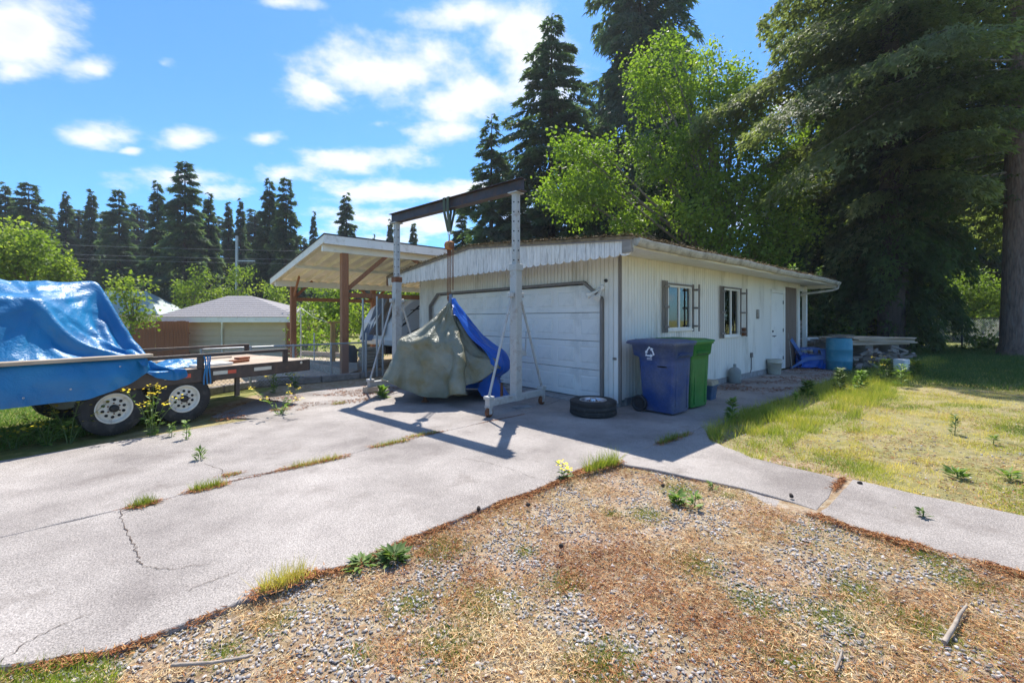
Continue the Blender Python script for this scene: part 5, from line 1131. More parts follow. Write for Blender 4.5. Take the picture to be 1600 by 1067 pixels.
def conifer(nm, label, cat, loc, H, Rr, zb, nb, ns, ls, lw, seed, mt='conifer', tr=.3, bark='bark_dark', group=None, branches=False, **k):
    t = thing(nm, label, cat, loc, 0, group) if label else None
    T, Mx, rnd, info = conif(H, Rr, zb, nb, ns, ls, lw, seed, **k)
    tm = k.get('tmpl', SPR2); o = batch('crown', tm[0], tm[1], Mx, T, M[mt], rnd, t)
    mb = MB(); rad = [tr*1.35, tr*1.05, tr*.95, tr*.75, tr*.5, tr*.25, .02]; hs = [-.3, .5, H*.12, H*.35, H*.6, H*.82, H*1.0]
    mb.tube([(.0+.05*math.sin(z_), .05*math.cos(z_*.7), z_) for z_ in hs], rad, 12); mb.build('trunk', M[bark], t)
    if branches:
        A, Ln, h, rs, dr = info; bm_ = MB()
        for j in range(0, len(A), 1):
            if Ln[j] < .8: continue
            pts_ = [(math.cos(A[j])*Ln[j]*q, math.sin(A[j])*Ln[j]*q, h[j]+Ln[j]*(rs[j]*q-dr[j]*q*q)) for q in (0,.3,.6,.9)]
            bm_.tube(pts_, [.015+.006*Ln[j], .012+.004*Ln[j], .02, .008], 5, cap=False)
        tag(bm_.build('limbs', M['twig' if branches == 2 else 'bark_dark'], t), kind='stuff')
    return t
def blobs(centres, per, ls, seed, tmpl=LEAF, up=.9, lw=.75, flat=.75, sprig=14):
    """leaves gathered in sprigs, sprigs gathered in clumps: (x,y,z,r)"""
    global rng
    rng = np.random.default_rng(seed); Ts, Ms, Rs = [], [], []
    for (x, y, z, r) in centres:
        n = int(per*r*r); ks = max(6, n//sprig)
        dr_ = rng.normal(size=(ks,3)); dr_ /= np.linalg.norm(dr_, axis=1, keepdims=True); rad = r*rng.uniform(.15,1.08,ks)**.6*(1+.25*np.sin(dr_[:,0]*5+x)*np.cos(dr_[:,2]*4+y))
        sc = dr_*rad[:,None]*np.array([1,1,flat])+np.array([x,y,z]); w = rng.integers(0, ks, n)
        T = sc[w]+rng.normal(0,ls*1.25,(n,3)); d = dr_[w]*.6+rng.normal(0,.7,(n,3)); d[:,2] -= .25
        Fm = frames(d, up, n); s = ls*rng.uniform(.55,1.25,n); Mx = Fm*s[:,None,None]; Mx[:,:,1] *= lw
        rn = np.clip(.25+.30*rng.uniform(0,1,n)+.28*rng.uniform(0,1,ks)[w]+.22*rng.uniform(-1,1), 0, 1)
        Ts.append(T); Ms.append(Mx); Rs.append(rn)
    return np.concatenate(Ts), np.concatenate(Ms), np.concatenate(Rs)
def broadleaf(nm, label, cat, loc, cl, per, ls, seed, mt='maple', tr=.18, bark='bark_grey', group=None, limbs=True, **k):
    t = thing(nm, label, cat, loc, 0, group)
    T, Mx, rn = blobs(cl, per, ls, seed, **k); batch('crown', LEAF[0], LEAF[1], Mx, T, M[mt], rn, t)
    mb = MB(); zm = min(c[2] for c in cl); zt = max(c[2] for c in cl)*.72; fork = max(.5, zm*.75); cx = sum(c[0] for c in cl)/len(cl)
    mb.tube([(0,0,-.3),(.02,0,fork*.5),(cx*.1,0,fork),(cx*.3,.1,(fork+zt)/2),(cx*.5,.1,zt)], [tr*1.3, tr, tr*.85, tr*.5, .02], 9)
    tk = mb.build('trunk', M[bark], t)
    if limbs:
        lm = MB()
        for (x, y, z, r) in cl:
            zf = min(z-.2, fork+(z-fork)*.35); b = Vector((cx*.2*(zf/zt), .05, max(.3, zf*.8))); e = Vector((x, y, z+r*.3)); m_ = b.lerp(e, .5)+Vector((random.uniform(-.2,.2)*r, random.uniform(-.2,.2)*r, -.15*r))
            lm.tube([b, m_, e], [tr*.38, tr*.24, .012], 6, cap=False)
        tag(lm.build('limbs', M[bark], t), kind='stuff')
    return t

# ------------------------------------------------------------------ skyline of conifers, far left
protos = []
for k, (Rr, sd_k, pw_, dr_) in enumerate(((3.6,31,.85,.30),(2.7,32,.95,.38),(4.4,33,.7,.25),(3.1,34,.8,.45))):
    c_ = conif(20, Rr, 1.2, 190, 15000, .9, .95, sd_k, droop=dr_, rise=.16, pw=pw_, wid=.26, lumpy=.4)
    o = batch('crown', SPR2[0], SPR2[1], c_[1], c_[0], M['conifer'], c_[2]); mb = MB(); mb.tube([(0,0,-1),(0,0,8),(0,0,19.8)], [.42,.28,.03], 8)
    protos.append((o.data, mb.mesh('trunk', M['bark_dark']), Rr)); bpy.data.objects.remove(o)
def farcon(u, vtop, Y, wpx, label, k, group=None, nm='conifer_tree'):
    x_ = (u-800)/FP*Y; g_ = gz((x_, Y)); H = CAMH+(HOR-vtop)/FP*Y-g_; R_ = wpx/FP*Y; me, tm, Rr = protos[k]
    t = thing(nm, label, 'tree', (x_, Y, g_), random.uniform(0,6.28), group)
    for n_, m_ in (('crown', me), ('trunk', tm)): o = mo(n_, m_, t)
    t.scale = (R_/Rr*1.15, R_/Rr*1.15, H/20)
random.seed(3)
SK = [(8,286,58,30,'dark conifer cut by the left edge of the photo behind the round leafy tree',0),(45,284,56,44,'broad dark conifer with a flat bushy top, second from the left edge',2),
 (103,300,60,24,'slim dark conifer between the broad leftmost one and a spiky thin one',0),(143,299,62,20,'thin spiky conifer left of a broad cone-shaped one in the left skyline',1),
 (186,295,57,36,'broad cone-shaped conifer in the middle of the left skyline',2),(246,283,56,28,'narrow dark conifer directly left of the tallest one of the left skyline',0),
 (289,251,52,46,'tallest conifer of the left skyline with sparse upper boughs',2),(326,305,55,24,'lower conifer touching the right side of the tallest skyline tree',1),
 (357,318,62,17,'thin conifer just left of the utility pole, shorter of the pair',1),(376,311,62,20,'thin conifer right behind the utility pole, taller of the pair',0),
 (421,279,56,30,'dark conifer above the left end of the cream carport roof, left of a pair',0),(447,276,54,33,'dark conifer above the left end of the cream carport roof, right of a pair',2),
 (490,333,66,13,'tiny pointed conifer left of the carport roof peak',1),(541,302,60,30,'cone-shaped conifer rising right behind the carport roof peak',0),
 (610,345,66,14,'small conifer top seen beside the left gantry post',1),(646,349,66,17,'small conifer top right of the left gantry post against cloud',3),
 (722,330,48,36,'bushy conifer behind the orange chain block',2),(584,368,72,8,'tiny conifer tip just above the carport roof',1)]
for (u, v, Y, w, lab, k) in SK: farcon(u, v, Y, w, lab, k)
for i, (u, v) in enumerate([(-30,318),(25,318),(75,322),(122,328),(165,330),(215,322),(265,326),(306,332),(342,338),(398,330),(434,326),(470,372),(515,380),(560,392),(600,396),(690,398),(-80,300),(-140,310),(640,402),(745,380),(0,372),(50,378),(95,380),(140,384),(190,386),(238,380),(286,376),(322,384),(372,388),(415,386),(455,392)]):
    farcon(u, v, 76+3*(i%3), 38, 'dark conifer filling the second row behind the left skyline trees', i % 4, 'second row of dark conifers')
# hazeless dark wood that closes the view between and behind the trunks
cl = []
random.seed(21)
for k in range(95):
    a = R(-62+124*k/94); d_ = random.uniform(82, 95); cl.append((math.sin(a)*d_, math.cos(a)*d_, random.uniform(0,4), random.uniform(3.5,5)))
T, Mx, rn = blobs(cl, 9, 1.1, 77, sprig=10); o = batch('distant_wood', LEAF[0], LEAF[1], Mx, T, M['conifer'], rn*.7); tag(o, 'dark distant wood closing the view behind all the trees', 'wood', kind='stuff')

# ------------------------------------------------------------------ tall trees behind the garage
def at(u, Y): return ((u-800)/FP*Y, Y, gz(((u-800)/FP*Y, Y)))
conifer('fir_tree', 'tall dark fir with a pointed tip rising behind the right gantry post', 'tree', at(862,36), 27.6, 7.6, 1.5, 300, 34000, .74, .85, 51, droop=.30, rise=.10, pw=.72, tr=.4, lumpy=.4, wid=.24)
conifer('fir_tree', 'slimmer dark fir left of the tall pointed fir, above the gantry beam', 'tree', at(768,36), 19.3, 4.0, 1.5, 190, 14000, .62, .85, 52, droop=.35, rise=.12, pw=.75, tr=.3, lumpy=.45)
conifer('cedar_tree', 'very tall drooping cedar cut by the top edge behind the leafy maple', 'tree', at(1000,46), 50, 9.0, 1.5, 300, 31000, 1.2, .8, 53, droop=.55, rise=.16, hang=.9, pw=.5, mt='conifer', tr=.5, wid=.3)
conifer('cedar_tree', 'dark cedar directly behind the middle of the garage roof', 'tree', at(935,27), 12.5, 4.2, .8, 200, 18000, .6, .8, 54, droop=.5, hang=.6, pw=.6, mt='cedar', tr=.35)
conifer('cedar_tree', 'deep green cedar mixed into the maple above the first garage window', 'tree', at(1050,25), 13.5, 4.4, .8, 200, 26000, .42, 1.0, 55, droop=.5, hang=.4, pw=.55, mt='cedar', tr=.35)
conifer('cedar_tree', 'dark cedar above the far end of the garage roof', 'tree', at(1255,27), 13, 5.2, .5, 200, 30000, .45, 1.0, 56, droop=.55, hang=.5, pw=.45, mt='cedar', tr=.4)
conifer('fir_tree', 'dark fir low behind the gantry beam between slim fir and carport', 'tree', at(812,38), 11.5, 4.4, .5, 150, 10000, .7, .85, 57, droop=.35, pw=.7, tr=.3)
MPX = [(890,232,30,21),(915,262,38,21),(870,300,32,20.5),(905,318,40,20.5),(948,300,38,21),(935,240,26,21),(985,352,34,20),(1003,235,30,21),(1012,112,40,23),(1040,62,18,23),(1018,160,34,23),(1075,150,48,23),
 (1120,150,50,23),(1168,175,46,23),(1192,225,46,22),(1130,225,55,22.5),(1078,225,45,22),(1060,90,22,23),(1105,92,22,23),(1150,120,26,23),(1235,240,34,21.5),(1105,300,52,21),(1165,300,56,21),(1225,305,44,21),(1250,352,36,20.5),(1190,372,50,20.5),(1130,372,46,20.5),(1080,340,36,20.5),(1030,330,26,20.5),(1040,270,26,21),(1150,400,40,20),(1210,410,36,20)]
tx, ty, tz = at(1135,21.5); cl = []
random.seed(14)
for (u, v, r, Y) in MPX:
    Y += random.uniform(-1.1,1.1); p = W(u, v, Y); cl.append((p.x-tx, p.y-ty, p.z-tz, r/FP*Y*1.02))
broadleaf('maple_tree', 'sprawling lime green maple leaning over the back of the garage roof', 'tree', (tx,ty,tz), cl, 850, .17, 61, mt='maple', tr=.30, flat=.8)

# ------------------------------------------------------------------ big spruces and cedars on the right
conifer('spruce_tree', 'huge spruce whose thick reddish trunk stands at the right edge', 'tree', (20.35, 17.3, gz((20.35,17.3))), 34, 9.0, 5.6, 120, 64000, .32, 1.0, 71, mt='spruce', droop=.42, rise=.10, hang=.45, pw=.45, tr=.60, bark='bark', branches=2, wid=.34, lumpy=.5, az=(R(-20),R(196)))
conifer('spruce_tree', 'big spruce with long drooping boughs reaching left over the lawn', 'tree', (15.9, 18.2, gz((15.9,18.2))), 30, 7.2, 6.0, 110, 78000, .31, 1.0, 72, mt='spruce', droop=.40, rise=.14, hang=.5, pw=.38, tr=.45, bark='bark_dark', branches=1, wid=.36, lumpy=.5)
conifer('cedar_tree', 'dark cedar with bare thick trunk standing left of the sunlit gap in the yard', 'tree', (16.7, 18.9, gz((16.6,18.3))), 17, 2.6, 1.9, 130, 26000, .32, 1.0, 73, mt='cedar', droop=.75, hang=.7, pw=.35, tr=.45, wid=.34)
conifer('cedar_tree', 'dark cedar behind the end of the lumber pile', 'tree', (17.4, 21.4, gz((13.2,21))), 20, 3.4, 1.3, 130, 24000, .36, 1.0, 74, mt='cedar', droop=.7, hang=.7, pw=.35, tr=.45, wid=.32)
conifer('cedar_tree', 'dark cedar behind the porch post and teal barrel', 'tree', (14.6, 22.6, gz((14.6,22.6))) if False else (18.9, 25.5, 0), 17, 4.6, .5, 170, 20000, .6, .8, 75, mt='cedar', droop=.7, hang=1.0, pw=.4, tr=.45)
conifer('cedar_tree', 'dark cedar right of the gap beside the thick spruce trunk', 'tree', (37.5, 24.5, 0), 20, 5.2, 3.0, 200, 22000, .6, .8, 76, mt='cedar', droop=.6, hang=1.0, pw=.4, tr=.45)
#conifer('cedar_tree', 'dark cedar rising far behind the sunlit gap', 'tree', (25.5, 29, 0), 22, 6.0, 4.5, 200, 20000, .7, .8, 78, mt='cedar', droop=.6, hang=1.0, pw=.45, tr=.5)
# sunlit scrub beyond the fence on the right
conifer('cedar_tree', 'dark cedar far behind the sunlit gap, left of its pair', 'tree', (35.5, 37, 0), 21, 5.5, 2.5, 130, 9000, 1.0, .9, 78, mt='cedar', droop=.6, hang=.8, pw=.45, tr=.5)
conifer('cedar_tree', 'dark cedar far behind the sunlit gap, right of its pair', 'tree', (42.5, 37.5, 0), 20, 5.5, 2.5, 130, 9000, 1.0, .9, 79, mt='cedar', droop=.6, hang=.8, pw=.45, tr=.5)
def scrub(label, u, Y, w, h, seed, mt='bush', ls=.16, per=700, nm='bush'):
    x_, y_, z_ = at(u, Y); random.seed(seed); cl = []
    for k in range(9): cl.append((random.uniform(-w,w), random.uniform(-.6,.6)*w, random.uniform(.25,.9)*h, random.uniform(.28,.45)*h+.2))
    return broadleaf(nm, label, 'bush', (x_,y_,z_), cl, per, ls, seed, mt=mt, tr=.06)
scrub('sunlit yellow green shrub seen in the gap left of the thick spruce trunk', 1535, 29, 2.8, 3.8, 81)
scrub('low sunlit shrub beyond the fence beside the dark cedar trunk', 1490, 30, 2.2, 3.2, 82)
scrub('sunlit shrub at the far right edge behind the spruce trunk', 1620, 31, 3.0, 4.0, 83)
scrub('bright shrub glowing between the two cedar trunks beyond the lumber pile', 1392, 33, 1.8, 2.4, 84)
scrub('dim green shrub behind the teal barrel and junk', 1290, 20, 1.6, 2.0, 85, mt='cedar')
scrub('green shrub with yellow leaves right behind the lumber pile', 1345, 19.5, 1.5, 1.3, 86)
scrub('low dark brush at the foot of the gap near the spruce trunk', 1545, 20.5, 1.2, .4, 87, mt='cedar')

# ------------------------------------------------------------------ leafy trees on the left and behind the carport
def leafy(label, u, v, Y, rpx, seed, mt='bush', n=9, ls=.2, per=420, asp=1.0, nm='leafy_tree'):
    x_, y_, z_ = at(u, Y); c = W(u, v, Y); r = rpx/FP*Y; random.seed(seed); cl = []
    for k in range(n):
        a = random.uniform(0,6.28); q = random.uniform(.2,.75); cl.append((math.cos(a)*r*q, math.sin(a)*r*q, max(.6, c.z-z_+random.uniform(-.7,.65)*r*asp), r*random.uniform(.34,.55)))
    return broadleaf(nm, label, 'tree', (x_,y_,z_), cl, per, ls, seed, mt=mt, tr=.09+.02*r)
leafy('large round green tree behind the tarped load at left edge', 35, 408, 26, 62, 91, n=16, ls=.22)
leafy('round green tree just right of the largest one, above the tarp peak', 112, 425, 28, 32, 92, ls=.2)
leafy('young yellow green tree between tarp and teal roof', 203, 470, 24, 34, 93, asp=1.5)
leafy('yellow green tree left behind the shingled shed roof', 298, 452, 36, 26, 94, asp=1.4)
leafy('yellow green tree behind the peak of the shingled shed roof', 335, 458, 37, 24, 95, asp=1.3)
leafy('pointed yellow green tree below the utility pole', 372, 448, 37, 24, 96, asp=1.5)
leafy('light green tree right of the shed roof, left of the carport posts', 428, 462, 34, 26, 97, asp=1.3)
leafy('orchard tree seen between the two left carport posts', 492, 500, 23, 36, 98, asp=1.2, ls=.16)
leafy('low bright orchard tree right of the left carport post', 478, 535, 20, 22, 101, asp=1.1, ls=.14)
leafy('dark green apple tree behind the yellow post', 525, 525, 19, 30, 99, mt='maple', asp=1.1, ls=.14)
leafy('tall bright tree rising behind the carport rail', 520, 462, 30, 40, 100, asp=1.2)
leafy('bright tree behind the camper under the carport', 575, 488, 26, 42, 102, asp=1.2)
leafy('green tree behind the carport right of the hanging chain', 640, 470, 30, 38, 103, asp=1.2, mt='maple')

# ------------------------------------------------------------------ neighbour's shed, fence and house
Ys = 27; zg = gz((-17,27)); shd = thing('garden_shed', 'beige sided shed with grey hip shingle roof beyond the trailer', 'shed', ((294-800)/FP*Ys, Ys, zg), 0)
sw = (446-294)/FP*Ys; zE = CAMH+0-zg; mb = MB(); mb.box(.02,sw-.02,.02,4.6,0,zE); mb.build('wall', M['beige_siding'], shd)
z = .1; k = 0
while z < zE-.1:
    mb = MB(); mb.add([(0,-.035,z),(sw,-.035,z),(sw,.015,z+.335),(0,.015,z+.335),(0,.02,z),(sw,.02,z)], [(0,1,2,3),(0,4,5,1),(0,3,4),(1,5,2)]); mb.build('lap_board', M['beige_siding'], shd); z += .34
ex0, ex1 = -1.75, sw+1.2; ap_ = (W(362,463,30)-Vector(shd.location)); zr = zE+.10
cs_ = [(ex0,-.55,zr),(ex1,-.55,zr),(ex1,5.4,zr),(ex0,5.4,zr)]; apx = (ap_.x, 2.6, ap_.z); apx2 = (ap_.x+1.6, 2.6, ap_.z)
mb = MB(); mb.add(cs_+[apx, apx2], [(0,1,5,4),(1,2,5),(2,3,4,5),(3,0,4)]); rfs = mb.build('roof', M['shingle'], shd)
nrow = 11
for r_ in range(nrow):                                             # courses of shingles, each lapping the next
    f0, f1 = r_/nrow, (r_+1)/nrow
    def lp(a, b, f): return tuple(a[i]+(b[i]-a[i])*f for i in range(3))
    a, b = lp(cs_[0], apx, f0), lp(cs_[1], apx2, f0); c, d = lp(cs_[1], apx2, f1), lp(cs_[0], apx, f1)
    mb = MB(); up_ = .018; mb.add([(a[0],a[1]-.01,a[2]+up_),(b[0],b[1]-.01,b[2]+up_),(c[0],c[1],c[2]+.006),(d[0],d[1],d[2]+.006),(a[0],a[1],a[2]),(b[0],b[1],b[2])], [(0,1,2,3),(0,4,5,1)]); mb.build('shingle_course', M['shingle'], rfs)
mb = MB(); mb.box(ex0+.3,ex1,-.56,-.50,zr-.32,zr-.02); mb.box(ex0+.3,ex1,-.50,.0,zr-.32,zr-.29); mb.build('fascia', M['fascia_white'], shd)
mb = MB(); xd = (355-294)/FP*Ys; mb.tube([(xd,-.5,zr-.3),(xd,-.45,zr-.5),(xd-.25,-.12,zr-.8),(xd-.25,-.1,0)], .06, 8); mb.build('downspout', M['fascia_white'], shd)
fn = thing('wooden_fence', 'red brown plank fence left of the beige shed', 'fence', ((205-800)/FP*26, 26, gz((-21,26))), 0)
plk = MB(); plk.box(0,.17,-.012,.012,0,1); pme_ = plk.mesh('plank', M['fence_wood'])
for k in range(19):
    o = mo('plank', pme_, fn, (k*.182, random.uniform(-.01,.01), 0)); o.scale = (1,1,CAMH-4/FP*26-gz((-21,26))+random.uniform(-.03,.03))
for zz_ in (.4,1.6):
    mb = MB(); mb.box(0,3.5,.013,.06,zz_,zz_+.09); mb.build('rail', M['fence_wood'], fn)
fn2 = thing('wooden_fence', 'short brown plank panel between the shed and the left carport post', 'fence', ((448-800)/FP*25.5, 25.5, gz((-13,25.5))), 0)
for k in range(4): o = mo('plank', pme_, fn2, (k*.182,0,0)); o.scale = (1,1,2.3)
hs_ = thing('neighbour_house', 'house with pale teal metal roof far behind the young trees', 'house', tuple(W(235,498,46)-Vector((0,0,2.5))), 0)
rX0, rX1 = -6.5, .2; mb = MB(); zt = 2.5+43/FP*46; ze = 2.5+6/FP*46
mb.add([(rX0,0,zt),(rX1-.6,0,zt),(rX1+2.6,-2.4,ze),(rX0-2,-2.4,ze),(rX1+2.6,2.6,ze),(rX0-2,2.6,ze)], [(0,3,2,1),(0,1,4,5),(1,2,4)]); mb.build('roof', M['teal_roof'], hs_)
mb = MB(); mb.box(rX0,rX1+2.0,-2.0,2.2,0,ze-.02); mb.build('wall', M['beige_siding'], hs_)
pl_ = thing('utility_pole', 'grey utility pole with crossarm before the left skyline conifers', 'pole', (W(370,498,50).x, 50, -1), 0)
mb = MB(); mb.tube([(0,0,0),(0,0,12)], [.20,.15], 8); mb.build('pole', M['galv'], pl_)
mb = MB(); mb.box(.0,2.1,-.06,.06,9.05,9.2); mb.build('crossarm', M['galv'], pl_)
mb = MB(); mb.box(.0,1.2,-.06,.06,5.2,5.32); mb.build('crossarm', M['galv'], pl_)
for z_ in (8.9, 9.4, 10.4):
    mb = MB(); P_ = [(-40+80*i/24, -6+12*i/24, z_-1-1.0*(1-((i-12)/12)**2)*0+.00045*(-40+80*i/24)**2) for i in range(25)]
    mb.tube([(x_+pl_.location.x, y_+50, z2) for x_, y_, z2 in P_], .011, 4, cap=False); o = mb.build('power_line', M['galv'], None); tag(o, {8.9:'lowest',9.4:'middle',10.4:'highest'}[z_]+' thin power line crossing in front of the left skyline trees', 'wire')

# ------------------------------------------------------------------ things under and around the carport
def CL(x_, y_, z_=0): return cp0+D2*x_+D1*y_+Vector((0,0,z_))
rv = thing('camper_trailer', 'white camper trailer with dark stripes parked under the carport', 'camper', tuple(CL(2.0,1.4)), ROT)
prof = [(.05,.62),(-.02,.80),(.10,1.35),(.42,1.85),(.75,2.08),(1.1,2.14),(6.2,2.16),(6.2,.55),(.4,.55)]
Mxz = Matrix(((1,0,0,0),(0,0,1,0),(0,1,0,0),(0,0,0,1)))
mb = MB(); mb.prism(prof, 0, 2.6, Mxz); mb.build('shell', M['rv_white'], rv, bevel=.03, seg=2)
for (a, b, w_) in (((.62,1.75),(2.4,2.02),.05),((.35,1.42),(.95,1.9),.03),((.5,1.02),(1.8,1.42),.045),((.6,.92),(1.8,1.28),.02)):
    d = Vector((b[0]-a[0], b[1]-a[1])).normalized(); n_ = Vector((-d.y, d.x))*w_
    mb = MB(); mb.prism([(a[0]-n_.x*.2,a[1]-n_.y*.2),(b[0]-n_.x,b[1]-n_.y),(b[0]+n_.x,b[1]+n_.y),(a[0]+n_.x*.2,a[1]+n_.y*.2)], -.006,-.002, Mxz); mb.build('stripe', M['rv_grey'], rv)
mb = MB()
for k in range(4): mb.prism([(.30+.05*k,1.22+.03*k),(.33+.05*k,1.22+.03*k),(.40+.05*k,1.34+.03*k),(.37+.05*k,1.34+.03*k)], -.006,-.002, Mxz)
tag(mb.build('script_mark', M['rv_grey'], rv), kind='stuff')
mb = MB(); mb.box(.2,1.2,.9,1.7,.30,.55); mb.box(-.9,.3,1.25,1.35,.42,.50); mb.build('tongue', M['trailer_steel'], rv)
def drapesheet(x0, y0, y1, z0, z1, m, nm, label, seed, sl_):
    P = []
    for i in range(30):
        y_ = y0+(y1-y0)*i/29
        P.append([(x0+sl_*(j/9)+.05*math.sin(i*.8+seed)*(1-j/12)+.02*math.sin(i*2.1+j), y_+.04*math.sin(j*.6+i*.3)+(1-j/9)*.15*math.sin(seed), z0+(z1-z0)*j/9) for j in range(10)])
    mb = MB(); mb.grid(P); o = mb.build(nm, M[m], None, tuple(rv.location), (0,0,ROT)); tag(o, label, 'tarp')
drapesheet(-.12,1.25,2.0,.75,2.2,'tarp_grey','hanging_tarp','grey blue tarp hanging over the front of the camper',1,.62)
drapesheet(-.16,.45,1.30,.95,2.22,'tarp_brown','hanging_tarp','wrinkled brown tarp hanging at the front corner of the camper',3,.66)
mb = MB(); mb.lathe([(0,0),(.22,.0),(.26,.2),(.24,.5),(.18,.62),(0,.66)], 14); o = mb.build('dark_bag', M['tarp_grey'] if False else M['black'], None, tuple(CL(1.1,2.6))); tag(o, 'black bag of rubbish on the ground before the camper', 'bag')
wst = thing('block_stack', 'stack of brown wooden blocks beneath the camper front', 'blocks', tuple(CL(1.5,1.9)), ROT)
for k in range(6): mb = MB(); mb.box(-.3+.02*(k%3),.3,-.25,.25,.1*k,.1*k+.09); mb.build('block', M['plank'], wst, bevel=.01)
mb = MB(); mb.box(-.06,.06,-.05,.05,0,1.34); mb.box(-.14,.50,-.06,.06,1.341,1.40); o = mb.build('yellow_post', M['new_wood'], None, tuple(G(520,575)), (0,0,ROT)); tag(o, 'yellow wooden post with short arm left of the front carport post', 'post')
mb = MB(); a = G(514,575)+Vector((0,0,1.36)); mb.tube([a, a+Vector((-1.2,1.6,.18)), a+Vector((-2.6,3.6,.55))], .008, 5); tag(mb.build('cord', M['white_paint'], None), 'white cord strung from the yellow post toward the shed', 'cord')
for (u, v0, v1, lab) in ((470,485,566,'thin white stake left of another, behind the chain link fence'),(491,520,570,'shorter thin white stake nearer the yellow post')):
    p = G(u, v1); mb = MB(); mb.tube([(0,0,0),(0,0,CAMH-(v0-HOR)/FP*p.y)], .018, 6); tag(mb.build('stake', M['white_paint'], None, tuple(p)), lab, 'stake')
# curb timbers
cu = thing('timber_curb', 'weathered timber curb edging the far side of the driveway', 'curb', (0,0,0), 0)
for (a, b) in (((300,621),(345,612)),((348,611.5),(402,603)),((404,602.6),(500,596)),((502,595.6),(560,590)),((562,589.5),(612,584))):
    p, q = G(*a), G(*b); mb = MB(); mb.bar(p+Vector((0,0,.05)), q+Vector((0,0,.05)), .13, .15); mb.build('timber', M['grey_wood'], cu, bevel=.012)
for k, (a, b, z_) in enumerate((((478,575),(535,588),.10),((480,572),(560,578),.10),((430,583),(478,575),.10),((470,556),(545,560),.1))):
    p, q = G(*a), G(*b); mb = MB(); mb.bar(p+Vector((0,0,z_)), q+Vector((0,0,z_)), .10, .2); tag(mb.build('bed_timber', M['plank'], None, bevel=.01), ['pale timber of the sand bed running right from the trailer end','pale timber across the near side of the sand bed','timber at the left end of the sand bed by the trailer','timber at the back of the sand bed'][k], 'timber')
mb = MB(); mb.add([tuple(G(*a, .0))[:2]+(.02,) for a in ((430,590),(535,588),(560,579),(545,562),(470,558),(420,572))], [(0,1,2,3,4,5)]); tag(mb.build('sand_bed', M['sand'], None), kind='structure')
# low chain link fence along the curb and the tall gate pipes
cf = thing('chain_link_fence', 'low chain link fence running along the curb behind the trailer', 'fence', (0,0,0), 0)
fa, fb_ = G(300,618)+Vector((0,.25,0)), G(566,589)+Vector((0,.15,0)); fl_ = (fb_-fa).length; fd_ = (fb_-fa)/fl_; FH = .87
mb = MB(); mb.tube([fa+Vector((0,0,FH)), fb_+Vector((0,0,FH))], .021, 8); mb.build('top_rail', M['galv'], cf)
for k in range(5):
    p = fa+fd_*(fl_*k/4); mb = MB(); mb.tube([p, p+Vector((0,0,FH+.03))], .026, 8); mb.build('fence_post', M['galv'], cf)
def chainlink(p0, d, ln, h, par, pitch=.075, w=.0022):
    mb = MB(); n = int((ln+h)/pitch)
    for k in range(n):
        s0 = k*pitch
        for sg in (1, -1):
            a = (s0-h, 0) if sg > 0 else (s0-h, h); b = (s0, h) if sg > 0 else (s0, 0)
            (xa, za), (xb, zb) = a, b
            if xa < 0: f = -xa/(xb-xa); xa, za = 0, za+(zb-za)*f
            if xb > ln: f = (ln-xa)/(xb-xa); xb, zb = ln, za+(zb-za)*f
            if xb-xa > .01: P_, Q_ = p0+d*xa+Vector((0,0,za)), p0+d*xb+Vector((0,0,zb)); mb.bar(P_, Q_, w*2, w*2)
    tag(mb.build('wire_mesh', M['galv'], par), kind='stuff')
chainlink(fa+Vector((0,0,.03)), fd_, fl_, FH-.05, cf)
for (u, v0, v1, lab) in ((567,467,588,'tall grey pipe post right of the front carport post'),(589,463,588,'tall grey pipe post before the hanging grey tarp'),(598,466,587,'tall grey pipe post just left of the gantry brace'),(572,520,589,'short grey pipe stub beside the tall pipe posts')):
    p = G(u, v1); mb = MB(); mb.tube([(0,0,0),(0,0,CAMH-(v0-HOR)/FP*p.y)], .027, 8); tag(mb.build('pipe_post', M['galv'], None, tuple(p)), lab, 'post')
# chain link fence in the shade on the right
cf2 = thing('chain_link_fence', 'dark chain link fence in the shade under the cedars at right', 'fence', (0,0,0), 0)
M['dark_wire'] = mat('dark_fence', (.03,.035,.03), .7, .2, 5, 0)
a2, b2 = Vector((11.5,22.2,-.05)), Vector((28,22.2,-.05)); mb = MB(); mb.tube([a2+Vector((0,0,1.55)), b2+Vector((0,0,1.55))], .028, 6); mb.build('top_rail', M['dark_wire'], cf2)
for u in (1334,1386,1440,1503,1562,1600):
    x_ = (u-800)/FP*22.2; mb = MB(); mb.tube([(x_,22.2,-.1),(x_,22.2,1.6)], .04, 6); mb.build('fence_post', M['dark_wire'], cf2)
chainlink(a2, Vector((1,0,0)), 16, 1.5, cf2, .12, .003)

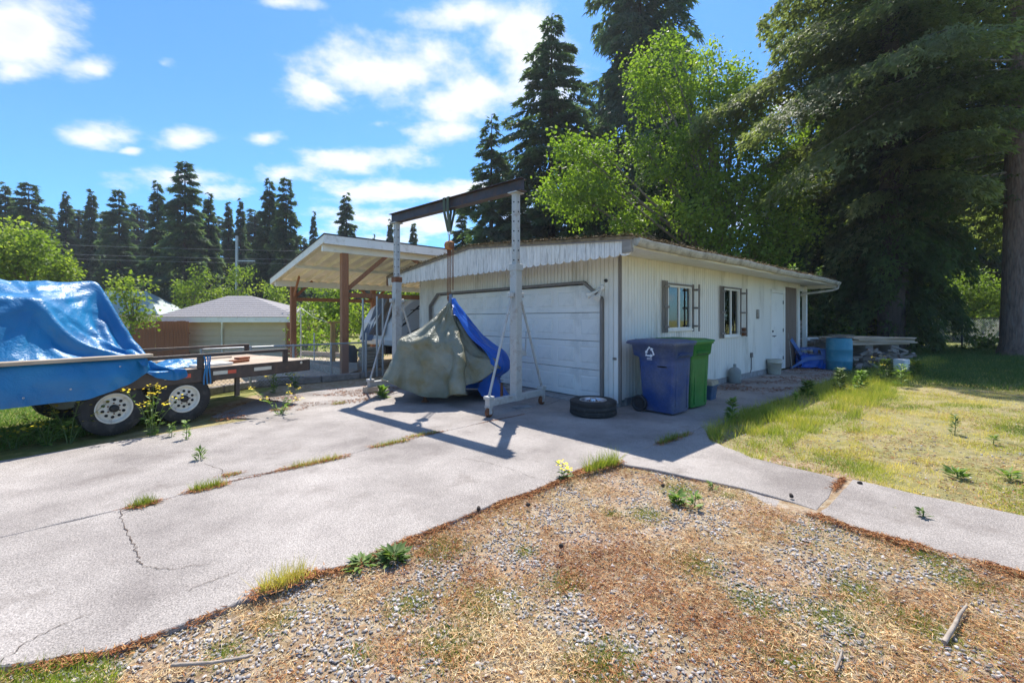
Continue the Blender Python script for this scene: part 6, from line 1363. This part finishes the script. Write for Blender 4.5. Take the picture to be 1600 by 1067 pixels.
# ------------------------------------------------------------------ plants one can tell apart
def ragwort(label, u, v, h, n, seed, group=None, spread=.35, fl=True, p=None):
    p = p or G(u, v); t = thing('weed_plant' if not fl else 'ragwort_plant', label, 'weed', (p.x,p.y,gz(p) if p.z == 0 else p.z), 0, group)
    random.seed(seed); st = MB(); flw = []; lv = []
    for k in range(n):
        a = random.uniform(0,6.28); L_ = h*random.uniform(.6,1.05); ln = random.uniform(.25,1)*spread
        P_ = [Vector((0.02*math.cos(a),.02*math.sin(a),0)), Vector((math.cos(a)*ln*.35, math.sin(a)*ln*.35, L_*.5)), Vector((math.cos(a)*ln, math.sin(a)*ln, L_))]
        st.tube(P_, [.0045,.0035,.002], 5, cap=False)
        for q in range(7):
            f = random.uniform(.05,.85); b = P_[0].lerp(P_[1], f*2) if f < .5 else P_[1].lerp(P_[2], f*2-1); lv.append(b)
        if fl:
            for q in range(random.randint(6,13)): flw.append(P_[2]+Vector((random.gauss(0,.035), random.gauss(0,.035), random.gauss(.01,.014))))
            for q in range(4): st.tube([P_[1].lerp(P_[2],.8), P_[2]+Vector((random.gauss(0,.03),random.gauss(0,.03),0))], .0015, 3, cap=False)
    st.build('stems', M['stem'], t)
    nl = len(lv); T = np.array([tuple(x) for x in lv]); d = rng.normal(0,1,(nl,3)); d[:,2] = np.abs(d[:,2])*.4; Mx = frames(d,.5,nl)*(.09*rng.uniform(.5,1.3,nl))[:,None,None]; Mx[:,:,1] *= .35
    batch('leaves', LEAF[0], LEAF[1], Mx, T, M['weed'], rng.uniform(0,1,nl), t)
    if flw:
        hx = np.array([(0,0,.15)]+[(math.cos(i*math.pi/3), math.sin(i*math.pi/3), 0) for i in range(6)]); fx = np.array([(0,i+1,(i+1)%6+1) for i in range(6)])
        T = np.array([tuple(x) for x in flw]); n_ = len(T); d = rng.normal(0,.3,(n_,3)); Mx = np.repeat(np.eye(3)[None]*.014, n_, 0)+rng.normal(0,.002,(n_,3,3)); batch('flowers', hx, fx, Mx, T, M['flower'], rng.uniform(0,1,n_), t)
    return t
ragwort('ragwort in bloom at the bottom left corner of the trailer shadow', 22, 700, .26, 5, 1, spread=.28)
ragwort('flowering ragwort clump left of the rear trailer wheel', 72, 694, .40, 8, 2, spread=.42)
ragwort('large ragwort bending right against the rear trailer wheel', 108, 690, .50, 9, 3, spread=.45)
ragwort('tall ragwort between the two trailer wheels', 238, 680, .62, 10, 4, spread=.32)
ragwort('ragwort with few flowers on the concrete below the trailer end', 438, 648, .50, 6, 5, spread=.50)
ragwort('bright ragwort growing at the curb behind the trailer end', 428, 612, .50, 7, 6, spread=.25)
ragwort('ragwort at the curb left of the front carport post', 462, 604, .42, 7, 7, spread=.3)
ragwort('thin yellow weed at the gravel edge right of the driveway', 878, 745, .13, 2, 8, spread=.1)
def leafplant(label, u, v, h, n, seed, mt='weed', lsz=.10, w=.45, spread=.1, up=.8, group=None, nm='leafy_weed', Yz=None, cat='weed'):
    p = G(u, v); t = thing(nm, label, cat, (p.x,p.y,gz(p)), 0, group); r2 = np.random.default_rng(seed)
    z = r2.uniform(0.05,1,n)**.9*h; a = r2.uniform(0,6.28,n); rad = spread*(.25+.75*(1-z/h))*r2.uniform(.1,1,n)
    T = np.stack([np.cos(a)*rad*.4, np.sin(a)*rad*.4, z], 1); d = np.stack([np.cos(a), np.sin(a), r2.uniform(.1,up,n)], 1)
    Mx = frames(d,.25,n)*(lsz*r2.uniform(.6,1.2,n))[:,None,None]; Mx[:,:,1] *= w
    batch('leaves', LEAF[0], LEAF[1], Mx, T, M[mt], r2.uniform(.2,1,n), t)
    mb = MB(); mb.tube([(0,0,0),(.01,0,h*.95)], [.005,.003], 5); mb.build('stem', M['stem'], t); return t
leafplant('bright leafy weed beside the left gantry foot', 597, 622, .20, 60, 1, lsz=.16, spread=.1, up=1.2)
leafplant('small upright weed on the concrete, left of a similar pair below the trailer', 268, 682, .20, 50, 2, lsz=.05)
leafplant('small upright weed on the concrete, right of a similar pair below the trailer', 291, 686, .26, 55, 3, lsz=.05)
leafplant('spiky weed in the driveway crack left of centre', 313, 718, .13, 70, 4, lsz=.06, w=.2, up=1.5, spread=.12)
leafplant('tall pale leafy plant at the lawn corner beside the walkway', 1144, 657, .34, 120, 5, lsz=.10, w=.35, up=.9)
leafplant('small young weed on the shaded slab in front of the tall pale plant', 1085, 760+30, .12, 30, 6, lsz=.06)
leafplant('broad leaved dark weed at the gravel edge, left part', 615, 868, .05, 90, 7, lsz=.085, w=.35, spread=.22, up=.7, mt='dgrass')
leafplant('pale grey green rosette at the gravel edge next to a darker one', 566, 878, .04, 50, 8, lsz=.08, w=.35, spread=.18, up=.5)
leafplant('green rosette in the gravel near the walkway bend', 1059, 782, .06, 46, 9, lsz=.09, w=.4, spread=.12, up=.7)
leafplant('small dark rosette on the second walkway slab', 1442, 808, .05, 24, 10, lsz=.05, w=.5, spread=.05, up=.9, mt='dgrass')
leafplant('bright dock plant on the right lawn near the slab joint', 1495, 745, .07, 40, 11, lsz=.10, w=.3, spread=.15, up=.9)
leafplant('dock plant at the right edge of the lawn', 1578, 748, .07, 34, 12, lsz=.09, w=.3, spread=.15, up=.9)
leafplant('dark upright weed in the middle of the right lawn', 1492, 680, .24, 90, 13, lsz=.06, w=.3, mt='dgrass')
leafplant('dark weed low on the lawn below the upright one', 1552, 695, .10, 40, 14, lsz=.06, w=.3)
leafplant('bright broad leaved plant at the lawn edge by the walkway', 1262, 618, .30, 130, 15, lsz=.12, w=.45, spread=.25)
leafplant('silvery leafed plant in front of the blue chair tarp', 1312, 610, .48, 230, 16, lsz=.09, w=.38, spread=.25, mt='dgrass')
leafplant('yellow green bush weed right of the silvery plant', 1345, 608, .40, 200, 17, lsz=.11, w=.4, spread=.32)
leafplant('small yellow flowering weed at the shaded walkway edge', 1243, 630, .2, 60, 18, lsz=.07, w=.4)
leafplant('leafy dark weed before the lumber pile, left', 1385, 592, .5, 300, 19, lsz=.12, w=.3, spread=.4, mt='dgrass')
leafplant('leafy dark weed before the lumber pile, right', 1432, 590, .45, 300, 20, lsz=.11, w=.3, spread=.5, mt='dgrass')
leafplant('dandelion like flowering weed near the white box', 1408, 604, .5, 70, 22, lsz=.12, w=.35, spread=.3)
leafplant('tiny dark weed on the driveway right of the gravel point', 1442-330, 700+60, .06, 20, 21, lsz=.05)
for u, v, lab, seed in ((1395,568,'a','1'),):
    pass
ragwort('yellow flowers standing before the lumber pile', 1380, 596, .62, 5, 31, spread=.3)
# small plants sprouting on the garage roof
for (s, h, lab) in ((8.6,.30,'yellow green seedling on the roof edge near its far end'),(6.3,.14,'tiny seedling on the roof edge above the side door')):
    p = L(s, -.74, rz(-.74)); t = thing('roof_seedling', lab, 'weed', tuple(p), 0); n = 26; r2 = np.random.default_rng(int(s*10)); a = r2.uniform(0,6.28,n)
    T = np.stack([np.cos(a)*.03, np.sin(a)*.03, r2.uniform(0,h,n)], 1); d = np.stack([np.cos(a), np.sin(a), r2.uniform(.2,1.5,n)], 1); Mx = frames(d,.3,n)*(.10*r2.uniform(.6,1.2,n))[:,None,None]; Mx[:,:,1] *= .45; batch('leaves', LEAF[0], LEAF[1], Mx, T, M['weed'], r2.uniform(.4,1,n), t)
# grass tufts and needle drifts in the joints
def tuft(label, u, v, w, h, n, seed, mt='grass', lo=.1, hi=.6, du=0, dv=0):
    p = G(u, v); q = G(u+w, v+dv); c = (p+q)/2; t = thing('grass_tuft', label, 'grass tuft', (c.x,c.y,0), 0); r2 = np.random.default_rng(seed)
    f = r2.uniform(-.5,.5,n); T = np.stack([(q.x-p.x)*f, (q.y-p.y)*f, 0*f], 1)+np.concatenate([r2.normal(0,.022,(n,2)), np.zeros((n,1))],1); d = r2.normal(0,.38,(n,3)); d[:,2] = 1
    Mx = frames(d,1.5,n); s = h*r2.uniform(.35,1.15,n); Mx = Mx*s[:,None,None]; Mx[:,:,1] *= .0045/s[:,None]*1.0+0; batch('blades', SLIV[0], SLIV[1], Mx, T, M[mt], r2.uniform(lo,hi,n), t)
    m = int(n*.9); f = r2.uniform(-.65,.65,m); T = np.stack([(q.x-p.x)*f, (q.y-p.y)*f, 0*f+.008], 1)+np.concatenate([r2.normal(0,.03,(m,2)), r2.uniform(0,.012,(m,1))],1); a = r2.uniform(0,6.28,m); d = np.stack([np.cos(a), np.sin(a), 0*a], 1)
    Mx = frames(d,.4,m)*.045; Mx[:,:,1] *= .16; o = batch('needle_litter', SLIV[0], SLIV[1], Mx, T, M['litter'], r2.uniform(0,.5,m), t); tag(o, kind='stuff')
tuft('small round tuft of grass in the driveway joint, leftmost', 208, 793, 34, .10, 260, 1, dv=-7)
tuft('thicker tuft of grass in the driveway joint, right of the leftmost one', 302, 768, 44, .10, 330, 2, dv=-10)
tuft('long tuft of dry grass in the joint at the centre of the driveway', 450, 733, 84, .085, 420, 3, lo=.4, hi=.9, dv=-18)
tuft('needle filled tuft in the joint before the gantry shadow', 584, 699, 50, .07, 260, 4, dv=-10)
tuft('thin tuft with needles in the joint crossed by the gantry shadow', 640, 684, 42, .06, 220, 5, lo=.3, hi=.9, dv=-8)
tuft('tall grass tuft at the tip of the gravel beside the driveway', 915, 738, 50, .20, 520, 6, dv=-14)
tuft('grass tuft in the shaded joint in front of the bins', 1030, 694, 26, .14, 200, 7, dv=-8)
tuft('grass tuft in the shaded joint right of the other one', 1052, 686, 26, .09, 140, 8, dv=-8)
tuft('tall dry grass at the gravel edge in the left foreground', 408, 926, 70, .14, 360, 9, lo=.5, hi=1, dv=-26)
tuft('little tuft on the concrete below the carport', 425, 642, 26, .08, 120, 10, dv=-2)
tuft('little tuft on the concrete right of the carport post', 520, 632, 20, .08, 100, 11, dv=-2)
tuft('low tuft with needles beside the spiky weed', 352, 744, 20, .04, 100, 12, dv=-3)

# ------------------------------------------------------------------ gravel, needles, dry and green grass
rng = np.random.default_rng(5)
def scatter(n, poly, ref=3.0, pw=1.6, x=(-9,14), y=(1.2,12)):
    X = rng.uniform(*x, n); Y = rng.uniform(*y, n); k = rng.uniform(0,1,n) < np.minimum(1, (ref/np.maximum(np.hypot(X,Y),.1))**pw); X, Y = X[k], Y[k]; k = inpoly(X, Y, poly); return X[k], Y[k]
ico = np.array([(0,0,1),(.9,0,.35),(.25,.85,.4),(-.75,.5,.35),(-.7,-.55,.4),(.3,-.85,.35),(.7,.6,-.4),(-.3,.9,-.4),(-.95,0,-.35),(-.3,-.9,-.4),(.75,-.55,-.4)])
icf = np.array([(0,1,2),(0,2,3),(0,3,4),(0,4,5),(0,5,1),(1,6,2),(2,7,3),(3,8,4),(4,9,5),(5,10,1),(6,7,2),(7,8,3),(8,9,4),(9,10,5),(10,6,1)])
gw = gravel_w
def stones(name, X, Y, smin, smax, thr=.42):
    n = len(X); pt = .35*fbm(X*1.5, Y*1.5, 40, 4)+.65*fbm(X*4, Y*4, 47, 3); k = rng.uniform(0,1,n) < np.clip((pt-thr)*3.2+.28, .16, 1); X, Y = X[k], Y[k]; n = len(X)
    T = np.stack([X, Y, gh(X, Y)+.004], 1); q = rng.normal(size=(n,3)); q[:,2] *= .35; Mx = frames(q, .5, n); s = (smin+(smax-smin)*rng.beta(1.3,3.2,n)); Mx = Mx*s[:,None,None]; Mx[:,:,1] *= rng.uniform(.5,1,(n,1)); Mx[:,:,2] *= rng.uniform(.3,.6,(n,1))
    return batch(name, ico, icf, Mx, T, M['stone'], rng.beta(2.2,1.7,n))
X, Y = scatter(290000, gw, 2.4, 1.3, x=(-7,8), y=(1.4,6)); tag(stones('gravel', X, Y, .004, .0185, .46), kind='stuff', label='grey gravel stones strewn over the foreground patch', cat='gravel')
lawn_px = [(1112,690),(1175,715),(1315,746),(1333,748),(1450,775),(1600,805),(1800,842),(2400,800),(2600,560),(1700,545),(1450,560),(1330,585),(1285,596),(1215,624),(1150,645),(1104,668)]
lawn_w = [tuple(G(u, v)[:2]) for u, v in lawn_px]
X, Y = scatter(90000, lawn_w, 3.2, 1.4, x=(1.5,16), y=(2.4,16)); tag(stones('lawn_stones', X, Y, .006, .022, .58), kind='stuff', label='small stones showing through the thin dry lawn at right', cat='gravel')
def litter(name, X, Y, ln, wd, lo, hi, flat=.25, zoff=.006, m='litter', b=None):
    n = len(X); a = rng.uniform(0,6.28,n); d = np.stack([np.cos(a), np.sin(a), rng.normal(0,flat,n)], 1); Mx = frames(d, 1.0, n); s = ln*rng.uniform(.4,1.3,n); Mx = Mx*s[:,None,None]; Mx[:,:,1] *= wd
    T = np.stack([X, Y, gh(X, Y)+zoff+rng.uniform(0,.012,n)], 1); r_ = rng.uniform(lo,hi,n) if b is None else np.clip(b+rng.normal(0,.13,n),0,1)
    return batch(name, SLIV[0], SLIV[1], Mx, T, M[m], r_)
X, Y = scatter(1150000, gw, 2.4, 1.0, x=(-7,8), y=(1.4,6)); p1 = fbm(X*1.9, Y*1.9, 60, 4); p2 = fbm(X*3.1, Y*3.1, 71, 3); keep = rng.uniform(0,1,len(X)) < np.clip((.60-.35*fbm(X*1.5, Y*1.5, 40, 4)-.65*fbm(X*4, Y*4, 47, 3))*5, .15, .9); X, Y, p1 = X[keep], Y[keep], p1[keep]
tag(litter('dry_litter', X, Y, .040, .09, 0, 1, b=.5*(p1-.14)*1.8+.42*rng.uniform(0,1,len(X))), kind='stuff', label='rust brown needles and straw between the gravel stones', cat='litter')
# rust-red needles banked along the concrete edges
def band(pts, w, n, seed):
    r2 = np.random.default_rng(seed); seg = [(Vector(a[:2]), Vector(b[:2])) for a, b in zip(pts[:-1], pts[1:])]; ln = np.array([(b-a).length for a, b in seg]); k = r2.choice(len(seg), n, p=ln/ln.sum()); f = r2.uniform(0,1,n)
    A_ = np.array([tuple(s_[0]) for s_ in seg])[k]; B_ = np.array([tuple(s_[1]) for s_ in seg])[k]; P_ = A_+(B_-A_)*f[:,None]; d = B_-A_; d /= np.linalg.norm(d,axis=1,keepdims=True); nn = np.stack([d[:,1], -d[:,0]],1); off = r2.exponential(w, n)-w*.25; P_ += nn*off[:,None]; k = (fbm(P_[:,0]*2.5, P_[:,1]*2.5, 500+seed, 3)+r2.normal(0,.05,n)) > .47; P_ = P_[k]; return P_[:,0], P_[:,1]
edge = [G(*p) for p in Bed]
X, Y = band(edge, .034, 9000, 4); o = litter('edge_needles', X, Y, .034, .16, .05, .55, zoff=.022); tag(o, kind='stuff', label='rust red needles banked along the driveway edge', cat='litter')
X2, Y2 = band([G(1278,806),G(1330,828),G(1450,860),G(1578,895),G(1700,930)], .026, 3600, 5); o = litter('edge_needles', X2, Y2, .034, .16, .05, .55, zoff=.022); tag(o, kind='stuff', label='rust red needles along the near side of the walkway slab', cat='litter')
X2, Y2 = band([G(1320,746),G(1312,758),G(1280,800),G(1268,808)], .014, 2200, 6); o = litter('joint_needles', X2, Y2, .034, .16, .05, .5, zoff=.012); tag(o, kind='stuff', label='needles filling the wide joint between the walkway slabs', cat='litter')
X2, Y2 = band([G(*p) for p in J1[1:]], .009, 2600, 7); o = litter('joint_needles', X2, Y2, .026, .16, .0, .3, zoff=.03); o.location.z = 0; tag(o, kind='stuff', label='needles lining the long joint across the driveway', cat='litter')
sw_ = [tuple(L(s, t)[:2]) for s, t in ((2.2,-.2),(9.4,-.1),(9.4,-1.35),(4.5,-1.4),(2.6,-1.1))]
X, Y = scatter(60000, sw_, 9, 1, x=(2,11), y=(7,15)); k = fbm(X*1.1, Y*2.3, 90, 4) > .47; X, Y = X[k], Y[k]; o = litter('walkway_needles', X, Y, .05, .2, 0, .22, zoff=.034); tag(o, kind='stuff', label='dark brown needles covering the shaded side walkway', cat='litter')
sw_ = [tuple(G(u, v)[:2]) for u, v in ((330,640),(404,625),(500,611),(600,600),(640,610),(568,628),(500,636),(400,654),(330,660))]
X, Y = scatter(40000, sw_, 9, 1, x=(-7,0), y=(6,12)); k = fbm(X*1.6, Y*1.6, 93, 4) > .5; X, Y = X[k], Y[k]; o = litter('slab_needles', X, Y, .05, .2, 0, .35, zoff=.034); tag(o, kind='stuff', label='needles strewn on the far slab below the carport', cat='litter')
# moss and needles lying on the garage roof edge
n = 5000; r2 = rng; s_ = r2.uniform(VX-.04, XE, n); t_e = -.80+r2.exponential(.12, n); m = 2500; s_ = np.concatenate([s_, np.full(m, VX-.03)+r2.exponential(.06, m)]); t_e = np.concatenate([t_e, r2.uniform(-.8, 7.0, m)])
zt_ = EAVE+(RIDGE-EAVE)*(1-np.abs(t_e-RY)/3.885); T = np.stack([s_, t_e, zt_+.012+r2.exponential(.012, len(s_))], 1); a = r2.uniform(0,6.28,len(s_)); d = np.stack([np.cos(a), np.sin(a), r2.normal(.1,.4,len(s_))], 1); Mx = frames(d,.8,len(s_))*.055; Mx[:,:,1] *= .3
tag(batch('roof_litter', SLIV[0], SLIV[1], Mx, T, M['roof_moss'], r2.uniform(0,1,len(s_)), gar), kind='stuff')
def blades(name, X, Y, h, wd, lo, hi, lean=.45, m='grass', b=None):
    n = len(X); d = rng.normal(0,lean,(n,3)); d[:,2] = 1; Mx = frames(d, 1.5, n); s = h*rng.uniform(.35,1.25,n); Mx = Mx*s[:,None,None]; Mx[:,:,1] *= (wd/s)[:,None]
    T = np.stack([X, Y, gh(X, Y)-.004], 1); r_ = rng.uniform(lo,hi,n) if b is None else np.clip(b+rng.normal(0,.12,n),0,1); return batch(name, SLIV[0], SLIV[1], Mx, T, M[m], r_)
# foreground: straw tufts with green patches
X, Y = scatter(430000, gw, 2.6, 1.1, x=(-7,8), y=(1.4,6)); p_ = fbm(X*1.5+3, Y*1.5, 101, 4); g_ = fbm(X*2.1, Y*2.1, 131, 4); k = (rng.uniform(0,1,len(X)) < np.clip((p_-.46)*4.5, .05, .8)); X, Y, g_ = X[k], Y[k], g_[k]
tag(blades('dry_grass', X, Y, .034, .0036, 0, 1, .9, b=np.where(g_ > .53, .22, .85)), kind='stuff', label='thin straw and green grass growing through the gravel', cat='grass')
poly = [tuple(G(u, v)[:2]) for u, v in ((-260,1090),(-30,1052),(60,1030),(150,1018),(190,1035),(170,1100),(60,1180),(-200,1250))]
X, Y = scatter(90000, poly, 9, .5, x=(-5,0), y=(1.2,2.6)); tag(blades('corner_grass', X, Y, .07, .0045, .1, .55, .6), kind='stuff', label='fresh green grass at the lower left corner beside the slab', cat='grass')
cx_ = np.array([tuple(G(u, v)[:2]) for u, v in ((690,850),(820,855),(955,797),(500,882),(1300,965),(1180,940),(560,1010),(700,1000),(880,905),(1010,800),(1440,975),(1340,925),(640,935),(1090,880),(350,1010),(760,930),(1450,870),(960,1020),(1060,760),(1140,770),(930,1040),(1240,1040),(430,960),(1500,905))]); rr3 = rng.uniform(.07,.20,len(cx_)); w = rng.choice(len(cx_), 26000, p=rr3**2/(rr3**2).sum()); P3 = cx_[w]+rng.normal(0,1,(26000,2))*(rr3[w]*.5)[:,None]; k = inpoly(P3[:,0], P3[:,1], gw); P3 = P3[k]
tag(blades('green_cushions', P3[:,0], P3[:,1], .030, .0042, .05, .5, .9), kind='stuff', label='low green cushions of grass among the gravel', cat='grass')
# right lawn
X, Y = scatter(1900000, lawn_w, 3.6, .9, x=(1.5,18), y=(2.4,18)); g_ = fbm(X*.9, Y*.9, 151, 4); ed = np.clip(1-((Y-4.5)/2.5), 0, 1); wl_ = (X-C.x)*(-D1.x)+(Y-C.y)*(-D1.y)
k = rng.uniform(0,1,len(X)) < np.clip(.5+(g_-.5)*2.5+(fbm(X*3.5, Y*3.5, 161, 3)-.5)*3.5+.38*(wl_ < 2.6), .08, 1); X, Y, g_, wl_ = X[k], Y[k], g_[k], wl_[k]
near = (wl_ < 2.3+.9*fbm(X*1.3,Y*1.3,158,2)); hh = np.where(near, .17, .055)*(.6+.8*fbm(X*2, Y*2, 155, 2))
bb_ = np.where(near, .22+.5*fbm(X*2.6, Y*2.6, 199, 3), .58-2.2*(g_-.5)); 
def bl2(name, X, Y, h, wd, b, m='grass', lean=.5):
    n = len(X); d = rng.normal(0,lean,(n,3)); d[:,2] = 1; Mx = frames(d, 1.5, n); s = h*rng.uniform(.35,1.25,n); Mx = Mx*s[:,None,None]; Mx[:,:,1] *= (wd/s)[:,None]
    T = np.stack([X, Y, gh(X, Y)-.004], 1); return batch(name, SLIV[0], SLIV[1], Mx, T, M[m], np.clip(b+rng.normal(0,.15,n),0,1))
tag(bl2('lawn_grass', X, Y, hh, .0055, bb_), kind='stuff', label='thin yellow green lawn right of the walkway', cat='grass')
X, Y = scatter(420000, lawn_w, 3.4, .9, x=(1.5,18), y=(2.4,18)); k = fbm(X*2.3, Y*2.3, 188, 4) > .46; X, Y = X[k], Y[k]; tag(litter('lawn_litter', X, Y, .04, .16, .0, .75), kind='stuff', label='brown needles and straw in the thin patches of the right lawn', cat='litter')
# shaded deep grass and weeds under the spruces
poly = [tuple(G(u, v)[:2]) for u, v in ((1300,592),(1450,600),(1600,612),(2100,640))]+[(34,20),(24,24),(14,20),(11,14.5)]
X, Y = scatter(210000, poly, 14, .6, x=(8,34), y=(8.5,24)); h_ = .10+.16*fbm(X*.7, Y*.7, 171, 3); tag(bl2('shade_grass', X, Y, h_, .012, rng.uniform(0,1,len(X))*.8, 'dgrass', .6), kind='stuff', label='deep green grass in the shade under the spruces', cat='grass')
# green verge behind and below the trailer, orchard grass
poly = [tuple(T0+TD*a+TPp*b)[:2] for a, b in ((-5,.35),(-.9,.35),(.6,.8),(.8,2.2),(.5,6),(-5,6))]
X, Y = scatter(150000, poly, 9, .6, x=(-14,-3), y=(1.5,12)); tag(bl2('verge_grass', X, Y, .11+0*X, .010, rng.uniform(0,1,len(X))*.7, 'weed', .7), kind='stuff', label='bright green leafy verge behind the trailer wheels', cat='grass')
poly = [(-26,15),(-12,11.5),(-7,11),(-5.5,14),(-3,30),(-22,34),(-34,30)]
X, Y = scatter(60000, poly, 22, .4, x=(-34,-3), y=(11,34)); tag(bl2('orchard_grass', X, Y, .16+0*X, .022, rng.uniform(0,1,len(X))*.6, 'weed', .6), kind='stuff', label='sunlit grass of the orchard behind the fence', cat='grass')
# sticks, cones, dark lumps lying about
def stick(label, pts, r, nm='fallen_branch', cat='branch'):
    mb = MB(); P_ = [G(u, v)+Vector((0,0,.0+z_)) for u, v, z_ in pts]; mb.tube(P_, [r*(1-.6*i/len(P_)) for i in range(len(P_))], 6); tag(mb.build(nm, M['twig'], None), label, cat)
stick('pale fallen branch in the gravel at lower right', [(1475,1010,.02),(1492,985,.03),(1500,968,.03),(1510,952,.02)], .011)
stick('thin fallen twig across the gravel at lower left', [(268,1046,.02),(330,1044,.025),(380,1034,.02),(395,1028,.015)], .008)
stick('short brown twig at the bottom edge right of centre', [(1305,1055,.02),(1312,1040,.025),(1316,1022,.02)], .006)
random.seed(44)
for (u, v, lab) in ((748,800,'dark cone upright at the gravel edge near the driveway'),(822,790,'dark cone lying in the gravel by the driveway tip'),(876,856,'brown cone in the middle of the gravel patch'),(1035,762,'dark cone just below the walkway bend'),(1238,780,'dark stone lying on the broken slab piece'),(1348,757,'dark fleck lying on the corner of the second walkway slab')):
    p = G(u, v); mb = MB(); mb.lathe([(0,0),(.012,.003),(.018,.012),(.016,.026),(.009,.038),(0,.042)], 9); o = mb.build('fir_cone', M['bark_dark'], None, (p.x,p.y,.0), (R(random.uniform(40,90)),0,random.uniform(0,6))); o.location.z = .012 if v > 770 or u < 1000 else .012; o.scale = (.9,.9,1.0); tag(o, lab, 'cone')

# ------------------------------------------------------------------ thin haze volume, added to lift the dark far trees
hz = MB(); hz.box(-130, 130, -30, 125, -2.2, 54); hm, HN, HL = nt('haze'); ho = HN.new('ShaderNodeOutputMaterial'); hv = HN.new('ShaderNodeVolumePrincipled'); hv.inputs['Color'].default_value = (.86,.92,1,1); hv.inputs['Density'].default_value = .0005; hv.inputs['Anisotropy'].default_value = .2; HL.new(hv.outputs[0], ho.inputs['Volume'])
tag(hz.build('haze', hm, None), 'thin bluish haze added to lighten the dark far trees', 'haze', kind='stuff')
